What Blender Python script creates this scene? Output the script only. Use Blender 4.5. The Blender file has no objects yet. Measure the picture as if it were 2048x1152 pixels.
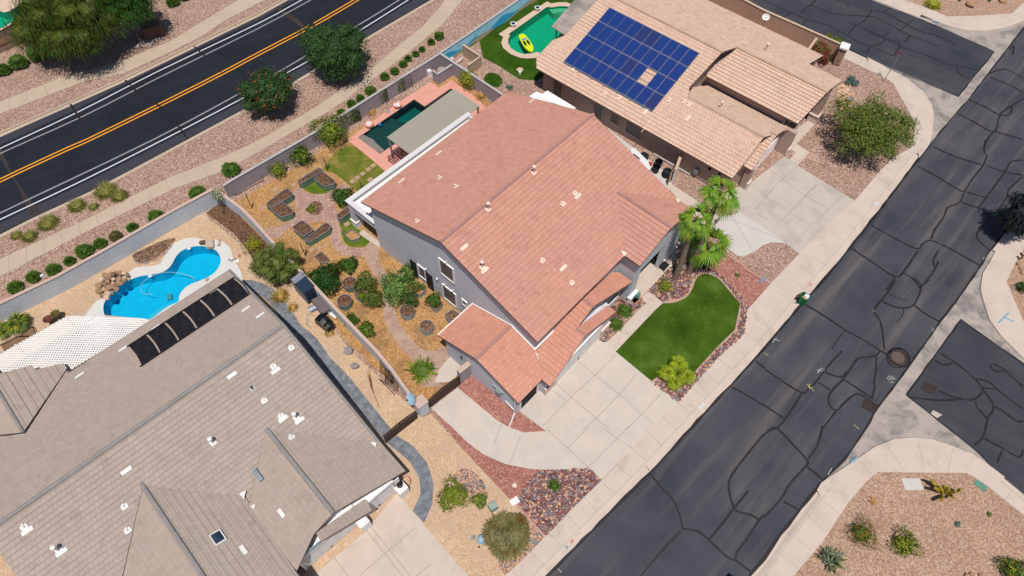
import bpy, bmesh, math, random
from math import sin, cos, pi, radians
from mathutils import Vector, Matrix, geometry
random.seed(7)
S = bpy.context.scene
COL = S.collection
# ---------------------------------------------------------------- camera
W0, H0, F, HC = 2048., 1152., 1404., 49.5
_n = Vector((1003. - 1024, 576 - 1471., -F)).normalized()
TH = math.acos(-_n.z); RR = math.asin(-_n.x / sin(TH))
MR = Matrix.Rotation(TH, 3, 'X') @ Matrix.Rotation(RR, 3, 'Z')
cam = bpy.data.cameras.new('camera'); camo = bpy.data.objects.new('camera', cam); COL.objects.link(camo)
camo.matrix_world = Matrix.Translation((0, 0, HC)) @ MR.to_4x4()
cam.sensor_fit = 'HORIZONTAL'; cam.sensor_width = 36; cam.lens = 36 * F / W0; cam.clip_end = 2000; cam.clip_start = .5
S.camera = camo
# ---------------------------------------------------------------- light
SUN_EL, SUN_AZ = radians(72), radians(-84)      # azimuth of the direction TO the sun, from +X
sd = Vector((cos(SUN_EL) * cos(SUN_AZ), cos(SUN_EL) * sin(SUN_AZ), sin(SUN_EL)))
w = bpy.data.worlds.new('World'); S.world = w; w.use_nodes = True
nt = w.node_tree; bg = nt.nodes['Background']
sky = nt.nodes.new('ShaderNodeTexSky'); sky.sky_type = 'NISHITA'; sky.sun_disc = False
sky.sun_elevation = SUN_EL; sky.sun_rotation = radians(90) - SUN_AZ; sky.air_density = 1; sky.dust_density = .6
nt.links.new(sky.outputs[0], bg.inputs[0]); bg.inputs[1].default_value = .075
sl = bpy.data.lights.new('sun', 'SUN'); sl.energy = 4.6; sl.angle = radians(.53); sl.color = (1, .955, .9)
so = bpy.data.objects.new('sun', sl); COL.objects.link(so); so.rotation_euler = sd.to_track_quat('Z', 'Y').to_euler(); so.location = (0, 0, 80)
S.view_settings.view_transform = 'Standard'; S.view_settings.look = 'None'; S.view_settings.exposure = .14; S.view_settings.gamma = 1
S.render.engine = 'CYCLES'; S.cycles.max_bounces = 6; S.cycles.transparent_max_bounces = 12
# ---------------------------------------------------------------- pixels of the photograph -> points at a given height
C0 = Vector((0, 0, HC))
def ray(x, y): return MR @ Vector(((x - W0 / 2) / F, (H0 / 2 - y) / F, -1))
def P(x, y, z=0.):
    d = ray(x, y); t = (z - HC) / d.z; return C0 + d * t
def PP(pts, z=0.): return [P(x, y, z) for x, y in pts]
def Z(x0, y0, s, *p): return [(x0 + x / s, y0 + y / s) for x, y in p]
def mpp(x, y, z=0.): return (P(x + 5, y, z) - P(x - 5, y, z)).length / 10      # metres per pixel
class Fr:
    def __init__(s, O, ang):
        a = radians(ang); s.O = Vector((O.x, O.y, 0)); s.ang = a
        s.U = Vector((cos(a), sin(a), 0)); s.V = Vector((sin(a), -cos(a), 0))
    def w(s, u, v, z=0.): return s.O + s.U * u + s.V * v + Vector((0, 0, z))
    def at(s, x, y, z): q = P(x, y, z) - s.O; return q.dot(s.U), q.dot(s.V)
    def on(s, x, y, pl):                     # pl: z = c + a u + b v
        c, a, b = pl; d = ray(x, y); o = C0 - s.O
        t = (c + a * o.dot(s.U) + b * o.dot(s.V) - HC) / (d.z - a * d.dot(s.U) - b * d.dot(s.V))
        q = o + d * t; return q.dot(s.U), q.dot(s.V)
    def on_u(s, x, y, u):
        d = ray(x, y); o = C0 - s.O; t = (u - o.dot(s.U)) / d.dot(s.U); q = o + d * t; return q.dot(s.V), q.z
    def on_v(s, x, y, v):
        d = ray(x, y); o = C0 - s.O; t = (v - o.dot(s.V)) / d.dot(s.V); q = o + d * t; return q.dot(s.U), q.z
WF = Fr(Vector((0, 0, 0)), 0)
# ---------------------------------------------------------------- materials
def lin(c): return tuple(((v / 255) / 12.92 if v <= 10 else (((v / 255) + .055) / 1.055) ** 2.4) for v in c)
KEY = 1.62
def A(c, k=KEY): return tuple(min(.9, v / k) for v in lin(c)) + (1,)
MATS = {}
def newmat(name):
    m = bpy.data.materials.new(name); m.use_nodes = True; nt = m.node_tree
    b = nt.nodes['Principled BSDF']; b.inputs['Specular IOR Level'].default_value = .25
    MATS[name] = m; return m, nt, b
def nd(nt, t, **k):
    n = nt.nodes.new('ShaderNode' + t)
    for a, v in k.items():
        if a.startswith('i_'): n.inputs[int(a[2:]) if a[2:].isdigit() else a[2:].replace('_', ' ')].default_value = v
        else: setattr(n, a, v)
    return n
def mix(nt, a, b, fac, mode='MIX'):
    n = nt.nodes.new('ShaderNodeMix'); n.data_type = 'RGBA'; n.blend_type = mode; n.clamp_result = True
    for sock, v in ((n.inputs[0], fac), (n.inputs[6], a), (n.inputs[7], b)):
        if hasattr(v, 'links'): nt.links.new(v, sock)
        else: sock.default_value = v
    return n.outputs[2]
def ramp(nt, src, stops, const=False):
    r = nt.nodes.new('ShaderNodeValToRGB'); nt.links.new(src, r.inputs[0]); cr = r.color_ramp
    if const: cr.interpolation = 'CONSTANT'
    while len(cr.elements) < len(stops): cr.elements.new(.5)
    for e, (p, c) in zip(cr.elements, stops): e.position = p; e.color = c if len(c) == 4 else tuple(c) + (1,)
    return r.outputs[0]
def noise(nt, co, scale, detail=4, rough=.6, dist=0):
    n = nd(nt, 'TexNoise'); n.inputs['Scale'].default_value = scale; n.inputs['Detail'].default_value = detail
    n.inputs['Roughness'].default_value = rough; n.inputs['Distortion'].default_value = dist
    nt.links.new(co, n.inputs['Vector']); return n.outputs[0]
def coords(nt, rot=0, scale=(1, 1, 1), uv=False):
    t = nd(nt, 'TexCoord'); o = t.outputs['UV' if uv else 'Object']
    if rot or scale != (1, 1, 1):
        m = nd(nt, 'Mapping'); m.inputs['Rotation'].default_value = (0, 0, rot); nt.links.new(o, m.inputs[0]); o = m.outputs[0]
        m = nd(nt, 'Mapping'); m.inputs['Scale'].default_value = scale; nt.links.new(o, m.inputs[0]); o = m.outputs[0]
    return o
def bump(nt, b, src, dist=.02, st=.5):
    n = nd(nt, 'Bump'); n.inputs['Strength'].default_value = st; n.inputs['Distance'].default_value = dist
    nt.links.new(src, n.inputs['Height']); nt.links.new(n.outputs[0], b.inputs['Normal'])
def plain(name, c, rough=.8, var=.18, s=1.2, fine=30, metal=0, dark=None, spec=None, k=KEY, grit=.12):
    """base colour with large soft patches and fine grit"""
    m, nt, b = newmat(name); co = coords(nt); base = A(c, k)
    lo = tuple(v * (1 - var) for v in base[:3]) + (1,); hi = tuple(min(.92, v * (1 + var * .7)) for v in base[:3]) + (1,)
    col = ramp(nt, noise(nt, co, s, 5, .65), [(.3, lo), (.7, hi)])
    g = ramp(nt, noise(nt, co, fine, 2, .8), [(.3, (1 - grit * 2,) * 3), (.7, (1,) * 3)])
    col = mix(nt, col, g, 1., 'MULTIPLY')
    if dark:
        d = ramp(nt, noise(nt, co, dark[1], 6, .7, .4), [(dark[2], (0, 0, 0)), (dark[2] + .14, (1, 1, 1))])
        col = mix(nt, A(dark[0], k), col, d)
    nt.links.new(col, b.inputs['Base Color']); b.inputs['Roughness'].default_value = rough; b.inputs['Metallic'].default_value = metal
    if spec is not None: b.inputs['Specular IOR Level'].default_value = spec
    return m
def gravel(name, cols, scale=9, patch=None, bd=.03, big=1.):
    m, nt, b = newmat(name); co = coords(nt)
    v = nd(nt, 'TexVoronoi'); v.inputs['Scale'].default_value = scale; nt.links.new(co, v.inputs['Vector'])
    sx = nd(nt, 'SeparateColor'); nt.links.new(v.outputs['Color'], sx.inputs[0])
    n = len(cols); col = ramp(nt, sx.outputs[0], [(i / n, A(c)) for i, c in enumerate(cols)], True)
    v2 = nd(nt, 'TexVoronoi'); v2.inputs['Scale'].default_value = scale * 2.3; nt.links.new(co, v2.inputs['Vector'])
    s2 = nd(nt, 'SeparateColor'); nt.links.new(v2.outputs['Color'], s2.inputs[0])
    col = mix(nt, col, ramp(nt, s2.outputs[1], [(0, (.76,) * 3), (.5, (.97,) * 3), (1, (1.0,) * 3)]), 1., 'MULTIPLY')
    g = ramp(nt, noise(nt, co, .35, 5, .6), [(.3, (.86, .84, .82)), (.7, (1, 1, 1))])
    col = mix(nt, col, g, 1., 'MULTIPLY')
    if patch:
        for (pc, ps, th) in patch:
            d = ramp(nt, noise(nt, co, ps, 6, .7, .3), [(th, (0, 0, 0)), (th + .12, (1, 1, 1))])
            dm = nd(nt, 'Math', operation='MULTIPLY'); nt.links.new(d, dm.inputs[0]); dm.inputs[1].default_value = .75
            pcol = mix(nt, A(pc), ramp(nt, s2.outputs[0], [(0, (.6,) * 3), (1, (1.,) * 3)]), 1., 'MULTIPLY')
            col = mix(nt, col, pcol, dm.outputs[0])
    nt.links.new(col, b.inputs['Base Color']); b.inputs['Roughness'].default_value = .95
    bump(nt, b, v.outputs['Distance'], bd, .6); return m
def leafm(name, c1, c2, c3=None, s=1.6, trans=.3, k=.92):
    m, nt, b = newmat(name); co = coords(nt)
    stops = [(.32, A(c1, k)), (.6, A(c2, k))] + ([(.75, A(c3, k))] if c3 else [])
    col = ramp(nt, noise(nt, co, s, 4, .7), stops)
    g = ramp(nt, noise(nt, co, 13, 2, .8), [(.3, (.6,) * 3), (.65, (1.,) * 3)]); col = mix(nt, col, g, 1., 'MULTIPLY')
    nt.links.new(col, b.inputs['Base Color']); b.inputs['Roughness'].default_value = .6
    t = nd(nt, 'BsdfTranslucent'); nt.links.new(col, t.inputs[0]); ms = nd(nt, 'MixShader'); ms.inputs[0].default_value = trans
    nt.links.new(b.outputs[0], ms.inputs[1]); nt.links.new(t.outputs[0], ms.inputs[2])
    nt.links.new(ms.outputs[0], nt.nodes['Material Output'].inputs[0]); return m
def tiles(name, c1, c2, joint_shade, wdt=.3, hgt=.38, var=.12):
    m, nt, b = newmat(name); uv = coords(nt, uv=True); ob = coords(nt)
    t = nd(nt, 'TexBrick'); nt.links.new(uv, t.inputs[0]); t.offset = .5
    t.inputs['Color1'].default_value = A(c1, 1.36); t.inputs['Color2'].default_value = A(c2, 1.36); t.inputs['Mortar'].default_value = A(joint_shade, 1.36)  # tile joints drawn darker: shade under the butts is painted into them
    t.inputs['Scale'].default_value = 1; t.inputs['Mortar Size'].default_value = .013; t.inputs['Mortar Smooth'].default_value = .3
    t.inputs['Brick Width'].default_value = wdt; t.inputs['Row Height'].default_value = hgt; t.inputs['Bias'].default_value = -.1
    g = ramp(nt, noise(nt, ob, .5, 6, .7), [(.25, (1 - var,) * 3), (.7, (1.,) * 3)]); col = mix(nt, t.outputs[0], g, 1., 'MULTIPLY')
    g = ramp(nt, noise(nt, ob, 11, 3, .8), [(.3, (.92,) * 3), (.7, (1.,) * 3)]); col = mix(nt, col, g, 1., 'MULTIPLY')
    # odd weathered single tiles
    v = nd(nt, 'TexVoronoi'); v.inputs['Scale'].default_value = 2.6; nt.links.new(uv, v.inputs['Vector'])
    sx = nd(nt, 'SeparateColor'); nt.links.new(v.outputs['Color'], sx.inputs[0])
    col = mix(nt, col, ramp(nt, sx.outputs[0], [(.0, (.9, .89, .88)), (.12, (1, 1, 1))]), 1., 'MULTIPLY')
    nt.links.new(col, b.inputs['Base Color']); b.inputs['Roughness'].default_value = .85
    bump(nt, b, t.outputs['Fac'], -.01, .4); return m
# palette (sunlit colours read from the photograph, divided by the light)
plain('concrete', (222, 203, 188), .9, .07, .45, 22, dark=((204, 186, 172), .5, .34), grit=.03)
plain('concrete_tan', (208, 186, 164), .9, .08, .4, 22, grit=.04)
plain('concrete_drive', (222, 207, 193), .9, .05, .5, 18, dark=((211, 198, 187), .6, .4), grit=.03)
plain('concrete_old', (208, 196, 183), .9, .06, .5, 14, dark=((188, 178, 170), .5, .36), grit=.03)
plain('concrete_white', (218, 210, 202), .9, .05, .5, 22, grit=.03)
plain('gutter_concrete', (188, 176, 166), .9, .15, .6, 12, dark=((140, 132, 128), .5, .38), grit=.06)
plain('stamped_path', (204, 172, 152), .85, .15, 1.3, 16, dark=((176, 140, 124), 1.1, .4))
plain('grey_path', (148, 152, 158), .8, .25, 1.6, 12, dark=((112, 116, 124), 2, .42))
plain('pool_deck_white', (228, 226, 220), .85, .04, .6, 25, grit=.03)
plain('pool_deck_pink', (240, 172, 154), .85, .06, .8, 25, dark=((222, 150, 132), .6, .3), grit=.04)
plain('coping_tan', (230, 200, 176), .85, .08, 2, 20, grit=.05)
plain('border_pink', (206, 168, 150), .9, .08, 2, 20, grit=.05)
gravel('gravel_pink', [(166, 130, 114), (206, 172, 152), (184, 146, 128), (196, 162, 144), (222, 196, 178), (154, 118, 104), (190, 154, 136)], 11)
gravel('gravel_corner', [(176, 138, 116), (212, 176, 150), (190, 151, 128), (202, 165, 141), (222, 192, 168), (178, 142, 120)], 13)
gravel('gravel_beige', [(222, 184, 146), (238, 208, 174), (230, 196, 158), (236, 204, 170), (214, 176, 138)], 12, patch=[((228, 194, 168), .5, .48)])
gravel('gravel_red', [(172, 110, 98), (200, 138, 124), (186, 122, 108), (214, 162, 146), (164, 108, 98), (196, 136, 120)], 12)
gravel('gravel_tan', [(170, 128, 100), (216, 170, 136), (190, 146, 116), (226, 188, 156), (150, 110, 88)], 8)
gravel('mulch', [(196, 144, 88), (218, 170, 112), (206, 156, 98), (184, 130, 80), (226, 184, 130)], 11, patch=[((170, 130, 92), .5, .5), ((200, 166, 124), .33, .55)])
gravel('mulch_brown', [(120, 92, 74), (150, 118, 96), (108, 82, 68), (160, 128, 100)], 7)
gravel('rock_bed', [(112, 76, 74), (166, 126, 112), (96, 84, 88), (190, 150, 130), (140, 96, 90), (150, 146, 148), (206, 160, 126), (120, 88, 84)], 3.6, bd=.12)
gravel('soil', [(104, 74, 56), (136, 100, 76), (88, 62, 50), (150, 114, 84)], 14)
gravel('desert', [(176, 140, 110), (200, 166, 136), (160, 126, 100)], 2)
def lawn(name, c1, c2, c3, s=.5, th=.5):
    m, nt, b = newmat(name); co = coords(nt)
    col = ramp(nt, noise(nt, co, s, 5, .6), [(.3, A(c1)), (.5, A(c2)), (.72, A(c3))])
    n2 = noise(nt, co, 16, 3, .9); g = ramp(nt, n2, [(.3, (.6,) * 3), (.65, (1.,) * 3)]); col = mix(nt, col, g, 1., 'MULTIPLY')
    nt.links.new(col, b.inputs['Base Color']); b.inputs['Roughness'].default_value = .95; b.inputs['Specular IOR Level'].default_value = .1
    bump(nt, b, n2, .05, .8); return m
lawn('turf', (56, 82, 14), (76, 108, 26), (112, 140, 56), .3)
lawn('turf_dark', (46, 78, 8), (64, 98, 18), (84, 116, 36), .6)
lawn('turf_patchy', (96, 120, 36), (130, 136, 52), (186, 158, 92), .9)
lawn('turf_patch_green', (84, 118, 26), (110, 134, 40), (150, 146, 60), 1.4)
def asphalt(name, c1, c2, ang, streak=.5, sp=(.04, .9), wear=(112, 102, 100)):
    m, nt, b = newmat(name); co = coords(nt)
    col = ramp(nt, noise(nt, co, .22, 5, .6), [(.3, A(c1)), (.7, A(c2))])
    st = noise(nt, coords(nt, -ang, (sp[0], sp[1], 1)), 1, 5, .6)
    col = mix(nt, col, A(wear), ramp(nt, st, [(.5, (0, 0, 0)), (.8, (streak,) * 3)]))
    g = ramp(nt, noise(nt, co, 22, 2, .9), [(.3, (.72,) * 3), (.7, (1,) * 3)]); col = mix(nt, col, g, 1., 'MULTIPLY')
    nt.links.new(col, b.inputs['Base Color']); b.inputs['Roughness'].default_value = .8; return m
asphalt('asphalt_street', (62, 64, 75), (88, 88, 95), radians(47), .9, (.05, .7), (128, 118, 112))
asphalt('asphalt_side', (58, 60, 70), (80, 80, 87), radians(-32), .3)
asphalt('asphalt_road', (22, 26, 40), (38, 42, 54), radians(26), .35, (.02, 1.1), (66, 66, 74))
plain('asphalt_shoulder', (66, 67, 76), .85, .12, .6, 22)
plain('asphalt_patch', (68, 58, 54), .9, .12, .7, 20)
plain('sealant', (44, 38, 40), .55, .12, 1, 10)
plain('paint_white', (226, 226, 232), .6, .06, 3, 20, k=1.3)
plain('paint_buffer', (166, 164, 164), .7, .1, 3, 20)
plain('paint_yellow', (250, 166, 30), .6, .06, 3, 20, k=1.25)
plain('chalk_white', (222, 218, 212), .9); plain('chalk_red', (236, 110, 104), .9); plain('chalk_blue', (130, 190, 214), .9); plain('chalk_yellow', (206, 200, 120), .9)
plain('joint', (168, 152, 140), .95)
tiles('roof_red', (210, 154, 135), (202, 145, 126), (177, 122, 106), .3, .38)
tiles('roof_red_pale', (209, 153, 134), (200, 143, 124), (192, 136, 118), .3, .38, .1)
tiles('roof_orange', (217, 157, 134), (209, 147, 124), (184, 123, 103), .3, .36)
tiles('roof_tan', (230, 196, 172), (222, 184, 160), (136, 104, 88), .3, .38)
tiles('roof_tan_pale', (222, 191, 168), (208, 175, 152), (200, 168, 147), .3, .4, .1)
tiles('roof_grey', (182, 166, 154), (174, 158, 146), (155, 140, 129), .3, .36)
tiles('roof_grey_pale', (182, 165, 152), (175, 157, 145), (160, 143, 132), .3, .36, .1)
plain('ridge_red', (198, 150, 142), .85, .12); plain('ridge_tan', (214, 184, 162), .85); plain('ridge_grey', (166, 160, 156), .85, .14)
plain('stucco_grey', (166, 166, 171), .95, .08, .7, 12, k=.76, grit=.06)
plain('stucco_light', (188, 184, 182), .95, .05, .7, 12, k=.9, grit=.03)
plain('stucco_tan', (158, 134, 124), .95, .06, .7, 12, k=.9, grit=.03)
plain('stucco_grey_house', (206, 204, 204), .95, .05, .7, 12, k=.95, grit=.03)
plain('trim_white', (240, 232, 228), .7, .04, 2, 20, k=1.25, grit=.02)
plain('trim_pink', (232, 206, 190), .8, .05, 2, 20, k=1.2)
plain('fascia_brown', (120, 92, 82), .8, .1, k=1.2)
plain('vent_white', (240, 236, 230), .6, .04, 3, 30, k=1.45, grit=.03); plain('coping_white', (224, 220, 220), .7, .05, 1, 20, k=1.45, grit=.03); plain('vent_cream', (250, 220, 200), .6, .04, 3, 30, k=1.35)
plain('metal_dark', (34, 32, 34), .6, .2, k=1.2); plain('screen_dark', (52, 52, 56), .5, .1, k=1.2)
plain('window_shade', (104, 96, 92), .5, .1, 3, 60, k=1.1)
plain('glass_dark', (26, 26, 34), .15, .1, k=1.2, spec=.6)
plain('interior_dark', (40, 38, 44), .9, k=1.2)
plain('garage_door', (190, 186, 182), .7, .03, 1, 20, k=.9, grit=.02)
plain('garage_door_pink', (214, 196, 190), .7, .03, 1, 20, k=.9, grit=.02)
plain('gate_brown', (78, 58, 52), .7, .1, k=1.2)
def blockwall(name, c1, c2, mort, bw=.4, bh=.2):
    m, nt, b = newmat(name); uv = coords(nt, uv=True); t = nd(nt, 'TexBrick'); nt.links.new(uv, t.inputs[0])
    t.inputs['Color1'].default_value = A(c1, .82); t.inputs['Color2'].default_value = A(c2, .82); t.inputs['Mortar'].default_value = A(mort, .82)
    t.inputs['Scale'].default_value = 1; t.inputs['Mortar Size'].default_value = .012; t.inputs['Brick Width'].default_value = bw; t.inputs['Row Height'].default_value = bh
    g = ramp(nt, noise(nt, coords(nt), .8, 5, .7), [(.3, (.9,) * 3), (.7, (1,) * 3)]); col = mix(nt, t.outputs[0], g, 1., 'MULTIPLY')
    nt.links.new(col, b.inputs['Base Color']); b.inputs['Roughness'].default_value = .95; bump(nt, b, t.outputs['Fac'], -.01, .4); return m
blockwall('wall_blue', (176, 182, 188), (168, 174, 180), (146, 152, 160))
blockwall('wall_grey', (140, 132, 136), (132, 124, 128), (116, 108, 112))
blockwall('wall_tan', (172, 138, 118), (162, 130, 110), (138, 108, 92))
blockwall('stone_veneer', (120, 96, 84), (176, 146, 124), (70, 54, 50), .35, .16)
blockwall('wall_rock', (112, 92, 82), (142, 118, 104), (76, 60, 56), .5, .25)
plain('cap_grey', (202, 196, 194), .9, .05); plain('cap_pink', (226, 196, 180), .9, .06); plain('cap_tan', (226, 196, 168), .9, .06)
plain('mural_sky', (150, 204, 236), .8, .08, 1.5, k=.85); plain('mural_sea', (50, 156, 192), .8, .12, 2, k=.8); plain('mural_sand', (176, 152, 118), .8, .1, k=.8); plain('mural_green', (50, 100, 76), .8, .2, k=.8)
leafm('leaf_bush', (54, 84, 26), (90, 120, 42)); leafm('leaf_bush_dry', (84, 76, 46), (112, 96, 62))
leafm('leaf_dark', (32, 58, 26), (56, 88, 40)); leafm('leaf_mesq', (50, 64, 16), (86, 94, 30), (112, 108, 44)); leafm('leaf_deep', (26, 60, 16), (48, 92, 26))
leafm('leaf_lime', (96, 112, 20), (150, 158, 42)); leafm('leaf_mid', (60, 88, 26), (96, 122, 42)); leafm('leaf_light', (84, 126, 60), (134, 166, 92), (176, 190, 140))
leafm('leaf_olive', (78, 88, 36), (112, 118, 54)); leafm('leaf_tree4', (84, 98, 34), (120, 128, 56), (150, 146, 84)); leafm('leaf_rust', (110, 74, 30), (146, 96, 44)); leafm('leaf_olive_fine', (100, 100, 60), (138, 132, 86))
leafm('leaf_palm', (74, 116, 24), (116, 158, 46), (150, 184, 80), s=2.5); leafm('leaf_sago', (96, 120, 16), (170, 184, 40)); leafm('leaf_grass', (92, 92, 34), (136, 132, 62), (164, 152, 92)); leafm('leaf_agave', (96, 110, 88), (150, 158, 128)); leafm('leaf_yellowgreen', (130, 130, 30), (170, 164, 50))
leafm('leaf_blue', (70, 100, 92), (104, 134, 120)); leafm('petal_orange', (224, 110, 30), (240, 140, 60), k=1.2); leafm('petal_red', (176, 24, 50), (206, 50, 84), k=1.2); leafm('petal_rust', (140, 64, 36), (176, 90, 56)); leafm('petal_pale', (200, 200, 160), (226, 220, 190))
leafm('cactus', (120, 120, 40), (190, 160, 50)); leafm('dead_frond', (50, 34, 26), (96, 70, 52), trans=.05, k=1.5); leafm('straw', (170, 130, 70), (206, 164, 100))
leafm('leaf_shade', (16, 22, 26), (28, 36, 40), trans=.1)  # near-black: tree shadow put into the leaf colour
plain('bark', (120, 104, 92), .95, .3, 4, 20); plain('bark_pale', (168, 150, 128), .95, .25, 5, 30); plain('palm_trunk', (140, 120, 104), .95, .3, 6, 25)
plain('galv', (176, 190, 190), .5, .1, 3, 30, metal=.2); plain('bed_green', (110, 140, 118), .6, .08, 3, 30, k=1.3); plain('bed_rim', (150, 146, 160), .6)
plain('boulder', (196, 156, 122), .9, .25, 3, 14); plain('boulder_grey', (176, 166, 166), .9, .25, 4, 14); plain('boulder_brown', (130, 92, 78), .9, .3, 4, 14)
plain('bin_green', (24, 118, 66), .45, .1, k=1.2); plain('black_plastic', (22, 22, 26), .4, .2, k=1.1); plain('bag_white', (236, 238, 246), .5, k=1.4); plain('box_card', (220, 170, 100), .8)
plain('shed_blue', (44, 62, 84), .4, .1, k=1.4); plain('shed_grey', (130, 130, 142), .6, .06, k=1.1); plain('deck_box', (110, 98, 96), .6, .08, k=1.2)
plain('dish_blue', (160, 192, 208), .5, .05, k=1.4); plain('utility_green', (150, 172, 156), .6, .08, k=1.3); plain('rust', (130, 96, 80), .8, .3, 4); plain('teal_lid', (110, 160, 140), .7)
plain('board_yellow', (214, 236, 20), .4, .04, k=1.3); plain('tyre', (36, 36, 40), .8, .1, k=1.2); plain('red_plastic', (210, 70, 56), .5); plain('blue_plastic', (20, 130, 220), .4, k=1.3)
plain('pipe_white', (232, 230, 230), .5, .03, k=1.3); plain('hose_blue', (110, 140, 190), .6); plain('hose_red', (200, 120, 100), .6); plain('bowl_brown', (120, 70, 60), .4, .1); plain('bowl_gold', (110, 96, 50), .4, .1); plain('bin_maroon', (96, 44, 52), .7)
plain('sign_red', (150, 84, 84), .6); plain('iron', (30, 26, 26), .6, k=1.2); plain('manhole', (112, 96, 90), .7, .2, 5, 40); plain('shade_net', (150, 118, 92), .9, .1)
plain('paver', (206, 168, 144), .9, .1, 3, 20); plain('paver_edge', (176, 140, 122), .9)
def pavers():
    m, nt, b = newmat('pavers'); co = coords(nt, radians(-52)); t = nd(nt, 'TexBrick'); nt.links.new(co, t.inputs[0])
    t.inputs['Color1'].default_value = A((212, 176, 158)); t.inputs['Color2'].default_value = A((188, 148, 134)); t.inputs['Mortar'].default_value = A((150, 116, 104))
    t.inputs['Scale'].default_value = 1; t.inputs['Mortar Size'].default_value = .018; t.inputs['Brick Width'].default_value = .42; t.inputs['Row Height'].default_value = .3
    g = ramp(nt, noise(nt, coords(nt), 1.2, 5, .7), [(.3, (.85,) * 3), (.7, (1,) * 3)]); nt.links.new(mix(nt, t.outputs[0], g, 1., 'MULTIPLY'), b.inputs['Base Color']); b.inputs['Roughness'].default_value = .9
pavers()
def waterm(name, tint, gl=.06):
    m, nt, b = newmat(name); nt.nodes.remove(b); co = coords(nt)
    tr = nd(nt, 'BsdfTransparent'); tr.inputs[0].default_value = tuple(tint) + (1,)
    g = nd(nt, 'BsdfGlossy'); g.inputs[1].default_value = .05; g.inputs[0].default_value = (.9, .95, 1, 1)
    bu = nd(nt, 'Bump'); bu.inputs['Strength'].default_value = .15; bu.inputs['Distance'].default_value = .03; nt.links.new(noise(nt, co, 3, 3), bu.inputs['Height']); nt.links.new(bu.outputs[0], g.inputs['Normal'])
    f = nd(nt, 'Fresnel'); f.inputs[0].default_value = 1.33; ms = nd(nt, 'MixShader'); nt.links.new(f.outputs[0], ms.inputs[0])
    nt.links.new(tr.outputs[0], ms.inputs[1]); nt.links.new(g.outputs[0], ms.inputs[2]); nt.links.new(ms.outputs[0], nt.nodes['Material Output'].inputs[0]); return m
waterm('water_blue', (.4, .9, .97)); waterm('water_green', (.45, .9, .78)); waterm('water_dark', (.4, .72, .68))
plain('basin_blue', (24, 180, 210), .8, .1, 1.6, 9, k=1.15, grit=.04); plain('basin_step', (130, 196, 216), .8, .04, k=1.2); plain('basin_green', (20, 158, 132), .8, .08, .5, 20, k=1.1, grit=.05); plain('basin_step_green', (150, 186, 160), .8, .06, k=1.2)
plain('basin_dark', (62, 78, 80), .8, .15, .8, 12, k=1.1); plain('basin_teal', (10, 106, 98), .8, .25, .7, 12, k=1.); plain('basin_edge', (58, 56, 58), .8); plain('beach_grey', (150, 142, 134), .8, .15, 2, 14); plain('stone_dark', (70, 58, 58), .7)
def panelm(name, c1, c2):
    m, nt, b = newmat(name); uv = coords(nt, uv=True); t = nd(nt, 'TexBrick'); nt.links.new(uv, t.inputs[0]); t.offset = 0
    t.inputs['Color1'].default_value = A(c1, 1.3); t.inputs['Color2'].default_value = A(c2, 1.3); t.inputs['Mortar'].default_value = A((54, 78, 140), 1.3)
    t.inputs['Scale'].default_value = 1; t.inputs['Mortar Size'].default_value = .012; t.inputs['Brick Width'].default_value = 1 / 6; t.inputs['Row Height'].default_value = 1 / 10
    nt.links.new(t.outputs[0], b.inputs['Base Color']); b.inputs['Roughness'].default_value = .55; b.inputs['Specular IOR Level'].default_value = .06; return m
panelm('solar_blue', (2, 42, 112), (2, 34, 98)); panelm('solar_purple', (38, 34, 84), (28, 28, 70)); plain('alu', (140, 144, 162), .4, .05, k=1.4)
def matm():
    m, nt, b = newmat('pool_mat'); uv = coords(nt, uv=True); t = nd(nt, 'TexBrick'); nt.links.new(uv, t.inputs[0]); t.offset = 0
    t.inputs['Color1'].default_value = A((26, 24, 30)); t.inputs['Color2'].default_value = A((20, 19, 24)); t.inputs['Mortar'].default_value = A((70, 60, 60))
    t.inputs['Scale'].default_value = 1; t.inputs['Mortar Size'].default_value = .03; t.inputs['Brick Width'].default_value = 1 / 7; t.inputs['Row Height'].default_value = 1 / 7; t.inputs['Mortar Smooth'].default_value = 1
    n = ramp(nt, noise(nt, uv, 3, 3), [(.4, (0, 0, 0)), (.65, (1, 1, 1))])
    nt.links.new(mix(nt, A((24, 22, 28)), t.outputs[0], n), b.inputs['Base Color']); b.inputs['Roughness'].default_value = .5
matm()
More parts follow.
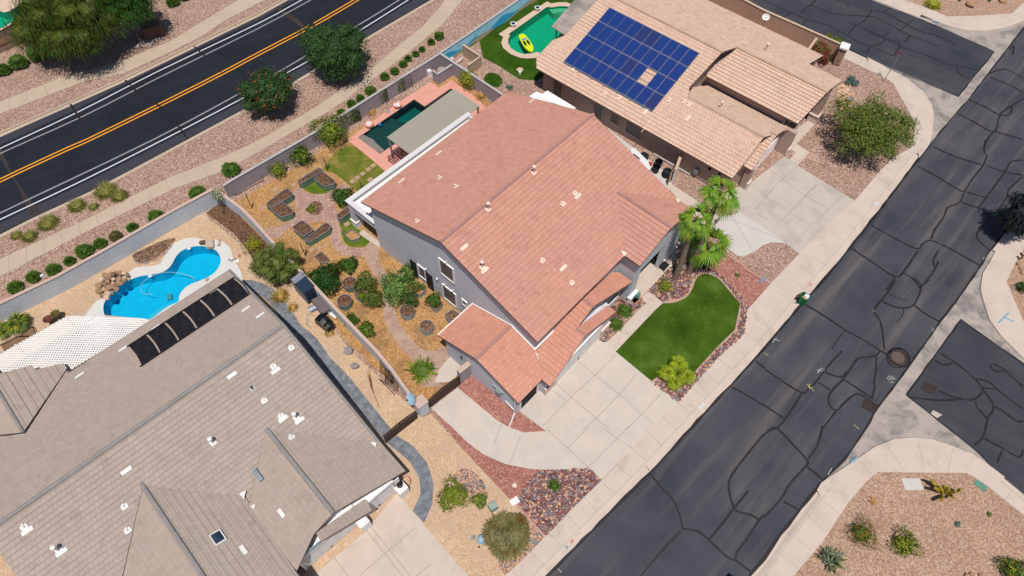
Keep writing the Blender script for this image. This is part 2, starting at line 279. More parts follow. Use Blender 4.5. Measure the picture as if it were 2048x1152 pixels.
# ---------------------------------------------------------------- mesh builders
class MB:
    def __init__(s): s.v = []; s.f = []; s.uv = []; s.mi = []; s.cuts = []
    def face(s, pts, mi=0, uv=None):
        n = len(s.v); s.v += [Vector(p) for p in pts]; s.f.append(list(range(n, n + len(pts)))); s.mi.append(mi)
        s.uv += list(uv) if uv else [(0, 0)] * len(pts)
    def prism(s, top, z0, mi=0, cap=True, tess=True):         # top: 3D points seen from above, any order
        a = sum(top[i].x * top[(i + 1) % len(top)].y - top[(i + 1) % len(top)].x * top[i].y for i in range(len(top)))
        if a < 0: top = top[::-1]
        if cap:
            for t in geometry.tessellate_polygon([top]): s.face([top[i] for i in t], mi)
        d = 0
        for i in range(len(top)):
            p, q = top[i], top[(i + 1) % len(top)]; L = (q - p).length
            s.face([Vector((p.x, p.y, z0)), Vector((q.x, q.y, z0)), q, p], mi, [(d, z0), (d + L, z0), (d + L, q.z), (d, p.z)]); d += L
    def hexa(s, c, mi=0):                                      # 8 corners: bottom 4 ccw, top 4
        for q in ((3, 2, 1, 0), (4, 5, 6, 7), (0, 1, 5, 4), (1, 2, 6, 5), (2, 3, 7, 6), (3, 0, 4, 7)):
            p = [c[i] for i in q]; L = (p[1] - p[0]).length
            s.face(p, mi, [(0, p[0].z), (L, p[1].z), (L, p[2].z), (0, p[3].z)])
    def box(s, fr, u0, u1, v0, v1, z0, z1, mi=0):
        s.cuts.append(len(s.f))
        if u0 > u1: u0, u1 = u1, u0
        if v0 > v1: v0, v1 = v1, v0
        c = [(u0, v1), (u1, v1), (u1, v0), (u0, v0)]
        s.hexa([fr.w(a, b, z0) for a, b in c] + [fr.w(a, b, z1) for a, b in c], mi)
    def tube(s, path, r, n=6, mi=0, cap=True):
        s.cuts.append(len(s.f))
        rs = r if isinstance(r, (list, tuple)) else [r] * len(path); rings = []
        for i, p in enumerate(path):
            d = (path[min(i + 1, len(path) - 1)] - path[max(i - 1, 0)])
            d = d.normalized() if d.length > 1e-6 else Vector((0, 0, 1))
            a = d.cross(Vector((0, 0, 1)) if abs(d.z) < .9 else Vector((1, 0, 0))).normalized(); b = d.cross(a)
            rings.append([p + (a * cos(2 * pi * k / n) + b * sin(2 * pi * k / n)) * rs[i] for k in range(n)])
        for i in range(len(rings) - 1):
            for k in range(n): s.face([rings[i][k], rings[i + 1][k], rings[i + 1][(k + 1) % n], rings[i][(k + 1) % n]], mi)
        if cap: s.face(rings[0], mi); s.face(rings[-1][::-1], mi)
    def lathe(s, c, prof, n=16, mi=0, sx=1, sy=1):
        rings = [[c + Vector((r * cos(2 * pi * k / n) * sx, r * sin(2 * pi * k / n) * sy, z)) for k in range(n)] for r, z in prof]
        for i in range(len(rings) - 1):
            for k in range(n): s.face([rings[i][k], rings[i][(k + 1) % n], rings[i + 1][(k + 1) % n], rings[i + 1][k]], mi)
        if prof[-1][0] > 1e-4: s.face(rings[-1], mi)
    def split(s, name, mats, parent=None):
        cs = sorted(set([0] + s.cuts + [len(s.f)])); P_ = []
        for a, b in zip(cs, cs[1:]):
            vs = [s.v[i] for f in s.f[a:b] for i in f]; P_.append([list(range(a, b)), [min(v[k] for v in vs) - .012 for k in range(3)], [max(v[k] for v in vs) + .012 for k in range(3)]])
        ch = True
        while ch:
            ch = False
            for i in range(len(P_)):
                for j in range(i + 1, len(P_)):
                    A_, B_ = P_[i], P_[j]
                    if all(A_[1][k] <= B_[2][k] and B_[1][k] <= A_[2][k] for k in range(3)):
                        P_[i] = [A_[0] + B_[0], [min(A_[1][k], B_[1][k]) for k in range(3)], [max(A_[2][k], B_[2][k]) for k in range(3)]]; del P_[j]; ch = True; break
                if ch: break
        off = []; n = 0
        for f in s.f: off.append(n); n += len(f)
        for fs, _, _ in P_:
            m = MB()
            for i in fs: m.face([s.v[k] for k in s.f[i]], s.mi[i], s.uv[off[i]:off[i] + len(s.f[i])])
            m.build(name, mats, parent)
    def build(s, name, mats, parent=None, smooth=False, weld=False):
        if not isinstance(mats, (list, tuple)): mats = [mats]
        o3 = Vector(parent.matrix_basis.translation) if parent is not None else Vector((0, 0, 0))
        pp = parent.parent if parent is not None else None
        while pp is not None: o3 = o3 + Vector(pp.matrix_basis.translation); pp = pp.parent
        me = bpy.data.meshes.new(name); me.from_pydata([tuple(v - o3) for v in s.v], [], s.f)
        for m in mats: me.materials.append(MATS[m] if isinstance(m, str) else m)
        me.polygons.foreach_set('material_index', s.mi)
        ul = me.uv_layers.new(name='UVMap'); fl = []
        for t in s.uv: fl += [t[0], t[1]]
        ul.data.foreach_set('uv', fl)
        if smooth: me.polygons.foreach_set('use_smooth', [True] * len(s.f))
        me.update()
        if weld:
            bm = bmesh.new(); bm.from_mesh(me); bmesh.ops.remove_doubles(bm, verts=bm.verts, dist=1e-4); bmesh.ops.recalc_face_normals(bm, faces=bm.faces); bm.to_mesh(me); bm.free()
        o = bpy.data.objects.new(name, me); COL.objects.link(o)
        if parent is not None: o.parent = parent
        return o
def tag(o, label, cat, group=None): o['label'] = label; o['category'] = cat; (o.__setitem__('group', group) if group else None); return o
def kind(o, k='structure'): o['kind'] = k; return o
def thing(name, label, cat, loc=(0, 0, 0), group=None):
    o = bpy.data.objects.new(name, None); COL.objects.link(o); o.location = loc; o.empty_display_size = .2; return tag(o, label, cat, group)
def ground_at(o3): return Vector((o3.x, o3.y, 0))
def smoothp(pts, n=5, closed=True):
    r = []; N = len(pts)
    for i in range(N if closed else N - 1):
        g = lambda k: Vector(pts[k % N]) if closed else Vector(pts[max(0, min(N - 1, k))])
        p0, p1, p2, p3 = g(i - 1), g(i), g(i + 1), g(i + 2)
        for j in range(n):
            t = j / n; r.append(tuple(.5 * ((2 * p1) + (p2 - p0) * t + (2 * p0 - 5 * p1 + 4 * p2 - p3) * t * t + (3 * p1 - p0 - 3 * p2 + p3) * t ** 3)))
    if not closed: r.append(tuple(pts[-1]))
    return r
def sheet(name, px, z, mat, holes=(), thick=0, sm=0, k='structure', pts3=None):
    if sm: px = smoothp(px, sm)
    pl = pts3 if pts3 else PP(px, z); hl = [PP(h, z) for h in holes]; mb = MB()
    allv = [Vector((p.x, p.y, 0)) for q in [pl] + hl for p in q]; allz = [p for q in [pl] + hl for p in q]
    loops = [[Vector((p.x, p.y, 0)) for p in q] for q in [pl] + hl]
    for t in geometry.tessellate_polygon(loops):
        a, b, c = (allz[i] for i in t)
        if (b - a).cross(c - a).z < 0: b, c = c, b
        mb.face([a, b, c], 0, [(a.x, a.y), (b.x, b.y), (c.x, c.y)])
    if thick:
        mb.prism(pl, z - thick, cap=False)
    o = mb.build(name, mat)
    if k: kind(o, k)
    return o
def ribbon(mb, pts, wd, mi=0, closed=False):
    n = len(pts); L = []; R = []
    for i, p in enumerate(pts):
        a = pts[(i - 1) % n] if (i or closed) else p; b = pts[(i + 1) % n] if (i < n - 1 or closed) else p
        d = (b - a); d.z = 0; d = d.normalized() if d.length > 1e-6 else Vector((1, 0, 0)); s = Vector((-d.y, d.x, 0)); w_ = (wd[i] if isinstance(wd, (list, tuple)) else wd) / 2
        L.append(p + s * w_); R.append(p - s * w_)
    for i in range(n if closed else n - 1): j = (i + 1) % n; mb.face([R[i], R[j], L[j], L[i]], mi)
def offp(pts, d):
    r = []; n = len(pts)
    for i, p in enumerate(pts):
        a = pts[max(0, i - 1)]; b = pts[min(n - 1, i + 1)]; t = b - a; t.z = 0; t.normalize(); r.append(p + Vector((-t.y, t.x, 0)) * d)
    return r
# ================================================================ SETTING
GB = -.22
SA = -.13      # asphalt height
# pool outlines (pixels)
pool_kid = Z(180, 480, 6.4, (1400, 78), (1530, 90), (1630, 150), (1672, 240), (1660, 320), (1600, 410), (1500, 480), (1380, 530), (1260, 580), (1180, 650), (1140, 720), (1128, 790), (1000, 850), (850, 960), (740, 1040), (600, 1120), (380, 1150), (240, 1080), (185, 960), (170, 870), (190, 790), (260, 700), (350, 610), (470, 530), (620, 470), (760, 445), (880, 425), (960, 395), (1030, 335), (1075, 260), (1110, 200), (1180, 135), (1290, 92))
pool_kid_s = smoothp(pool_kid, 3)
pool_grn = Z(980, 0, 7.2, (268, 490), (820, 100), (900, 105), (1000, 88), (1110, 92), (1210, 140), (1300, 230), (1290, 340), (1200, 480), (1080, 600), (900, 690), (735, 770), (680, 748), (600, 768), (480, 778), (380, 745), (300, 690), (262, 620), (262, 560), (290, 515))
pool_dark = Z(680, 150, 7.2, (258, 900), (1068, 350), (1218, 452), (1595, 192), (1650, 225), (1300, 530), (1180, 640), (780, 1000), (650, 1085), (580, 1140))
pool_tl = [(-60, 30), (-60, 70), (0, 66), (48, 46), (60, 20), (40, 8), (20, 22), (8, 25), (-10, 18), (-30, 10)]
# far desert ground
g = MB(); 
pools3 = [pool_kid_s, pool_grn, pool_dark, pool_tl]
far = [Vector((-420, -300, GB)), Vector((420, -300, GB)), Vector((420, 500, GB)), Vector((-420, 500, GB))]
sheet('ground', None, GB, 'desert', holes=pools3, pts3=far)
# ---- streets
sheet('street', [(960, 1320), (1060, 1100), (1300, 800), (1390, -60), (2350, -60), (2350, 1330)], SA, 'asphalt_street')
sheet('arterial_road', [(-300, 300), (560, -80), (1040, -110), (560, 280), (300, 420), (-300, 640)], SA, 'asphalt_road')
e1 = [(900, 1352), (1000, 1250), (1096, 1151), (1299, 946), (1382, 856), (1526, 700), (1603, 608), (1645, 562), (1700, 496), (1791, 379), (1849, 302)]      # street, left asphalt edge
corner1 = [(1856, 294), (1866, 262), (1869, 234), (1864, 208), (1846, 182), (1815, 157), (1781, 140)]
side_lo = [(1762, 128), (1700, 99), (1640, 68), (1528, 18), (1400, -40)]
e1r = [(1380, 1290), (1440, 1220), (1499, 1152), (1528, 1117), (1562, 1068), (1642, 966)]
c2 = [(1663, 951), (1700, 926), (1749, 893), (1788, 877), (1827, 874), (1866, 878), (1906, 891), (1950, 911)]
side2_lo = [(1985, 935), (2046, 985), (2130, 1050), (2300, 1180)]
c3 = [(2320, 980), (2180, 830), (2046, 716), (2002, 672), (1978, 638), (1965, 597), (1960, 577), (1965, 546), (1978, 525), (1991, 501)]
e3 = [(2023, 447), (2060, 398), (2110, 330), (2300, 90)]
c4 = [(2300, -130), (2110, 0), (2046, 43), (2010, 56), (1971, 62), (1934, 61), (1900, 53), (1864, 40)]
e4 = [(1840, 34), (1800, 21), (1749, 0), (1640, -50)]
road_up = [(-200, 355), (0, 268), (49, 246), (143, 205), (253, 156), (391, 89), (518, 27), (570, -2), (700, -70)]
road_lo = [(1000, -66), (864, 0), (734, 76), (588, 165), (492, 218), (375, 281), (260, 343), (182, 384), (65, 438), (0, 471), (-220, 575)]
G = .55
k1 = offp(PP(e1), .68) + offp(PP(corner1), .1) + offp(PP(side_lo), .68)      # kerb lines of the blocks
k2 = offp(PP(e1r), -.68) + offp(PP(c2), -.1) + offp(PP(side2_lo), -.68)
k3 = offp(PP(c3), -.1) + offp(PP(e3), -.68)
k4 = offp(PP(c4), -.1) + offp(PP(e4), -.6)
ku = offp(PP(road_up), .25); kl = offp(PP(road_lo), .25)
def block(name, kerb, rest, mat, holes=()):
    return sheet(name, None, 0, mat, holes=holes, thick=.3, pts3=kerb + PP(rest))
block('yard_ground', k1, [(1300, -110), (1150, -110)], 'gravel_pink', ()) if 0 else None
mid_loop = k1 + kl + PP([(-320, 800), (-320, 1330), (500, 1500)])
sheet('yard_ground', None, 0, 'gravel_pink', holes=[pool_kid_s, pool_grn, pool_dark], thick=.3, pts3=mid_loop)
sheet('corner_ground', None, 0, 'gravel_corner', thick=.3, pts3=k2 + PP([(2300, 1500), (1250, 1500)]))
sheet('verge_ground', None, 0, 'gravel_corner', thick=.3, pts3=k3 + PP([(2500, 200), (2500, 900)]))
sheet('far_corner_ground', None, 0, 'gravel_corner', thick=.3, pts3=k4 + PP([(1640, -200), (2300, -200)]))
sheet('roadside_ground', None, 0, 'gravel_pink', holes=[pool_tl], thick=.3, pts3=ku + PP([(700, -300), (-400, -250), (-400, 100)]))
# kerbs: rolled concrete profile from gutter to top
def kerb(name, base, prof, mat='gutter_concrete'):
    mb = MB(); rails = []
    for d, z in prof:
        q = offp(base, d); rails.append([Vector((p.x, p.y, z)) for p in q])
    for a, b in zip(rails, rails[1:]):
        for i in range(len(a) - 1): mb.face([a[i], a[i + 1], b[i + 1], b[i]])
    for f in mb.f: pass
    o = mb.build(name, mat); bm = bmesh.new(); bm.from_mesh(o.data); bmesh.ops.recalc_face_normals(bm, faces=bm.faces)
    if sum(f.normal.z for f in bm.faces) < 0: bmesh.ops.reverse_faces(bm, faces=bm.faces)
    bm.to_mesh(o.data); bm.free(); return kind(o)
roll = [(0, -.122), (.3, -.118), (.5, -.02), (.62, .018)]
kerb('kerb', PP(e1), roll, 'concrete'); kerb('kerb', PP(side_lo), roll, 'concrete')
kerb('kerb', PP(e1r), [(-d, z) for d, z in roll], 'concrete'); kerb('kerb', PP(side2_lo), [(-d, z) for d, z in roll], 'concrete')
kerb('kerb', PP(e3), [(-d, z) for d, z in roll], 'concrete'); kerb('kerb', PP(e4), [(-d * .8, z) for d, z in roll], 'concrete')
vk = [(-.35, -.122), (.0, -.122), (.02, .022), (.16, .022)]
kerb('kerb', PP(road_up), [(d * 1.0 + .1, z) for d, z in vk], 'concrete_tan'); kerb('kerb', PP(road_lo), [(d + .1, z) for d, z in vk], 'concrete_tan')
cv = [(0, -.118), (.03, .02), (.2, .024)]
kerb('kerb', PP(corner1), cv, 'concrete'); kerb('kerb', PP(c2), [(-d, z) for d, z in cv], 'concrete'); kerb('kerb', PP(c3), [(-d, z) for d, z in cv], 'concrete'); kerb('kerb', PP(c4), [(-d, z) for d, z in cv], 'concrete')
# concrete aprons and valley gutters at the two junctions
ap1 = [(1849, 302)] + corner1 + [(1762, 128), (1825, 154), (1916, 193), (1989, 103), (1945, 83), (1874, 52), (1800, 22), (1864, 40), (1900, 53), (1934, 61), (1971, 62), (2010, 56), (2046, 43), (2100, 5), (2130, -20), (2120, -40), (2046, 57), (1976, 148), (1934, 203), (1916, 221)]
sheet('gutter', ap1, -.118, 'gutter_concrete')
ap2 = [(1642, 966)] + c2 + [(1985, 935), (1955, 904), (1900, 859), (1813, 790), (1922, 639), (2046, 727), (2180, 850), (2320, 990), (2300, 950)] + c3[1:] + [(2023, 447), (1981, 501), (1929, 580), (1882, 641), (1817, 735), (1757, 813), (1731, 860), (1689, 920)]
sheet('gutter', ap2, -.118, 'gutter_concrete')
sheet('side_street', [(1813, 790), (1922, 639), (2046, 727), (2180, 850), (2320, 990), (2300, 1180), (2130, 1050), (2046, 980), (1985, 935), (1955, 904), (1900, 859)], -.114, 'asphalt_side')
sheet('side_street', [(1400, -60), (1528, 12), (1640, 66), (1700, 95), (1762, 128), (1825, 154), (1916, 193), (1989, 103), (1945, 83), (1874, 52), (1800, 22), (1749, 0), (1640, -50)], -.121, 'asphalt_side')
for q in ([(1634, 980), (1642, 966), (1663, 951), (1684, 938), (1700, 950), (1650, 1010)], [(1935, 903), (1950, 911), (1985, 935), (2010, 954), (1990, 975), (1930, 925)], [(1735, 114), (1762, 128), (1781, 140), (1800, 152), (1785, 165), (1740, 138)], [(1838, 316), (1849, 302), (1858, 290), (1866, 262), (1850, 255), (1835, 290)], [(2010, 466), (2023, 447), (2050, 440), (2040, 500), (1995, 505), (1985, 500)]): sheet('sidewalk', q, .016, 'concrete')
# sidewalks (inner edge in pixels, outer edge = kerb back)
def walkstrip(name, outer3, inner_px, mat, z=.02):
    return sheet(name, None, z, mat, pts3=[Vector((p.x, p.y, z)) for p in outer3] + PP(inner_px, z), thick=.05)
in1 = [(1400, -70), (1528, 38), (1640, 93), (1692, 118), (1755, 148), (1775, 156), (1788, 169), (1801, 193), (1817, 221), (1830, 247), (1828, 273), (1820, 297), (1788, 314), (1757, 345), (1710, 401), (1653, 452), (1592, 514), (1544, 564), (1500, 614), (1493, 622), (1487, 667), (1440, 711), (1356, 803), (1204, 960), (1140, 1021), (1096, 1068), (1041, 1123), (1012, 1150), (820, 1340)]
outer1 = offp(PP(e1), .6) + [p for p in offp(PP(corner1), .16)] + offp(PP(side_lo), .6)
walkstrip('sidewalk', outer1, in1, 'concrete')
in2 = [(2300, 1215), (2130, 1095), (2046, 1029), (1970, 968), (1935, 946), (1756, 944), (1735, 960), (1697, 1005), (1642, 1088), (1587, 1152), (1540, 1215), (1470, 1290)]
walkstrip('sidewalk', offp(PP(e1r), -.6) + offp(PP(c2), -.16) + offp(PP(side2_lo), -.6), in2, 'concrete')
in3 = [(2300, 120), (2140, 330), (2075, 455), (2031, 525), (2013, 563), (2046, 640), (2110, 720), (2240, 850), (2340, 960)]
walkstrip('sidewalk', offp(PP(c3), -.16) + offp(PP(e3), -.6), in3, 'concrete')
in4 = [(1640, -90), (1740, -30), (1809, 0), (1856, 16), (1895, 33), (1960, 31), (2023, 27), (2046, 7), (2130, -60), (2300, -190)]
walkstrip('sidewalk', offp(PP(c4), -.16) + offp(PP(e4), -.5), in4, 'concrete')
sw_up = [(-200, 290), (0, 203), (120, 156), (247, 120), (338, 84), (427, 29), (476, 0), (560, -60), (640, -60), (530, 0), (448, 42), (406, 71), (349, 100), (247, 147), (167, 163), (0, 228), (-200, 320)]
sheet('sidewalk', sw_up, .024, 'concrete_tan')
sw_lo = [(-200, 610), (0, 518), (167, 441), (338, 355), (443, 315), (518, 280), (630, 215), (695, 170), (742, 138), (794, 94), (846, 52), (878, 16), (890, 0), (930, -60), (975, -60), (926, 0), (917, 10), (885, 49), (812, 109), (750, 156), (708, 187), (664, 219), (523, 300), (456, 339), (351, 376), (180, 460), (0, 553), (-200, 650)]
sheet('sidewalk', sw_lo, .024, 'concrete_tan')
# ---- road markings (paint sheets above the asphalt)
mk = MB(); ZM = SA + .006
def line(mb, px, wd, mi=0, z=ZM, sm=3): ribbon(mb, PP(smoothp(px, sm, False) if sm else px, z), wd, mi)
line(mk, [(-120, 355), (0, 297), (154, 225), (312, 144.5), (518, 46), (603, 0), (700, -50)], .13, 0)
line(mk, [(-120, 365), (0, 307), (167, 232), (312, 158), (518, 56), (621, 0), (720, -52)], .16, 1)
for d in (-3.2, 3.2): line(mk, [(-120, 421 + d), (0, 361 + d), (130, 300 + d), (180, 278 + d), (323, 208 + d), (443, 147 + d), (518, 107 + d), (628, 49 + d), (712, 0 + d), (800, -52 + d)], .14, 2)
line(mk, [(-120, 482), (0, 426), (65, 395), (305, 280), (479, 187), (560, 142), (616, 109), (720, 48), (798, 0), (880, -54)], .17, 1)
line(mk, [(-120, 496), (0, 439), (161, 363), (325, 280), (482, 198), (573, 146), (618, 121), (729, 55), (816, 0), (900, -54)], .13, 0)
kind(mk.build('road_marking', ['paint_white', 'paint_buffer', 'paint_yellow']))
# paler shoulders, trench patches
sheet('road_shoulder', [(-120, 345), (0, 290), (154, 218), (312, 137), (518, 39), (590, 0), (690, -60), (650, -60), (570, 0), (518, 29), (391, 91), (253, 158), (143, 208), (49, 249), (0, 272), (-120, 325)], ZM - .003, 'asphalt_shoulder')
sheet('road_shoulder', [(-120, 503), (0, 446), (161, 370), (325, 287), (482, 205), (573, 153), (729, 62), (826, 0), (910, -54), (940, -54), (857, 0), (734, 73), (588, 162), (492, 215), (375, 277), (260, 340), (182, 381), (65, 434), (0, 466), (-120, 520)], ZM - .003, 'asphalt_shoulder')
sheet('road_patch', Z(0, 280, 3.84, (-60, 60), (0, 140), (130, 340), (230, 580), (320, 550), (230, 460), (90, 260), (20, 90), (-60, -20)), ZM - .0015, 'asphalt_patch')
sheet('road_patch', Z(500, 0, 3.84, (165, 45), (200, 35), (440, 195), (400, 215)), ZM - .0015, 'asphalt_patch')
# ---- crack sealant, traced
ck = MB(); CZ = 0.
def cr(z, *lines, wd=.11):
    global CZ
    wd *= 1.25
    for L in lines:
        CZ += .00025; q = smoothp(L, 3, False); ribbon(ck, PP(q, z + CZ), [wd * (.75 + .5 * random.random()) for _ in q])
a7 = lambda *p: Z(1010, 852, 3.84, *p); a8 = lambda *p: Z(1528, 852, 3.84, *p); a4 = lambda *p: Z(1528, 560, 3.84, *p); a2 = lambda *p: Z(1528, 280, 3.84, *p); a1 = lambda *p: Z(1528, 0, 3.84, *p)
j_3 = lambda *p: Z(1010, 560, 3.84, *p); zc = SA + .005
cr(zc, a7((1110, 360), (1200, 470), (1290, 570), (1340, 680), (1365, 790)), a7((1365, 790), (1480, 810), (1570, 880), (1700, 1000), (1780, 1040), (1890, 1120)), a7((1350, 810), (1230, 930), (1040, 1150)),
   a7((1990, 60), (1860, 220), (1760, 350), (1720, 430), (1725, 520), (1760, 630), (1800, 660), (1880, 680), (1945, 715)), a7((1870, 495), (1760, 630), (1660, 760), (1570, 870)), a7((1990, 680), (1940, 740), (1850, 880), (1780, 970), (1770, 1030)), wd=.13)
cr(zc, a8((0, 70), (60, 20), (110, 25), (230, 150), (330, 260), (320, 310), (200, 440), (130, 560), (0, 700)), a8((330, 310), (450, 410)), a8((150, 580), (260, 640)), a8((450, 0), (410, 150), (340, 250)), wd=.13)
cr(zc, j_3((1740, 820), (1850, 880), (1995, 968)), j_3((1925, 622), (1960, 650), (1998, 678)), wd=.13)
cr(zc, a4((0, 680), (130, 770), (290, 865), (340, 840), (400, 780), (510, 640), (600, 545)), a4((290, 870), (210, 1000), (110, 1130), (30, 1152)), a4((0, 960), (150, 1060)), a4((320, 190), (470, 280), (620, 380), (780, 470), (890, 540), (940, 570), (970, 620), (1040, 660), (1110, 660), (1115, 600), (1080, 540), (1000, 525), (950, 560)),
   a4((1010, 0), (940, 110), (855, 210), (850, 250), (890, 310), (910, 400), (925, 540)), a4((900, 160), (1000, 205), (1080, 215), (1150, 190), (1200, 90), (1200, 30), (1150, -20)), a4((1150, 190), (1240, 260), (1350, 320)), a4((1210, 45), (1270, 0)),
   a4((890, 545), (850, 585), (730, 600), (680, 660), (610, 760), (540, 830), (495, 900), (510, 970), (560, 1000), (610, 950), (680, 890), (740, 880), (860, 960)), a4((610, 765), (700, 820), (800, 890), (840, 920)), a4((470, 710), (590, 745), (640, 700)), a4((415, 785), (510, 845)), a4((860, 590), (860, 700), (845, 780), (850, 830), (830, 900)), a4((560, 1000), (490, 1090), (440, 1152)), wd=.12)
cr(zc, a4((620, 380), (560, 470), (520, 530)), a4((960, 100), (1030, 140), (1100, 150)), a4((1075, 225), (1060, 280), (1020, 325)), a4((1110, 590), (1150, 600), (1190, 540)), wd=.06)
cr(zc, a2((820, 650), (960, 730), (1170, 835), (1215, 800), (1280, 770), (1400, 820), (1530, 890), (1660, 965)), a2((670, 830), (850, 950), (1010, 1050), (1080, 1000), (1180, 850)), a2((1010, 1050), (940, 1150)), a2((1070, 1020), (1150, 1070), (1205, 1150)), a2((1205, 1130), (1290, 1030), (1340, 930)),
   a2((1285, 760), (1310, 690), (1380, 590), (1410, 520), (1500, 480), (1540, 400), (1600, 300), (1680, 200), (1710, 120), (1690, 90), (1700, 0)), a2((1180, 200), (1330, 280), (1500, 385), (1550, 390)), a2((1300, 50), (1450, 120), (1670, 190)), a2((1700, 190), (1830, 240), (1990, 270)), a2((1515, 480), (1640, 520), (1740, 580), (1640, 710), (1650, 770), (1740, 850)),
   a2((1990, 155), (1900, 165), (1860, 230), (1760, 370), (1650, 520)), a2((1990, 280), (1880, 380), (1870, 430), (1840, 480), (1780, 560), (1730, 590)), a2((1560, 400), (1700, 440)), a2((1870, 430), (1990, 480)), a2((1780, 560), (1900, 620)), a2((1340, 850), (1300, 920), (1310, 970)), wd=.12)
cr(zc, a1((1720, 570), (1850, 530), (1990, 600)), a1((1730, 590), (1880, 650), (1990, 710)), a1((1490, 870), (1620, 940), (1770, 1010), (1820, 870), (1990, 760)), a1((1580, 770), (1700, 820), (1800, 880), (1880, 880), (1905, 830), (1870, 820)), a1((1770, 1010), (1990, 1070)), a1((1760, 1010), (1710, 1080), (1690, 1152)), a1((1890, 380), (1920, 350), (1910, 420)), wd=.12)
CZ = 0.; zs = -.1175
cr(zs, a1((0, 0), (190, 90), (210, 95), (150, 130)), a1((210, 95), (330, 150), (480, 190), (640, 270), (720, 320), (830, 360), (1000, 430), (1010, 400), (1040, 360), (1030, 320), (930, 300)), a1((400, 0), (280, 100)), a1((350, 30), (520, 100), (700, 120), (840, 130), (970, 190), (1110, 270), (1200, 300), (1350, 360)), a1((830, 70), (770, 160), (700, 200), (640, 270)),
   a1((650, 180), (700, 190), (820, 240), (920, 290), (1080, 370), (1240, 420), (1400, 490), (1480, 500), (1640, 540)), a1((930, 300), (900, 330), (820, 360), (790, 410)), a1((1480, 510), (1500, 570), (1580, 610)), a1((560, 0), (640, 20), (640, 50)), a1((850, 80), (920, 90), (970, 60)), a1((920, 90), (1100, 190), (1200, 240), (1350, 280), (1480, 350)), a1((1050, 230), (1150, 150)), a1((1120, 270), (1080, 330)), a1((330, 150), (290, 200)), a1((960, 250), (900, 280), (800, 240)), wd=.1)
CZ = 0.; zd = -.110
cr(zd, a4((1350, 560), (1460, 630), (1540, 690), (1630, 770), (1680, 840), (1660, 880), (1600, 920), (1500, 915), (1350, 925), (1120, 900)), a4((1310, 610), (1370, 650), (1450, 640)), a4((1350, 850), (1430, 890), (1520, 910)), a4((1630, 760), (1720, 780), (1780, 830), (1740, 835), (1680, 825)), a4((1780, 830), (1880, 910), (1990, 990)), a4((1740, 650), (1740, 670), (1780, 700), (1850, 690), (1760, 645)), a4((1850, 690), (1900, 740), (1990, 820)),
   a4((1690, 850), (1750, 940), (1760, 1000), (1720, 1060), (1700, 1152)), a4((1620, 930), (1640, 980), (1710, 1060)), a4((1770, 970), (1840, 1010), (1940, 1085), (1990, 1080)), a8((1700, 0), (1680, 90), (1610, 150)), a8((1690, 95), (1830, 170), (1960, 240), (1990, 180)), a8((1830, 190), (1790, 280)), wd=.12)
# sealed joint between asphalt and concrete
CZ = .012
for L, z, wd in ((e1, zc, .2), (e1r, zc, .19), ([(1642, 966), (1689, 920), (1731, 860), (1757, 813), (1817, 735), (1882, 641), (1929, 580), (1981, 501), (2023, 447)], zc + .01, .13), ([(1813, 790), (1922, 639), (2046, 727), (2180, 850)], zd, .12), ([(1813, 790), (1900, 859), (1955, 904), (1985, 935)], zd, .1), ([(1849, 302), (1916, 221), (1934, 203), (1976, 148), (2046, 57), (2100, -10)], zc + .01, .12), ([(1700, 98), (1762, 130), (1825, 156), (1916, 193), (1989, 103), (1945, 83), (1874, 52), (1749, 0)], zs, .1)):
    CZ += .0005; q = PP(L, z + (CZ if z in (zc, zc + .01) else .005)); qq = []
    for i in range(len(q) - 1):
        m = max(1, int((q[i + 1] - q[i]).length / .8)); qq += [q[i].lerp(q[i + 1], j / m) + Vector((random.uniform(-.03, .03), random.uniform(-.03, .03), 0)) for j in range(m)]
    qq.append(q[-1]); ribbon(ck, qq, [wd * random.uniform(.6, 1.5) for _ in qq])
kind(ck.build('crack_sealant', 'sealant'))
cr2 = ck = MB()
for zz, L in ((ZM, Z(0, 0, 3.84, (540, 800), (580, 860), (630, 930), (720, 1010))), (ZM, Z(0, 0, 3.84, (960, 615), (1010, 660), (1070, 720), (1190, 790), (1310, 890), (1440, 1065))), (ZM, Z(0, 0, 3.84, (1490, 355), (1540, 400), (1620, 470), (1700, 550))), (ZM, Z(500, 0, 3.84, (380, 150), (450, 200), (520, 130)))):
    cr(zz + .004, L, wd=.14)
kind(ck.build('crack_sealant', 'sealant'))
for q, m in (([(-8, 0)], 0),): pass
sheet('road_patch', a4((1230, 770), (1340, 820), (1290, 880), (1200, 840)), zd + .002, 'asphalt_patch'); sheet('road_patch', a4((770, 910), (880, 960), (840, 1030), (745, 975)), zc - .002, 'asphalt_patch'); sheet('road_patch', a4((1300, 1000), (1370, 1035), (1330, 1060), (1280, 1025)), zd + .002, 'concrete_old')
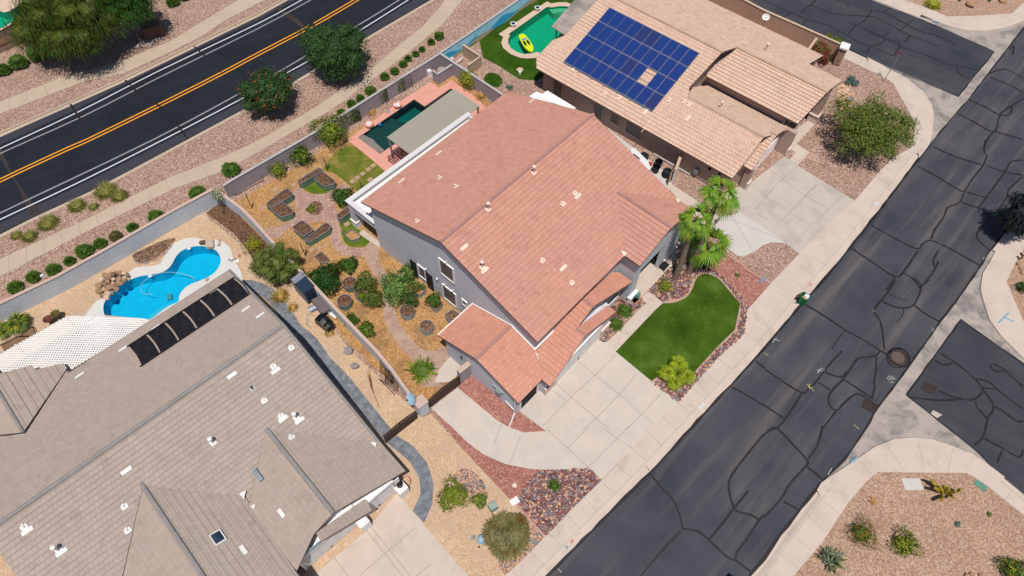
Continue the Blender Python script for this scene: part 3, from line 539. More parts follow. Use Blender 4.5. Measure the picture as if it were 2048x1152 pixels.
# ---- yards (each sheet 4 mm above the one below)
L1, L2, L3, L4, L5 = .004, .008, .012, .016, .02
sheet('gravel_bed', [(-260, 800), (0, 640), (440, 408), (462, 420), (560, 520), (700, 700), (845, 835), (862, 828), (927, 900), (1021, 996), (1090, 1074), (1012, 1150), (850, 1320), (-260, 1500)], L1, 'gravel_beige', holes=[pool_kid_s])
sheet('garden_soil', Z(0, 280, 3.84, (1580, 560), (1720, 460), (1990, 730), (2150, 900), (2230, 1010), (1990, 1000), (1900, 850), (1800, 720), (1700, 650)), L2, 'soil')
sheet('garden_soil', Z(180, 480, 6.4, (540, 190), (700, 110), (950, 0), (1090, -20), (1040, 60), (960, 140), (860, 220), (720, 290), (600, 280)), L2, 'mulch_brown', sm=3)
deck_kid = Z(0, 280, 3.84, (985, 1020), (1040, 980), (1180, 965), (1230, 950), (1290, 850), (1340, 790), (1420, 755), (1500, 750), (1560, 765), (1700, 768), (1770, 830), (1790, 900), (1850, 1010), (1865, 1090), (1840, 1130)) + [(500, 640), (380, 760), (160, 700), (160, 660), (172, 628)] + Z(0, 560, 3.84, (740, 160), (770, 150)) + Z(0, 280, 3.84, (880, 1130), (930, 1060))
sheet('pool_deck', deck_kid, L3, 'pool_deck_white', holes=[pool_kid_s])
sheet('pool_deck', [(0, 700), (160, 625), (310, 640), (330, 700), (100, 860), (0, 900)], L2, 'concrete_tan')
gp = Z(400, 540, 8.23, (690, 165), (850, 165), (1030, 215), (1200, 310), (1350, 430), (1450, 590), (1520, 720), (1640, 870)) + Z(560, 600, 7.2, (130, 100), (200, 230), (290, 350), (400, 440), (520, 540), (620, 680), (720, 830), (850, 950), (1000, 1110)) + Z(500, 852, 3.84, (1120, 70), (1250, 150), (1360, 280), (1410, 440), (1400, 600), (1335, 745), (1250, 650), (1310, 520), (1300, 400), (1230, 280), (1130, 190), (1050, 130)) + [(745, 850), (690, 790), (640, 730), (600, 680), (560, 640)] + Z(400, 540, 8.23, (1310, 800), (1240, 660), (1130, 530), (1000, 420), (850, 360), (700, 250))
sheet('path', gp, L4, 'grey_path')
sheet('gravel_bed', Z(840, 900, 4.57, (310, 260), (350, 190), (450, 175), (560, 270), (600, 350), (540, 420), (480, 430), (400, 340)), L2, 'rock_bed', sm=3)
sheet('gravel_bed', Z(840, 900, 4.57, (900, 560), (1000, 640), (1130, 790), (1090, 850), (990, 950), (780, 1140), (720, 1060), (730, 980), (860, 1000), (990, 860)), L2, 'rock_bed')
# driveway of the grey house
sheet('driveway', Z(600, 960, 6, (150, 1152), (800, 600), (1165, 155), (1560, 620), (2150, 1300), (1700, 2400), (-700, 2400)), L2, 'concrete')
# red house: back garden
sheet('garden_ground', [(455, 412), (600, 330), (660, 290), (862, 165), (885, 108), (1010, 215), (1100, 300), (1020, 760), (935, 745), (850, 822), (760, 745), (700, 690), (560, 530)], L1, 'mulch', holes=[pool_dark])
lawnp = Z(500, 280, 3.84, (560, 230), (640, 110), (760, 40), (840, 60), (1040, 215), (950, 300), (900, 360), (830, 400), (780, 360), (640, 250))
sheet('lawn', lawnp, L2, 'turf_patchy', sm=2)
sheet('lawn', Z(440, 320, 7.2, (1180, 400), (1330, 310), (1660, 390), (1560, 470), (1450, 490), (1330, 485)), L2, 'turf_patch_green', sm=2)
sheet('lawn', Z(500, 280, 3.84, (690, 610), (760, 590), (800, 650), (920, 780), (880, 820), (790, 820), (730, 790), (700, 710)), L2, 'turf_patch_green', sm=2)
pav = Z(440, 320, 7.2, (650, 1020), (760, 940), (830, 980), (1040, 850), (1090, 810), (1105, 700), (1080, 590), (1045, 500), (1080, 410), (1140, 380), (1180, 430), (1290, 480), (1440, 492), (1560, 470), (1620, 420), (1800, 320), (1890, 400), (1760, 450), (1660, 500), (1640, 600), (1660, 720), (1700, 880), (1750, 1000), (1750, 1180)) + Z(560, 480, 7.2, (910, 30), (960, 90), (1080, 110), (1215, 115), (1210, 235), (1060, 240), (900, 210), (790, 130), (730, 40), (722, -20)) + Z(440, 320, 7.2, (1590, 1100), (1600, 980), (1590, 900), (1480, 890), (1250, 905), (1160, 880), (1040, 960), (940, 1020), (900, 1090), (840, 1140), (760, 1120))
sheet('patio', pav, L3, 'pavers')
sheet('garden_soil', Z(440, 320, 7.2, (1270, 680), (1300, 620), (1380, 590), (1450, 610), (1485, 680), (1460, 750), (1390, 795), (1310, 780), (1265, 730)), L4, 'mulch_brown', sm=3)
cpath = Z(560, 480, 7.2, (1290, 30), (1420, 120), (1420, 260), (1450, 350), (1520, 460)) + Z(720, 600, 7.2, (470, 0), (490, 60), (510, 200), (570, 340), (660, 470), (780, 610), (880, 700), (960, 735), (1060, 730), (1180, 660), (1290, 740), (1300, 815), (1190, 960), (1120, 1150), (1200, 1250), (900, 1250), (760, 900)) + Z(720, 600, 7.2, (700, 800), (600, 710), (520, 600), (420, 450), (360, 320), (335, 200), (330, 0)) + Z(560, 480, 7.2, (1470, 700), (1430, 610), (1330, 470), (1230, 290), (1208, 170), (1240, 80))
sheet('path', cpath, L3, 'stamped_path')
sheet('path', Z(720, 600, 7.2, (1300, 815), (1490, 990), (1440, 1050), (1290, 1180), (1080, 1190), (1130, 1020), (1200, 920)), L5, 'concrete_drive')
sheet('path', Z(680, 380, 11.52, (430, 1000), (540, 910), (860, 1150), (1000, 1350), (830, 1280)), L4, 'concrete')
# pink pool deck
sheet('pool_deck', Z(680, 150, 7.2, (100, 930), (880, 370), (1300, 100), (1430, 185), (1600, 75), (2016, 370), (2100, 480), (2500, 800), (1000, 1900), (780, 1500), (380, 1152)), L4, 'pool_deck_pink', holes=[pool_dark])
# front of the red house
sheet('gravel_bed', [(865, 822), (925, 760), (960, 745), (1030, 820), (1092, 862), (1200, 940), (1204, 960), (1096, 1068), (1085, 1068), (927, 900)], L2, 'gravel_red')
drv = Z(740, 680, 6.4, (790, 870), (1130, 600), (1600, 1010), (1640, 1045)) + Z(840, 900, 4.57, (640, -195)) + Z(1010, 852, 3.84, (0, 5), (140, 48), (320, 40)) + [(1030, 812), (1120, 740), (1200, 670), (1353, 805), (1204, 960)] + Z(1010, 852, 3.84, (650, 325), (480, 345), (200, 330), (0, 295)) + Z(500, 852, 3.84, (1830, 240), (1700, 150), (1560, 10)) + [(890, 845), (880, 836)]
drv = [(863, 816), (915, 775), (996, 842), (1020, 855), (1048, 865), (1092, 862), (1030, 815), (1120, 735), (1200, 665), (1232, 704), (1356, 803), (1204, 960), (1180, 937), (1135, 941), (1062, 938), (1010, 928), (966, 908), (935, 885), (905, 855), (880, 833)]
sheet('driveway', drv, L4, 'concrete_drive')
sheet('path', Z(1010, 560, 3.84, (1050, 130), (1100, 85), (1215, 175), (1150, 230), (850, 550), (775, 490), (1080, 180)), L5, 'concrete')
sheet('path', Z(1160, 480, 7.68, (700, 700), (950, 400), (1130, 200), (1400, 380), (1240, 570), (1040, 780), (830, 980)), L3, 'concrete')
sheet('path', [(1275, 470), (1330, 420), (1360, 470), (1350, 520), (1330, 560), (1270, 560)], L2, 'concrete')
bed_f = Z(1240, 420, 5.237, (280, 850), (500, 640), (700, 500), (1100, 430), (1160, 470), (1580, 770), (1560, 790), (1340, 1060), (1275, 1290), (1035, 1520)) + [(1356, 803), (1303, 760), (1430, 640), (1300, 600), (1232, 600)]
sheet('gravel_bed', bed_f, L1, 'gravel_red')
sheet('gravel_bed', Z(1240, 420, 5.237, (280, 850), (520, 600), (760, 520), (1000, 640), (1100, 720), (1250, 900), (1290, 1000), (1200, 1010), (1000, 1010), (600, 1000), (440, 970)), L2, 'rock_bed')
sheet('gravel_bed', Z(1010, 560, 3.84, (1700, 30), (1760, 60), (1830, 150), (1860, 250), (1835, 420), (1650, 580), (1330, 940), (1140, 800), (1200, 730), (1440, 720), (1760, 390), (1800, 200)), L2, 'rock_bed')
sheet('gravel_bed', Z(1010, 560, 3.84, (725, 460), (850, 330), (980, 230), (1080, 180), (1040, 145), (900, 60), (700, 300)), L3, 'rock_bed')
sheet('gravel_bed', Z(840, 900, 4.57, (900, 440), (1000, 260), (1100, 185), (1540, 165), (1660, 270), (1150, 785), (1040, 660), (950, 540)), L3, 'rock_bed')
turf_f = Z(1010, 560, 3.84, (850, 550), (1215, 172)) + smoothp(Z(1240, 420, 5.237, (450, 968), (560, 960), (680, 910), (740, 830), (775, 740), (810, 690), (870, 665), (950, 675), (1040, 720), (1130, 820), (1260, 975)), 3, False) + Z(1010, 560, 3.84, (1800, 200), (1765, 380), (1650, 500), (1440, 720), (1130, 780))
sheet('lawn', turf_f, L4, 'turf')
bt = MB(); ribbon(bt, PP(smoothp(Z(1240, 420, 5.237, (440, 966), (560, 958), (680, 908), (740, 830), (775, 740), (810, 690), (870, 660), (950, 668), (1040, 712), (1130, 812), (1270, 975)), 4, False) + Z(1010, 560, 3.84, (1815, 190), (1775, 385), (1650, 508), (1450, 725)), .05), .2)
ribbon(bt, PP(Z(1010, 560, 3.84, (1130, 785), (1185, 745)), .05), .2)
ribbon(bt, PP(Z(1240, 420, 5.237, (1130, 470), (1250, 550), (1360, 640), (1480, 710), (1580, 770)), .05), .16)
ribbon(bt, PP(Z(840, 900, 4.57, (830, 440), (900, 530), (1000, 640), (1140, 790)), .05), .18)
kind(bt.build('lawn_border', 'border_pink'))
# tan house yard
sheet('gravel_bed', [(905, 118), (930, 85), (1180, -60), (1200, 120), (1220, 250), (1180, 310), (1020, 250)], L1, 'gravel_pink', holes=[pool_grn])
sheet('lawn', Z(980, 0, 7.2, (-140, 480), (0, 410), (560, 90), (900, -200), (1400, -200), (1500, 300), (900, 1000), (690, 1160), (420, 1140), (130, 950), (-100, 830), (-150, 600)), L2, 'turf_dark', holes=[pool_grn], sm=0)
sheet('lawn', Z(760, 60, 6.776, (1410, 640), (1470, 580), (1560, 585), (1640, 640), (1660, 710), (1600, 775), (1500, 760), (1420, 710)), L3, 'turf_dark', sm=3)
cop = Z(980, 0, 7.2, (125, 490), (820, 20), (880, 50), (980, 32), (1100, 32), (1230, 75), (1280, 100), (1380, 200), (1380, 340), (1280, 500), (1120, 660), (900, 780), (790, 800), (740, 770), (670, 830), (560, 840), (440, 832), (300, 780), (190, 690), (163, 610), (190, 530))
sheet('pool_coping', cop, .03, 'coping_tan', holes=[pool_grn], thick=.05)
sheet('driveway', Z(1380, 220, 5.76, (620, 900), (1080, 540), (1150, 570), (1240, 640), (1840, 1010)) + [(1712, 403), (1604, 512), (1572, 487), (1545, 468), (1478, 424), (1440, 388), (1480, 372)], L3, 'concrete_old')
sheet('driveway', Z(1240, 420, 5.237, (1100, 60), (1170, 55), (1250, 15), (1600, 250), (1740, 350), (1600, 335), (1500, 370), (1400, 440), (1310, 480), (1230, 480), (1100, 380), (1000, 250), (980, 100)), L4, 'concrete_white')
sheet('path', Z(1260, 280, 8.23, (610, 770), (680, 725), (1010, 940), (1240, 1080), (1500, 1300), (1300, 1500), (1000, 1200)), L4, 'concrete')
sheet('path', [(1160, 215), (1340, 350), (1345, 375), (1300, 400), (1180, 290), (1120, 230)], L2, 'concrete_white')
sheet('path', Z(1380, 220, 5.76, (1160, 450), (1230, 390), (1380, 490), (1240, 640), (1150, 570), (1215, 490)), L4, 'concrete')
sheet('path', Z(1380, 220, 5.76, (1250, 200), (1400, 90), (1460, 140), (1240, 380), (1090, 490), (1060, 440)), L4, 'concrete')
sheet('path', Z(1380, 220, 5.76, (1340, 560), (1390, 485), (1700, 640), (1690, 680)), L4, 'border_pink')
sheet('gravel_bed', Z(1528, 0, 3.84, (560, 660), (620, 640), (690, 720), (680, 820), (600, 830), (560, 740)), L3, 'coping_tan')
# joints in the concrete
jt = MB()
JZ = 0.
def jn(z, *L, wd=.03):
    global JZ
    for q in L: JZ += .00006; ribbon(jt, PP(q, z + .003 + JZ), wd)
j3 = lambda *p: Z(1010, 560, 3.84, *p); j7 = a7
jn(L4, j3((565, 625), (690, 730), (880, 880), (1050, 1030), (1180, 1130)), j3((850, 575), (690, 730), (510, 900), (290, 1120)), j3((1010, 720), (880, 880), (700, 1060), (600, 1150)), j3((1210, 860), (1050, 1030), (930, 1150)), j3((390, 790), (510, 900), (700, 1060), (800, 1150)), j3((370, 850), (470, 930)),
   j7((320, 20), (480, 170), (650, 325)), j7((650, 0), (480, 170)), j7((1155, 0), (745, 410)), j7((950, 0), (880, 75), (650, 305)), j7((720, 0), (985, 175), (1110, 340)) , j7((120, 80), (35, 290)), j7((0, -80), (-90, 150)))
jn(L4, [(1356, 803), (1180, 985)]) if 0 else None
q1 = Z(1380, 220, 5.76, (1240, 640), (1000, 860), (740, 1150)); q2 = Z(1380, 220, 5.76, (1470, 850), (1170, 1152)); q3 = Z(1380, 220, 5.76, (870, 650), (1320, 980), (1600, 1152)); q4 = Z(1380, 220, 5.76, (700, 860), (1130, 1150)); q5 = Z(1528, 280, 3.84, (610, 420), (330, 690), (180, 830)); q6 = Z(1528, 280, 3.84, (0, 430), (250, 590), (470, 730)); q7 = Z(1528, 280, 3.84, (700, 470), (400, 850), (300, 880))
jn(L3, q1, q2, q3, q4, q5, q6, q7, Z(1528, 280, 3.84, (400, 340), (110, 650)))
jn(L2, *(Z(600, 960, 6, *q) for q in (((410, 930), (600, 1180)), ((800, 610), (1230, 1150)), ((860, 570), (1320, 1150)), ((1400, 560), (720, 1140)), ((1560, 1010), (1400, 1150)))))
jn(L4, *(Z(1240, 420, 5.237, *q) for q in (((1170, 60), (1400, 440)), ((1150, 90), (1740, 330)),)))
# sidewalk joints: short lines across
def joints_between(z, A_, B_, n, wd=.025):
    for i in range(n):
        t = (i + .5) / n
        def at(Lp):
            ds = [0]
            for a, b in zip(Lp, Lp[1:]): ds.append(ds[-1] + math.dist(a, b))
            D = t * ds[-1]
            for k in range(len(Lp) - 1):
                if D <= ds[k + 1]: f = (D - ds[k]) / (ds[k + 1] - ds[k]); return (Lp[k][0] + f * (Lp[k + 1][0] - Lp[k][0]), Lp[k][1] + f * (Lp[k + 1][1] - Lp[k][1]))
            return Lp[-1]
        jn(z, [at(A_), at(B_)], wd=wd)
joints_between(.024, [(0, 518), (167, 441), (338, 355), (443, 315), (518, 280), (630, 215), (695, 170), (742, 138), (794, 94), (846, 52), (890, 0)], [(0, 553), (180, 460), (351, 376), (456, 339), (523, 300), (664, 219), (708, 187), (750, 156), (812, 109), (885, 49), (926, 0)], 27)
joints_between(.024, [(0, 203), (120, 156), (247, 120), (338, 84), (427, 29), (476, 0)], [(0, 228), (167, 163), (247, 147), (349, 100), (448, 42), (530, 0)], 14)
def perp(base, d0, d1, step, z=.023, sgn=1):
    s = 0; nxt = step
    for a_, b_ in zip(base, base[1:]):
        L = (b_ - a_).length; d = (b_ - a_) / L; n_ = Vector((-d.y, d.x, 0)) * sgn
        while nxt < s + L: p = a_ + d * (nxt - s); p = Vector((p.x, p.y, z)); ribbon(jt, [p + n_ * d0, p + n_ * d1], .02); nxt += step
        s += L
perp(PP(e1), .66, 2.15, 1.75); perp(PP(e1r), .66, 2.1, 1.75, sgn=-1); perp(PP(e3), .66, 2.0, 1.8, sgn=-1); perp(PP(side_lo), .66, 2.0, 1.8); perp(PP(side2_lo), .66, 2.0, 1.8, sgn=-1); perp(PP(c2), .2, 2.3, 2.6, sgn=-1)
for q_, sg in ((PP(e1), 1), (PP(e1r), -1)): ribbon(jt, [Vector((p.x, p.y, .023)) for p in offp(q_, .68 * sg)], .018)
kind(jt.build('concrete_joint', 'joint'))
# chalk and paint marks on concrete and asphalt
ch = MB()
SCZ = 0.
def scr(z, mi, *L, wd=.05):
    global SCZ
    for q in L: SCZ += .0002; ribbon(ch, PP(q, z + .018 + SCZ if z < 0 else z + .004 + SCZ), wd, mi)
scr(.02, 0, *(Z(840, 900, 4.57, *q) for q in (((1080, 860), (1110, 830), (1130, 850), (1100, 880)), ((1120, 870), (1160, 850), (1130, 890)), ((1105, 835), (1140, 880)), ((1420, 780), (1440, 760), (1430, 800)), ((1450, 770), (1470, 745), (1460, 780)))))
scr(.02, 1, *(Z(840, 900, 4.57, *q) for q in (((1370, 840), (1400, 815), (1390, 850), (1370, 850)), ((1380, 820), (1410, 840)))), Z(1540, 540, 11.52, (880, 340), (930, 290), (960, 350), (920, 370), (890, 350)), Z(1528, 280, 3.84, (1200, 70), (1215, 60), (1215, 85), (1200, 80)))
scr(.02, 2, Z(840, 900, 4.57, (1325, 880), (1350, 880), (1345, 910), (1330, 890)), Z(1540, 540, 11.52, (550, 740), (610, 760)), Z(1528, 280, 3.84, (1170, 100), (1195, 110)), wd=.1)
scr(.02, 2, a8((665, 285), (720, 240)), a8((670, 275), (705, 250)), a4((1800, 330), (1880, 250)), a4((1850, 290), (1920, 320)), a1((1300, 160), (1350, 170)), wd=.12)
scr(zc, 0, *(a4(*q) for q in (((945, 760), (960, 735), (975, 750), (955, 770)), ((970, 740), (985, 735), (980, 760)), ((985, 765), (1005, 745), (1000, 770)), ((965, 785), (1000, 790), (980, 775)), ((1290, 380), (1305, 372), (1295, 395), (1285, 402)), ((405, 690), (450, 700)), ((410, 715), (440, 675), (465, 690)), ((70, 450), (120, 470)), ((65, 480), (100, 445)))), a2((1680, 905), (1690, 900), (1685, 925), (1675, 935)), a7((405, 1095), (435, 1125)), a8((490, 375), (520, 325)), wd=.04)
scr(zc, 3, *(a4(*q) for q in (((330, 800), (385, 855)), ((345, 830), (375, 825)), ((0, 560), (35, 580)), ((690, 1110), (730, 1145)), ((350, 795), (345, 830)))), wd=.05)
kind(ch.build('paint_mark', ['chalk_white', 'chalk_red', 'chalk_blue', 'chalk_yellow']))
for pl in ([(1397, 812), (1405, 805), (1409, 809), (1401, 818)], [(1748, 409), (1753, 402), (1757, 406), (1752, 411)]):
    c = sum((P(x, y, .05) for x, y in pl), Vector()) / 4; d = (P(*pl[3], .05) - P(*pl[0], .05)); d = (P(*pl[2], .05) - P(*pl[3], .05)).normalized(); n = Vector((d.y, -d.x, 0)); mb = MB()
    mb.face([c - d * .26 - n * .12, c + d * .26 - n * .12, c + d * .26 + n * .12, c - d * .26 + n * .12][::-1])
    for k in range(5): q = c + d * (-.17 + k * .085) + Vector((0, 0, .004)); mb.face([q - d * .025 - n * .05, q + d * .025 - n * .05, q + d * .025 + n * .05, q - d * .025 + n * .05][::-1], 1)
    kind(mb.build('kerb_number', ['vent_white', 'hose_blue']))
# ---------------------------------------------------------------- pools
def pool(name, out, zw, depth, mat, water, steps=(), n_floor=None):
    mb = MB(); top = PP(out, -.02)
    a = sum(top[i].x * top[(i + 1) % len(top)].y - top[(i + 1) % len(top)].x * top[i].y for i in range(len(top)))
    if a < 0: top = top[::-1]
    for i in range(len(top)):
        p, q = top[i], top[(i + 1) % len(top)]; mb.face([p, q, Vector((q.x, q.y, -depth)), Vector((p.x, p.y, -depth))])
    fl = [Vector((p.x, p.y, -depth)) for p in top]
    for t in geometry.tessellate_polygon([fl]): mb.face([fl[i] for i in t])
    for px, z, mi in steps:
        mb.prism(PP(px, z), -depth, mi)
    o = kind(mb.build('pool_basin', mat))
    bm = bmesh.new(); bm.from_mesh(o.data); bmesh.ops.recalc_face_normals(bm, faces=bm.faces); bm.to_mesh(o.data); bm.free()
    sheet('pool_water', None, zw, water, pts3=[Vector((p.x, p.y, zw)) for p in top])
pool('kid', pool_kid_s, -.1, 1.15, ['basin_blue', 'basin_step'], 'water_blue', [(Z(180, 480, 6.4, (1128, 790), (1000, 820), (850, 900), (760, 980), (700, 1060), (850, 1100), (1100, 900)), -.4, 1)])
pool('grn', pool_grn, -.1, 1.0, ['basin_green', 'basin_step_green'], 'water_green', [(Z(980, 0, 7.2, (850, 130), (1000, 92), (1110, 95), (1210, 145), (1150, 190), (1080, 175), (1000, 175), (920, 200), (870, 160)), -.3, 1), (Z(980, 0, 7.2, (890, 190), (1000, 170), (1080, 180), (1130, 210), (1080, 240), (1020, 205), (920, 210)), -.5, 1)])
pool('dark', pool_dark, -.1, .9, ['basin_teal', 'basin_dark', 'beach_grey', 'basin_edge'], 'water_dark', [(Z(680, 150, 7.2, (330, 855), (620, 690), (750, 620), (930, 690), (780, 1000), (650, 1085)), -.3, 1), (Z(680, 150, 7.2, (262, 900), (335, 858), (480, 930), (520, 980), (640, 1085), (580, 1138)), -.045, 2), (Z(680, 150, 7.2, (330, 855), (1068, 352), (1216, 452), (1190, 470), (1065, 390), (620, 690), (480, 760), (350, 870)), -.16, 3), (Z(680, 150, 7.2, (1220, 455), (1595, 195), (1645, 225), (1240, 480)), -.09, 3)])
pool('tl', pool_tl, -.1, 1.0, ['basin_green'], 'water_green')
sheet('pool_deck', [(-120, 20), (-60, -60), (160, -60), (60, 20), (0, 30), (42, 15), (48, 5), (20, 23), (8, 26), (-10, 19), (-60, 12)], L2, 'coping_tan') if 0 else sheet('pool_deck', [(-100, -40), (140, -60), (62, 18), (41, 8), (20, 22), (8, 25), (-10, 18), (-30, 10), (-100, 0)], L2, 'coping_tan')
plain('slat_pale', (214, 206, 188), .7, .04)
# ================================================================ HOUSES
def clip(poly, s0, sgn):
    r = []
    for i in range(len(poly)):
        a, b = poly[i], poly[(i + 1) % len(poly)]; da, db = sgn * (a[1] - s0), sgn * (b[1] - s0)
        if da >= 0: r.append(a)
        if (da > 0 > db) or (da < 0 < db): t = da / (da - db); r.append((a[0] + t * (b[0] - a[0]), s0))
    return r
def roofplane(mb, fr, pl, poly, mi=0, step=.38, lift=.045, thick=.14, fmi=3, steps=True):
    """a tiled roof plane z = c + a u + b v; poly = (u, v) corners. Courses are stepped; the butts are real."""
    c, a, b = pl; g = math.hypot(a, b); du, dv = a / g, b / g; cs = 1 / math.sqrt(1 + g * g)
    O = fr.w(poly[0][0], poly[0][1], c + a * poly[0][0] + b * poly[0][1])
    Uv = (fr.U * du + fr.V * dv + Vector((0, 0, g))) * cs; E = (fr.U * -dv + fr.V * du); N = Uv.cross(E)
    if N.z < 0: N = -N
    pts = []
    for u, v in poly:
        q = fr.w(u, v, c + a * u + b * v) - O; pts.append((q.dot(E), q.dot(Uv)))
    ar = sum(pts[i][0] * pts[(i + 1) % len(pts)][1] - pts[(i + 1) % len(pts)][0] * pts[i][1] for i in range(len(pts)))
    flip = (E.cross(Uv).z < 0)
    s0 = min(p[1] for p in pts); s1 = max(p[1] for p in pts); k = int((s1 - s0) / step) + 1
    tris = [[pts[i] for i in t] for t in geometry.tessellate_polygon([[Vector((p[0], p[1], 0)) for p in pts]])]
    for tri in tris:
        if (tri[1][0] - tri[0][0]) * (tri[2][1] - tri[0][1]) - (tri[2][0] - tri[0][0]) * (tri[1][1] - tri[0][1]) < 0: tri = tri[::-1]
        ts0 = min(p[1] for p in tri); ts1 = max(p[1] for p in tri)
        for i in range(int((ts0 - s0) / step), min(k, int((ts1 - s0) / step) + 1)):
            a0, a1 = s0 + i * step, s0 + (i + 1) * step
            q = clip(clip(tri, a0, 1), a1, -1)
            if len(q) < 3: continue
            f = lambda p: O + E * p[0] + Uv * p[1] + N * (lift * (1 - (p[1] - a0) / step) + .004)
            w_ = [f(p) for p in q]; uv = [(p[0], p[1] - s0) for p in q]
            if flip: w_ = w_[::-1]; uv = uv[::-1]
            mb.face(w_, mi, uv)
            lo = [p for p in q if abs(p[1] - a0) < 1e-5]
            if len(lo) >= 2 and i:
                e0, e1_ = min(p[0] for p in lo), max(p[0] for p in lo)
                P0, P1 = O + E * e0 + Uv * a0, O + E * e1_ + Uv * a0
                mb.face([P0, P1, P1 + N * (lift + .004), P0 + N * (lift + .004)], mi, [(e0, i * step), (e1_, i * step), (e1_, i * step), (e0, i * step)])
    # underside and edges
    T = [O + E * p[0] + Uv * p[1] for p in pts]; n = len(T)
    dn = Vector((0, 0, -thick))
    for t in geometry.tessellate_polygon([[Vector((p[0], p[1], 0)) for p in pts]]): mb.face([T[i] + dn for i in t], fmi)
    for i in range(n): p, q = T[i], T[(i + 1) % n]; mb.face([p + dn, q + dn, q + N * .03, p + N * .03], fmi)
def rcap(mb, fr, a, b, r=.12):
    A_ = fr.w(*a); B_ = fr.w(*b); L = (B_ - A_).length; n = max(1, int(L / .42)); d = (B_ - A_) / n
    for i in range(n): mb.tube([A_ + d * i, A_ + d * (i + 1.08)], [r * 1.06, r * .94], 8)
def vents(h, fr, pl, flats=(), pipes=(), domes=(), mat='vent_white', axis=0):
    c, a, b = pl; zf = lambda u, v: c + a * u + b * v
    for x, y in flats:
        u, v = fr.on(x, y, pl); mb = MB(); z = zf(u, v); cc = []
        hu, hv = ((.34, .12) if axis == 0 else (.13, .32))
        for du, dv in ((-hu, hv), (hu, hv), (hu, -hv), (-hu, -hv)): cc.append((u + du, v + dv, zf(u + du, v + dv) + .03))
        mb.hexa([fr.w(*q) for q in cc] + [fr.w(q[0], q[1], q[2] + .07) for q in cc])
        mb.build('roof_vent', mat, h)
    for x, y in pipes:
        u, v = fr.on(x, y, pl); z = zf(u, v); mb = MB(); cc = []
        for du, dv in ((-.2, .16), (.2, .16), (.2, -.16), (-.2, -.16)): cc.append((u + du, v + dv, zf(u + du, v + dv) + .05))
        mb.hexa([fr.w(*q) for q in cc] + [fr.w(q[0], q[1], q[2] + .03) for q in cc])
        o = mb.build('flashing', mat, h); mb = MB(); q = fr.w(u, v, z); mb.lathe(q, [(.07, 0), (.07, .62), (.15, .64), (.16, .78), (.05, .84), (0, .84)], 12); mb.build('vent_pipe', mat, o)
    for x, y in domes:
        u, v = fr.on(x, y, pl); z = zf(u, v); mb = MB(); cc = []
        for du, dv in ((-.2, .15), (.2, .15), (.2, -.15), (-.2, -.15)): cc.append((u + du, v + dv, zf(u + du, v + dv) + .05))
        mb.hexa([fr.w(*q) for q in cc] + [fr.w(q[0], q[1], q[2] + .03) for q in cc])
        q = fr.w(u, v, z); mb.lathe(q, [(.05, 0), (.05, .2), (.0, .2)], 10); mb.box(fr, u - .08, u + .08, v - .2, v - .08, z + .05, z + .2)
        mb.build('roof_vent', mat, h)
def walls(mb, fr, uv, z1, mi=0, z0=0):
    mb.prism([fr.w(u, v, z1) for u, v in uv], z0, mi)
def gable(mb, fr, u0, u1, prof, mi=0):
    """solid slab between u0 and u1 with the (v, z) profile"""
    A_ = [fr.w(u0, v, z) for v, z in prof]; B_ = [fr.w(u1, v, z) for v, z in prof]; n = len(prof)
    mb.face(A_, mi, prof); mb.face(B_[::-1], mi, prof[::-1])
    for i in range(n): j = (i + 1) % n; mb.face([A_[j], A_[i], B_[i], B_[j]], mi, [(prof[j][0], prof[j][1])] * 4)
def gablev(mb, fr, v0, v1, prof, mi=0):
    A_ = [fr.w(u, v0, z) for u, z in prof]; B_ = [fr.w(u, v1, z) for u, z in prof]; n = len(prof)
    mb.face(A_, mi, prof); mb.face(B_[::-1], mi, prof[::-1])
    for i in range(n): j = (i + 1) % n; mb.face([A_[j], A_[i], B_[i], B_[j]], mi, [prof[j]] * 4)
def window_u(h, fr, u, c4, name='window', fw=.12, pane='window_shade', frame='trim_white', off=-1):
    """window on the plane u = const, corners (v, z)"""
    v0, v1 = min(c[0] for c in c4), max(c[0] for c in c4); z0, z1 = min(c[1] for c in c4), max(c[1] for c in c4)
    mb = MB(); a, b = u + off * .09, u + off * .0
    for q in ((v0, v1, z1 - fw, z1), (v0, v1, z0, z0 + fw), (v0, v0 + fw, z0 + fw, z1 - fw), (v1 - fw, v1, z0 + fw, z1 - fw)): mb.box(fr, a, b, *q)
    o = mb.build(name, frame, h)
    mb = MB(); mb.box(fr, u + off * .03, u + off * .002, v0 + fw, v1 - fw, z0 + fw, z1 - fw); mb.build('pane', pane, o); return o
def window_v(h, fr, v, u0, u1, z0, z1, fw=.1, pane='window_shade', frame='trim_white', name='window'):
    mb = MB(); a, b = v, v + .09
    for q in ((u0, u1, z1 - fw, z1), (u0, u1, z0, z0 + fw), (u0, u0 + fw, z0 + fw, z1 - fw), (u1 - fw, u1, z0 + fw, z1 - fw)): mb.box(fr, q[0], q[1], a, b, q[2], q[3])
    o = mb.build(name, frame, h); mb = MB(); mb.box(fr, u0 + fw, u1 - fw, v + .002, v + .03, z0 + fw, z1 - fw); mb.build('pane', pane, o); return o
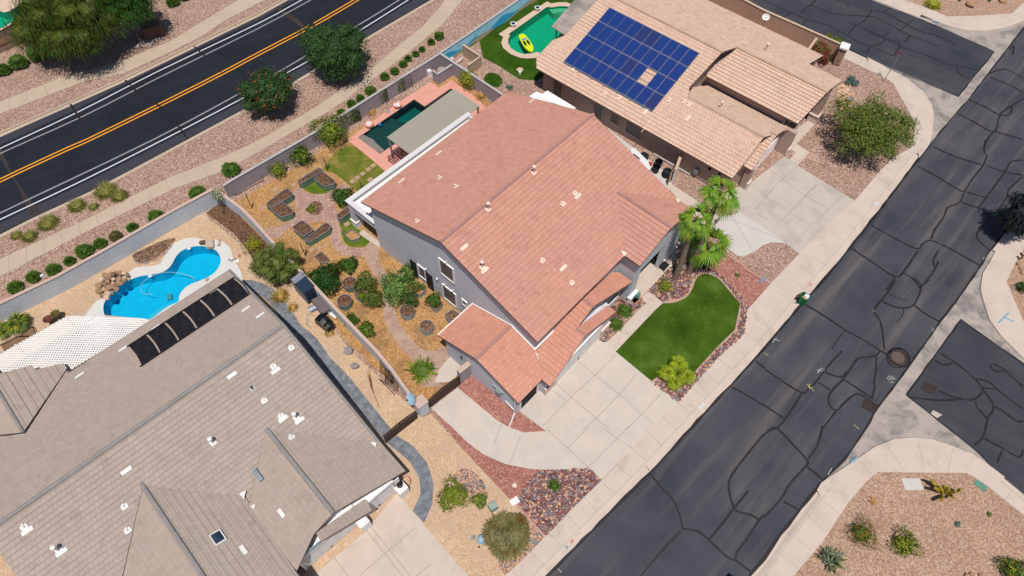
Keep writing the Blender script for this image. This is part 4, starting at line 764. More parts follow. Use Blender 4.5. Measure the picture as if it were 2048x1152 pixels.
def gdoor(h, fr, v, u0, u1, z1, mat):
    mb = MB(); n = 4
    for i in range(n):
        a = z1 * i / n; mb.box(fr, u0, u1, v - .04, v + .03, a + .01, a + z1 / n - .012)
        m = int((u1 - u0) / 1.2)
        for k in range(m): q = (u1 - u0) / m; mb.box(fr, u0 + k * q + .12, u0 + (k + 1) * q - .12, v + .03, v + .045, a + .12, a + z1 / n - .12)
    o = mb.build('garage_door', mat, h)
    mb = MB()
    for q in ((u0 - .12, u0, 0, z1), (u1, u1 + .12, 0, z1), (u0 - .12, u1 + .12, z1, z1 + .14)): mb.box(fr, q[0], q[1], v + .0, v + .1, q[2], q[3])
    mb.build('door_frame', 'trim_white', o); mb = MB(); mb.box(fr, (u0 + u1) / 2 - .1, (u0 + u1) / 2 + .1, v + .045, v + .1, .3, .34); mb.build('handle', 'metal_dark', o)
# ---------------- red two-storey house
R = Fr(P(758, 496), 49)
red = thing('two_storey_house', 'grey two-storey house with salmon tile roof, in the centre between two single-storey houses', 'house', R.w(0, 0))
m = MB()
pk, rk = 8.65, 9.0
sl_ = (9.05 - 5.78) / 9.35
gable(m, R, .15, 16.95, [(0, 0), (0, 5.9), (8.65, 8.86), (17.55, 5.85), (17.55, 0)], 0)
gablev(m, R, 17.6, 19.05, [(10.3, 0), (10.3, 5.62), (13.6, 6.8), (16.9, 5.62), (16.9, 0)][::1], 0) if 0 else None
# entry tower: side wall, front with a tall opening, porch ceiling
m.box(R, 10.3, 10.55, 17.55, 19.1, 0, 5.6); m.box(R, 10.55, 11.15, 18.8, 19.1, 0, 5.6); m.box(R, 14.6, 16.9, 18.75, 19.1, 0, 5.6); m.box(R, 11.15, 14.6, 18.8, 19.1, 3.6, 5.6)
gablev(m, R, 18.8, 19.1, [(10.3, 5.6), (16.9, 5.6), (13.6, 6.85)], 0); m.box(R, 16.65, 16.9, 17.55, 18.75, 0, 5.6)
# garage wing and front rooms
gable(m, R, -3.3, .15, [(11.65, 0), (11.65, 2.95), (15.25, 4.2), (18.95, 2.95), (18.95, 0)], 0)
gablev(m, R, 19.05, 19.5, [(-.75, 0), (-.75, 2.75), (3.3, 4.0), (7.05, 2.75), (7.05, 0)][::-1], 0); m.box(R, -.75, 7.05, 17.55, 19.05, 0, 2.6)
gablev(m, R, 17.55, 18.45, [(.2, 0), (.2, 3.1), (5.3, 4.55), (9.9, 3.1), (9.9, 0)][::-1], 0)
m.box(R, 7.2, 7.6, 18.45, 18.95, 0, 2.4)
m.build('wall', 'stucco_grey', red)
m = MB(); F1 = (5.78 - sl_ * -.7, 0, sl_); F2 = (5.78 + sl_ * 18.0, 0, -sl_)
roofplane(m, R, F1, [(-.18, -.7), (17.25, -.7), (17.25, 8.65), (-.18, 8.65)], 1, .38, .02)
roofplane(m, R, F2, [(-.18, 8.65), (17.25, 8.65), (17.25, 18.0), (-.18, 18.0)], 0, .38, .032)
s2_ = 1.3 / 3.65
roofplane(m, R, (5.78 - s2_ * 9.95, s2_, 0), [(9.95, 18.0), (9.95, 19.45), (13.6, 19.45), (13.6, 14.25)], 0)
roofplane(m, R, (5.78 + s2_ * 17.25, -s2_, 0), [(13.6, 14.25), (13.6, 19.45), (17.25, 19.45), (17.25, 18.0)], 1, .38, .02)
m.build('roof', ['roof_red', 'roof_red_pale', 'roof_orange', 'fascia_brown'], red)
m = MB(); rcap(m, R, (-.2, 8.65, 9.06), (17.3, 8.65, 9.06)); rcap(m, R, (13.6, 14.3, 7.1), (13.6, 19.5, 7.1)); m.split('ridge_cap', 'ridge_red', red)
m = MB(); ws = 1.45 / 4.05
roofplane(m, R, (3.0 - ws * 11.2, 0, ws), [(-3.6, 11.2), (.14, 11.2), (.14, 15.25), (-3.6, 15.25)], 1, .38, .02)
roofplane(m, R, (3.0 + ws * 19.3, 0, -ws), [(-3.6, 15.25), (.14, 15.25), (.14, 17.55), (-.75, 19.35), (-3.6, 19.35)], 0)
roofplane(m, R, (2.9 + .3 * 1.05, .3, 0), [(-1.05, 19.3), (-1.05, 20.15), (3.3, 19.75), (3.3, 18.9), (5.3, 18.8), (5.3, 17.55), (.16, 17.55)], 0, .36)
roofplane(m, R, (2.9 + .3 * 4.35 + (1.25 / 3.85) * 3.3, -1.25 / 3.85, 0), [(3.3, 18.85), (3.3, 19.75), (7.15, 19.85), (7.15, 19.0)], 1, .36, .02)
roofplane(m, R, (4.8 + (1.5 / 4.7) * 5.3, -1.5 / 4.7, 0), [(5.3, 17.55), (5.3, 18.8), (10.0, 19.2), (10.0, 17.9), (9.6, 17.55)], 1, .36, .02)
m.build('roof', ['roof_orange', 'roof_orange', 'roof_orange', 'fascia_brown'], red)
m = MB(); rcap(m, R, (-3.65, 15.25, 4.47), (.14, 15.25, 4.47)); rcap(m, R, (3.3, 18.85, 4.22), (3.3, 19.8, 4.22), .09); rcap(m, R, (5.3, 17.6, 4.83), (5.3, 18.85, 4.83), .09); m.split('ridge_cap', 'ridge_red', red)
m = MB(); m.box(R, .0, .15, 11.25, 17.6, 3.0, 3.12) if 0 else None
# white flashing along wing roof, white caps
m.tube([R.w(.12, 11.2, 3.1), R.w(.12, 15.25, 4.55), R.w(.12, 17.7, 3.72)], .05, 6); m.tube([R.w(-3.6, 11.18, 3.03), R.w(.1, 11.18, 3.03)], .05, 6); m.split('flashing', 'trim_white', red)
m = MB(); q = R.w(9.95, 18.0, 5.9); m.face([R.w(9.75, 18.05, 5.88), R.w(10.25, 18.05, 5.88), R.w(10.0, 17.55, 6.05)]); m.cuts.append(1); m.face([R.w(16.9, 18.05, 5.88), R.w(17.3, 18.05, 5.88), R.w(17.1, 17.6, 6.05)]); m.split('valley_flashing', 'vent_cream', red)
gdoor(red, R, 19.5, .73, 5.8, 2.2, 'garage_door'); gdoor(red, R, 18.96, -2.9, -1.1, 2.1, 'interior_dark')
m = MB(); m.box(R, -.8, .55, 19.5, 19.62, .0, 1.0); m.box(R, -.83, .58, 19.48, 19.66, 1.0, 1.1); m.box(R, 5.98, 7.1, 19.5, 19.62, 0, 1.0); m.box(R, 5.95, 7.15, 19.48, 19.66, 1.0, 1.1); m.split('wainscot', 'trim_pink', red)
m = MB(); m.box(R, .14, 2.2, 17.56, 17.7, 3.72, 3.9); m.build('window_sill', 'trim_white', red)
window_v(red, R, 17.56, 1.3, 4.2, 4.35, 5.4); window_v(red, R, 17.56, 6.4, 9.2, 4.75, 5.5); window_v(red, R, 18.46, 7.75, 9.7, .9, 2.4)
m = MB(); m.box(R, 11.4, 12.5, 17.56, 17.62, 0, 2.2); o = m.build('door', 'gate_brown', red); m = MB(); m.box(R, 12.35, 12.42, 17.62, 17.7, .95, 1.1); m.build('handle', 'alu', o)
# base trims of the column at the tower corner
m = MB(); m.box(R, 10.2, 11.25, 19.08, 19.35, 0, .55); m.box(R, 10.16, 11.3, 19.06, 19.4, .55, .65); m.box(R, 7.15, 7.7, 18.4, 19.0, 0, .9); m.box(R, 7.1, 7.75, 18.38, 19.04, .9, 1.0); m.split('column_base', 'trim_white', red)
# side wall windows and the two dark security doors, from the photograph on the plane u = .15
wz = lambda *p: [R.on_u(700 + x / 7.2, 480 + y / 7.2, .13) for x, y in p]
for c4 in (wz((1275, 255), (1490, 415), (1515, 630), (1305, 470)), wz((1330, 625), (1530, 785), (1550, 975), (1350, 820)), wz((970, 340), (1085, 430), (1105, 590), (1005, 510)), wz((1610, 855), (1690, 900), (1690, 975), (1615, 915))):
    window_u(red, R, .15, c4)
for c4 in (wz((868, 275), (945, 340), (995, 600), (925, 545)), wz((1098, 465), (1180, 525), (1215, 775), (1145, 720))):
    v0, v1 = min(c[0] for c in c4), max(c[0] for c in c4); z1 = max(c[1] for c in c4); mb = MB()
    for q in ((v0, v0 + .06, 0, z1), (v1 - .06, v1, 0, z1), (v0, v1, z1 - .06, z1), (v0, v1, z1 - .5, z1 - .45), (v0, v1, 0, .06)): mb.box(R, .04, .15, *q)
    o = mb.build('security_door', 'metal_dark', red); mb = MB(); mb.box(R, .1, .145, v0 + .06, v1 - .06, .06, z1 - .06); mb.build('screen', 'screen_dark', o)
for p in ((1098, 410), (1265, 550), (1367, 632), (1487, 722), (1385, 310)):
    v, z = wz(p)[0]; mb = MB(); q = R.w(.02, v, z); mb.lathe(q - Vector((0, 0, .12)), [(.02, 0), (.07, .05), (.07, .16), (.09, .18), (0, .25)], 8); mb.box(R, .02, .15, v - .03, v + .03, z - .02, z + .04); mb.build('wall_lamp', 'trim_white', red)
# back patio with parapet and white coping
pz = 3.35; pa = R.at(692, 402, pz); pb = R.at(745, 447, pz); pc = R.at(936, 226, pz)
P1, P2 = min(pa[1], -3.3), pc[0]; va, vb = pa[1], pc[1]
def along(u): return va + (vb - va) * (u - .15) / (P2 - .15)
m = MB(); N_ = 8
out = [(.15, along(.15)), (P2, along(P2))]
m.prism([R.w(.45, along(.45) + .3, 2.95), R.w(P2 - .3, along(P2) + .3, 2.95), R.w(P2 - .3, .0, 2.95), R.w(.45, 0, 2.95)], 2.75); m.build('patio_roof', 'trim_white', red)
m = MB()
for A4 in ([(.15, along(.15)), (P2, along(P2)), (P2, along(P2) + .28), (.15, along(.15) + .28)], [(.15, along(.15) + .28), (.43, along(.15) + .28), (.43, 0), (.15, 0)], [(P2 - .28, along(P2) + .28), (P2, along(P2) + .28), (P2, 0), (P2 - .28, 0)]):
    m.prism([R.w(u, v, 3.3) for u, v in A4], 2.45, 0)
for u in (.15, 4.4, 8.8, P2 - .62):
    v = along(u); m.box(R, u, u + .62, v, v + .6, 0, 2.45, 0)
m.build('patio_beam', 'stucco_grey', red); m = MB()
for A4 in ([(.05, along(.15) - .1), (P2 + .1, along(P2) - .1), (P2 + .1, along(P2) + .36), (.05, along(.15) + .36)], [(.05, along(.15) + .36), (.51, along(.15) + .36), (.51, 0), (.05, 0)]):
    m.prism([R.w(u, v, 3.38) for u, v in A4], 3.3, 0)
m.build('coping', 'coping_white', red); m = MB()
for u in (.15, 4.4, 8.8, P2 - .62): v = along(u); m.box(R, u - .06, u + .68, v - .06, v + .66, 0, .8); m.box(R, u - .1, u + .72, v - .1, v + .7, .8, .88)
m.split('column_base', 'trim_white', red)
z_ = lambda *p: Z(500, 280, 3.84, *p)
vents(red, R, F1, flats=z_((1450, 105), (1165, 318)) + Z(1010, 0, 3.84, (205, 780)), domes=z_((1460, 295), (1585, 362), (1287, 628)), mat='vent_cream')
vents(red, R, F2, flats=z_((1647, 828), (1805, 1005)) + Z(1010, 280, 3.84, (560, 437), (447, 988)), domes=Z(1010, 280, 3.84, (447, 495), (515, 1100), (290, 930), (538, 412)), pipes=z_((1830, 535), (1785, 980)) + Z(1010, 280, 3.84, (222, 255)), mat='vent_cream')
m = MB(); m.box(R, .0, .15, 12.3, 12.6, .3, .8); m.build('hose_bib', 'metal_dark', red) if 0 else None
# meters, conduits and downspout on the wing's side wall
uz = lambda x, y: R.on_u(740 + x / 6.4, 680 + y / 6.4, -3.32)
m = MB(); v, z = uz(1655, 650); m.box(R, -3.5, -3.3, v - .22, v + .22, z - .5, z + .1); v, z = uz(1645, 625); m.box(R, -3.42, -3.3, v - .5, v + .5, z - .1, z + .1); m.build('electric_meter', 'galv', red)
m = MB(); m.tube([R.w(-3.4, 17.9, .9), R.w(-3.4, 18.75, .55), R.w(-3.4, 18.85, .1), R.w(-4.5, 19.3, .06)], .055, 8); m.tube([R.w(-3.42, 18.85, 2.9), R.w(-3.42, 18.85, .1)], .05, 8); m.split('downspout', 'pipe_white', red)
m = MB(); v, z = uz(1180, 210); m.lathe(R.w(-3.42, v, z - .1), [(.02, 0), (.08, .05), (.08, .2), (0, .25)], 8); m.build('wall_lamp', 'metal_dark', red)
# ---------------- tan house
T = Fr(P(1188, 372), 51)
tan = thing('single_storey_house', 'tan tiled single-storey house carrying a large blue solar array', 'house', T.w(10, 0))
TL = (2.9 - .3 * 6.4, .3, 0); TB = (5.96 + .3 * 16.6, -.3, 0); TG = (4.31 + .35 * 11.1, -.35, 0); T2 = (5.15 - .34 * 19.1, .34, 0)
lp = lambda x, y: T.on(x, y, TL)
m = MB()
e0, e1_ = lp(1073, 137), lp(1474, 345)
L_out = [lp(1073, 137), lp(1473, 346), lp(1491, 327), lp(1526, 274), (11.1, 9.7), (11.1, 2.0)]
L_out = [(e0[0], e0[1]), (6.42, e1_[1]), (11.1, 9.95), (11.1, 2.0), (12.0, 1.55), (16.6, 1.9), (16.6, -12.9), lp(1194, 1), lp(1145, 55), lp(1130, 71), lp(1105, 81), lp(1080, 108), lp(1073, 118)]
roofplane(m, T, TL, L_out, 0, .4)
roofplane(m, T, TB, [(16.6, 1.9), (16.6, -13.2), (26.6, -13.2), (26.6, 8.55), (23.1, 8.35), (23.1, 11.9), (19.1, 11.75), (19.1, 2.3)], 1, .38, .02)
roofplane(m, T, TG, [(11.1, 2.0), (11.1, 9.95), (15.3, 10.95), (15.3, 2.0), (13.4, 1.3)], 1, .38, .02)
roofplane(m, T, T2, [(15.2, 1.6), (15.2, 11.35), (19.1, 11.75), (19.1, 2.3)], 0, .38)
roofplane(m, T, (2.65 - .3 * 8.6, .3, 0), [(8.6, 9.95), (8.6, 10.75), (12.6, 10.6), (12.6, 9.95)], 0, .38)
roofplane(m, T, (3.85 + .35 * 12.6, -.35, 0), [(12.6, 9.95), (12.6, 10.6), (15.2, 10.7), (15.2, 9.95)], 1, .38, .02)
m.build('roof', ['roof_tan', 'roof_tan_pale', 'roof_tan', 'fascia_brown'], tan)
m = MB(); rcap(m, T, (16.6, -13, 5.98), (16.6, 1.95, 5.98)); rcap(m, T, (11.1, 2.0, 4.34), (11.1, 9.95, 4.34)); rcap(m, T, (19.1, 2.3, 5.2), (19.1, 11.8, 5.2)); rcap(m, T, (12.6, 10.0, 3.9), (12.6, 10.6, 3.9), .09); m.split('ridge_cap', 'ridge_tan', tan)
m = MB()
gablev(m, T, -11.7, 1.35, [(7.0, 0), (7.0, 2.9), (16.6, 5.75), (26.2, 2.8), (26.2, 0)][::-1], 0)
gablev(m, T, 1.35, 9.3, [(7.0, 0), (7.0, 2.9), (11.1, 4.1), (15.0, 2.75), (15.0, 0)][::-1], 0)
gablev(m, T, 1.35, 9.9, [(15.6, 0), (15.6, 3.75), (19.1, 4.95), (22.8, 3.85), (22.8, 0)][::-1], 0)
gablev(m, T, 9.3, 10.35, [(8.95, 0), (8.95, 2.5), (12.6, 3.6), (15.0, 2.75), (15.0, 0)][::-1], 0)
m.box(T, 22.8, 26.2, 1.35, 8.2, 0, 2.85); m.box(T, 20.8, 21.5, 11.0, 11.7, 0, 4.2); m.box(T, 15.0, 15.5, 10.3, 11.6, 0, 2.9); m.box(T, 8.75, 9.3, 10.2, 10.8, 0, 2.6)
m.build('wall', 'stucco_tan', tan)
m = MB(); m.box(T, 20.7, 21.6, 10.9, 11.8, 0, .9); m.box(T, 20.62, 21.68, 10.82, 11.88, .9, 1.0); m.box(T, 14.95, 15.6, 11.55, 11.75, 0, .9); m.box(T, 8.7, 9.4, 10.75, 10.95, 0, .9); m.split('column_base', 'trim_pink', tan)
gdoor(tan, T, 10.36, 10.0, 14.5, 2.15, 'garage_door_pink')
m = MB(); m.box(T, 17.0, 18.1, 9.9, 9.97, 0, 2.2); o = m.build('door', 'gate_brown', tan); m = MB(); m.box(T, 17.9, 17.96, 9.97, 10.05, .95, 1.1); m.build('handle', 'alu', o)
for v0, v1, z0, z1 in ((-10.4, -9.2, .2, 2.2), (-5.4, -4.2, .1, 2.2), (-3.4, -2.3, .9, 2.2), (-1.6, .4, .7, 2.3)): window_u(tan, T, 7.0, [(v0, z0), (v1, z1)], pane='glass_dark', frame='stucco_tan')
for v in (7.6, 8.6): mb = MB(); mb.lathe(T.w(6.9, v, 1.9), [(.02, 0), (.14, .05), (.12, .2), (0, .25)], 8); mb.build('wall_lamp', 'metal_dark', tan)
m = MB(); m.box(T, 6.75, 7.0, 6.3, 6.7, .7, 1.3); m.build('electric_meter', 'galv', tan); m = MB(); m.tube([T.w(6.85, 8.4, 2.6), T.w(6.85, 8.4, .3), T.w(6.85, 9.0, .3)], .04, 6); m.tube([T.w(6.8, 2.0, .25), T.w(6.8, 6.0, .25)], .04, 6); m.split('conduit', 'pipe_white', tan)
m = MB(); m.tube([T.w(6.98, -11.6, .32), T.w(6.98, 10.2, .32)], .03, 4); m.build('stem_wall_trim', 'stucco_light', tan)
k3_ = lambda *p: Z(1010, 0, 3.84, *p)
vents(tan, T, TL, flats=k3_((1080, 860), (530, 530), (1405, 910)), domes=k3_((765, 715), (875, 750), (1260, 770), (1375, 780), (1410, 805)), mat='vent_cream')
vents(tan, T, TG, pipes=k3_((1655, 830)), mat='vent_cream'); vents(tan, T, TB, pipes=Z(1380, 60, 5.76, (870, 230)) + Z(1528, 0, 3.84, (15, 385)), domes=k3_((1765, 155), (1860, 220), (1840, 345), (1675, 295)) + Z(1380, 60, 5.76, (630, 165)), mat='vent_cream')
m = MB(); a_ = lp(1404, 112); b_ = lp(1282, 266); c_ = (TL[0], TL[1], 0); zz = lambda q: TL[0] + TL[1] * q[0]; m.tube([T.w(a_[0], a_[1], zz(a_) + .1), T.w(b_[0], b_[1], zz(b_) + .1)], .03, 6); m.split('conduit', 'vent_cream', tan)
# solar array
sol = thing('solar_array', 'blue solar array with one panel missing, on the tan tiled roof', 'solar panels', T.w(10, -5, 4))
nu = Vector((-.3, 0, 1)).normalized(); NRM = (T.U * -.3 + Vector((0, 0, 1))).normalized()
cor = [lp(1219, 16), lp(1128, 126), lp(1304, 223), lp(1400, 110)]; u1_, u0_ = (cor[0][0] + cor[3][0]) / 2, (cor[1][0] + cor[2][0]) / 2; v0_, v1_ = (cor[0][1] + cor[1][1]) / 2, (cor[2][1] + cor[3][1]) / 2
nC, nR = 10, 4; du, dv = (u1_ - u0_) / nR, (v1_ - v0_) / nC
fs = lambda u, v, h: T.w(u, v, zz((u, v))) + NRM * h
base = {}
for r in range(nR):
    for c in range(nC):
        if (r, c) == (2, 7): continue
        ua, ub = u1_ - r * du - .05, u1_ - (r + 1) * du + .05; va_, vb_ = v0_ + c * dv + .03, v0_ + (c + 1) * dv - .03
        mat = 'solar_purple' if (r, c) in ((0, 4), (0, 5), (2, 5), (3, 9)) else 'solar_blue'
        key = mat
        if key not in base:
            mb = MB(); t4 = [fs(ub, va_, .2), fs(ub, vb_, .2), fs(ua, vb_, .2), fs(ua, va_, .2)]; b4 = [fs(ub, va_, .16), fs(ub, vb_, .16), fs(ua, vb_, .16), fs(ua, va_, .16)]
            mb.hexa(b4[::1] + t4, 1); i = 1
            for kq in range(len(mb.mi)): pass
            ins = [p + (sum(t4, Vector()) / 4 - p).normalized() * .022 + NRM * .003 for p in t4]
            mb.face(ins, 0, [(0, 0), (1, 0), (1, 1), (0, 1)])
            o = mb.build('solar_panel', [mat, 'alu'], sol); base[key] = (o, ub, va_)
        else:
            o0, bu, bv = base[key]; o = o0.copy(); COL.objects.link(o); o.parent = sol; o.location = Vector(o0.location) + (fs(ub, va_, 0) - fs(bu, bv, 0))
m = MB()
for r in range(nR):
    for d in (.25, .75):
        u = u1_ - (r + d) * du; m.tube([fs(u, v0_ + .02, .12), fs(u, v1_ - .02, .12)], .025, 4)
for r in range(nR + 1):
    u = u1_ - r * du; m.tube([fs(u, v0_ + .02, .13), fs(u, v1_ - .02, .13)], .05, 4)
for i in range(7):
    v = v0_ + (v1_ - v0_) * (i + .3) / 7; m.tube([fs(u0_ - .12, v, 0), fs(u0_ - .12, v, .14)], .09, 6)
m.split('rail', 'alu', sol)
# grey metal patio cover behind the tan house
pcv = thing('patio_cover', 'flat grey metal patio cover jutting over the green pool', 'patio cover', P(1150, 40))
m = MB(); q = PP([(1103, 53), (1131, 71), (1190, 12), (1250, -60), (1200, -60)], 2.65); m.prism(q, 2.55)
for i in range(5):
    pass
m.build('deck', 'gutter_concrete', pcv)
for x, y in ((1113, 62), (1130, 70)):
    b_ = P(x, y, 2.5); m = MB(); m.box(WF, b_.x - .06, b_.x + .06, -b_.y - .06, -b_.y + .06, 0, 2.56); m.build('post', 'metal_dark', pcv)
# ---------------- grey house (lower left)
Gf = Fr(P(844, 836), 44.5)
gry = thing('single_storey_house', 'taupe tiled single-storey house with black pool heating mats, in the lower left', 'house', Gf.w(-12, -8))
s = .304; GBK = (5.85 + s * 9.9, 0, s); GFR = (5.85 - s * 9.9, 0, -s)
GC1 = (4.3 + .297 * 9.0, -.297, 0); GC1 = (4.3 - .297 * 9.0, -.297, 0)
C1R = (4.3 + .297 * -8.95, -.297, 0); C1L = (4.3 + .165 * 8.95, .165, 0); C2R = (4.85 - .31 * 16.75, -.31, 0); C2L = (4.85 + .31 * 16.75, .31, 0)
gb = lambda x, y: Gf.on(x, y, GBK); gf_ = lambda x, y: Gf.on(x, y, GFR)
GLU = gf_(0, 1105)[0]; m = MB(); H_ = (4.1 - .25 * 20.95, -.25, 0); HL_ = (4.1 + .25 * 20.95, .25, 0); gh = lambda x, y: Gf.on(x, y, H_)
roofplane(m, Gf, GBK, [(-3.75, -9.9), (GLU, -9.9), (GLU, -19.4), (-20.95, -15.7), gb(134, 740), (-17.0, -18.85), (-3.75, -18.85)], 1, .36, .02)
roofplane(m, Gf, H_, [(-20.95, -15.9), (-16.9, -19.3), gh(127, 727), gh(70, 740), gh(63, 731), gh(0, 748), (-20.95, -22.4)], 0, .55, .05)
roofplane(m, Gf, HL_, [(-20.95, -15.9), (-20.95, -22.4), (-25, -22.4), (-25, -19.5)], 1, .36, .02)
roofplane(m, Gf, GFR, [(-3.75, -9.9), (-3.75, .3), (-4.3, .3), (-8.95, -4.8), (-12.6, -1.4), (-12.75, -2.6), (-16.75, -6.7), (-21, -2.6), (GLU, -2.6), (GLU, -9.9)], 0, .36)
roofplane(m, Gf, C1R, [(-8.95, -4.95), (-4.2, .2), (-3.75, .2), Gf.on(811, 942, C1R), Gf.on(667, 1026, C1R)], 0, .3, .025)
roofplane(m, Gf, C1L, [(-8.95, -4.95), Gf.on(667, 1026, C1L), Gf.on(641, 1081, C1L) if 0 else Gf.on(628, 1068, C1L), Gf.on(594, 1141, C1L), (-12.65, 3.6), (-12.65, -1.5)], 1, .3, .02)
roofplane(m, Gf, C2R, [(-16.75, -6.95), (-12.5, -2.85), (-12.75, 5.0), (-16.75, 5.0)], 0, .42, .04)
roofplane(m, Gf, C2L, [(-16.75, -6.95), (-16.75, 5.0), (-21.5, 5.0), (-21.5, -2.3)], 1, .3, .02)
AW = (2.75 + .3 * -6.9, -.3, 0)
roofplane(m, Gf, AW, [Gf.on(x, y, AW) for x, y in ((734, 1002), (743, 1022), (642, 1083), (632, 1067), (640, 1060), (728, 999))], 0, .3, .03)
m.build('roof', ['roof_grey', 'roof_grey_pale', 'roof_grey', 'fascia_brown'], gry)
m = MB(); rcap(m, Gf, (-3.75, -9.9, 5.88), (GLU, -9.9, 5.88), .16); q = Gf.on(667, 1026, C1R); rcap(m, Gf, (-8.95, -4.9, 4.32), (q[0], q[1], 4.32), .16); rcap(m, Gf, (-16.75, -6.9, 4.88), (-16.75, 5, 4.88), .16); rcap(m, Gf, (-20.95, -15.9, 4.13), (-20.95, -22.4, 4.13), .12)
rcap(m, Gf, (-3.8, -18.8, 3.15), (-3.8, -9.95, 5.85), .1); rcap(m, Gf, (-3.8, -9.85, 5.85), (-3.8, .3, 2.8), .1)
m.split('ridge_cap', 'ridge_grey', gry)
m = MB(); gable(m, Gf, -4.35, GLU + .5, [(-18.3, 0), (-18.3, 2.95), (-9.9, 5.6), (-.3, 2.7), (-.3, 0)])
gablev(m, Gf, -2, 2.35, [(-4.35, 0), (-4.35, 2.7), (-8.95, 4.05), (-12.4, 3.4), (-12.4, 0)]); gablev(m, Gf, -6, 4.5, [(-12.9, 0), (-12.9, 3.3), (-16.75, 4.6), (-20.6, 3.4), (-20.6, 0)])
m.box(Gf, -12.4, -4.35, 2.35, 3.15, 2.3, 2.62); m.box(Gf, -4.75, -4.35, 2.35, 3.2, 0, 2.62); m.box(Gf, -8.1, -7.75, 2.35, 3.2, 0, 2.9)
m.build('wall', 'stucco_grey_house', gry)
m = MB()
for u in (-4.9, -8.2): m.box(Gf, u, u + .75, 3.1, 3.75, 0, 1.25); m.box(Gf, u + .08, u + .66, 3.2, 3.66, 1.25, 1.4)
m.split('pier', 'trim_white', gry)
gdoor(gry, Gf, 3.0, -7.6, -4.95, 2.15, 'stucco_light'); gdoor(gry, Gf, 3.0, -12.3, -8.3, 2.15, 'stucco_light')
m = MB(); m.box(Gf, -11.9, -10.6, 3.16, 3.2, 2.75, 3.2); m.build('vent_louvre', 'dish_blue', gry)
y0 = lambda *p: Z(0, 852, 3.84, *p); y1 = lambda *p: Z(500, 852, 3.84, *p); yb = lambda *p: Z(0, 560, 3.84, *p); yc = lambda *p: Z(500, 560, 3.84, *p)
vents(gry, Gf, GBK, flats=yb((615, 735), (950, 530), (1200, 368), (1642, 88), (1890, 225)) + yc((80, 275)))
vents(gry, Gf, GFR, flats=y0((478, 972), (975, 345), (215, 808)) + yb((1785, 735)) + yc((200, 700), (257, 1070), (385, 1082)), domes=y0((960, 622), (985, 805), (190, 780)) + yb((1945, 840)) + yc((320, 525), (25, 840), (112, 930), (182, 668), (240, 1050)), pipes=y0((455, 955), (1640, 130)) + yc((358, 1060)))
vents(gry, Gf, C1R, domes=y1((322, 88))); vents(gry, Gf, C1L, flats=y1((243, 672)), axis=1); vents(gry, Gf, C2R, flats=y0((1872, 952)), axis=1)
m = MB(); m.face([Gf.w(*Gf.on(740, 885, C1R), 2.95 + .02), Gf.w(*Gf.on(754, 884, C1R), 2.9), Gf.w(*Gf.on(751, 894, C1R), 2.9)]); 
m = MB()
for pts in (((740, 884), (753, 885), (751, 894)), ((479, 987), (492, 980), (488, 999)), ((500, 1013), (511, 1007), (508, 1018))): m.cuts.append(len(m.f)); m.face([P(x, y, 3.85 if x < 600 else 3.0) for x, y in pts])
m.split('valley_flashing', 'vent_white', gry)
# skylight and turbine cowl
u, v = Gf.on(438, 1076, C2R); z = C2R[0] + C2R[1] * u; zc2 = lambda uu: C2R[0] + C2R[1] * uu
m = MB(); cc = [(u - .34, v + .42), (u + .34, v + .42), (u + .34, v - .42), (u - .34, v - .42)]; m.hexa([Gf.w(a, b, zc2(a)) for a, b in cc] + [Gf.w(a, b, zc2(a) + .22) for a, b in cc]); o = m.build('skylight', 'vent_white', gry)
m = MB(); ap = Gf.w(u, v, zc2(u) + .38); k = [Gf.w(a + (u - a) * .18, b + (v - b) * .18, zc2(a) + .235) for a, b in cc]
for i in range(4): m.face([k[i], k[(i + 1) % 4], ap])
m.build('pane', 'shed_blue', o)
u, v = Gf.on(517, 952, C1L); zb_ = C1L[0] + C1L[1] * u; m = MB()
for i in range(5): m.box(Gf, u - .15, u + .15, v - .5 + i * .2, v - .34 + i * .2, zb_ - .05, zb_ + .28)
m.build('louvred_vent', 'galv', gry)
# pool heating mats on the rear roof slope
ht = thing('pool_heating_mats', 'row of black pool heating mats on the taupe roof slope', 'solar panels', Gf.w(-8, -16, 3.6))
zz3 = lambda v: GBK[0] + GBK[2] * v
for i in range(6):
    ua = -12.75 + i * 1.47; mb = MB(); q = [(ua, -14.9), (ua + 1.33, -14.9), (ua + 1.33, -17.55), (ua, -17.55)]; sag = 4
    rows = []
    for k in range(sag + 1):
        v = -14.9 - 2.65 * k / sag; b_ = .08 * sin(pi * k / sag); rows.append((Gf.w(ua + b_, v, zz3(v) + .1), Gf.w(ua + 1.33 + b_, v, zz3(v) + .1)))
    for k in range(sag): mb.face([rows[k][0], rows[k][1], rows[k + 1][1], rows[k + 1][0]], 0, [(0, 1 - k / sag), (1, 1 - k / sag), (1, 1 - (k + 1) / sag), (0, 1 - (k + 1) / sag)]); 
    o = mb.build('mat', 'pool_mat', ht); o.data.flip_normals()
m = MB()
for v in (-14.85, -17.6): m.tube([Gf.w(-12.9, v, zz3(v) + .12), Gf.w(-3.95, v, zz3(v) + .12)], .05, 6)
m.split('header_pipe', 'metal_dark', ht); m = MB(); m.tube([Gf.w(-4.0, -14.9, zz3(-14.9) + .12), Gf.w(-3.8, -16.2, zz3(-16.2) + .16), Gf.w(-3.95, -17.6, zz3(-17.6) + .12)], .045, 6); m.build('feed_pipe', 'shed_blue', ht)
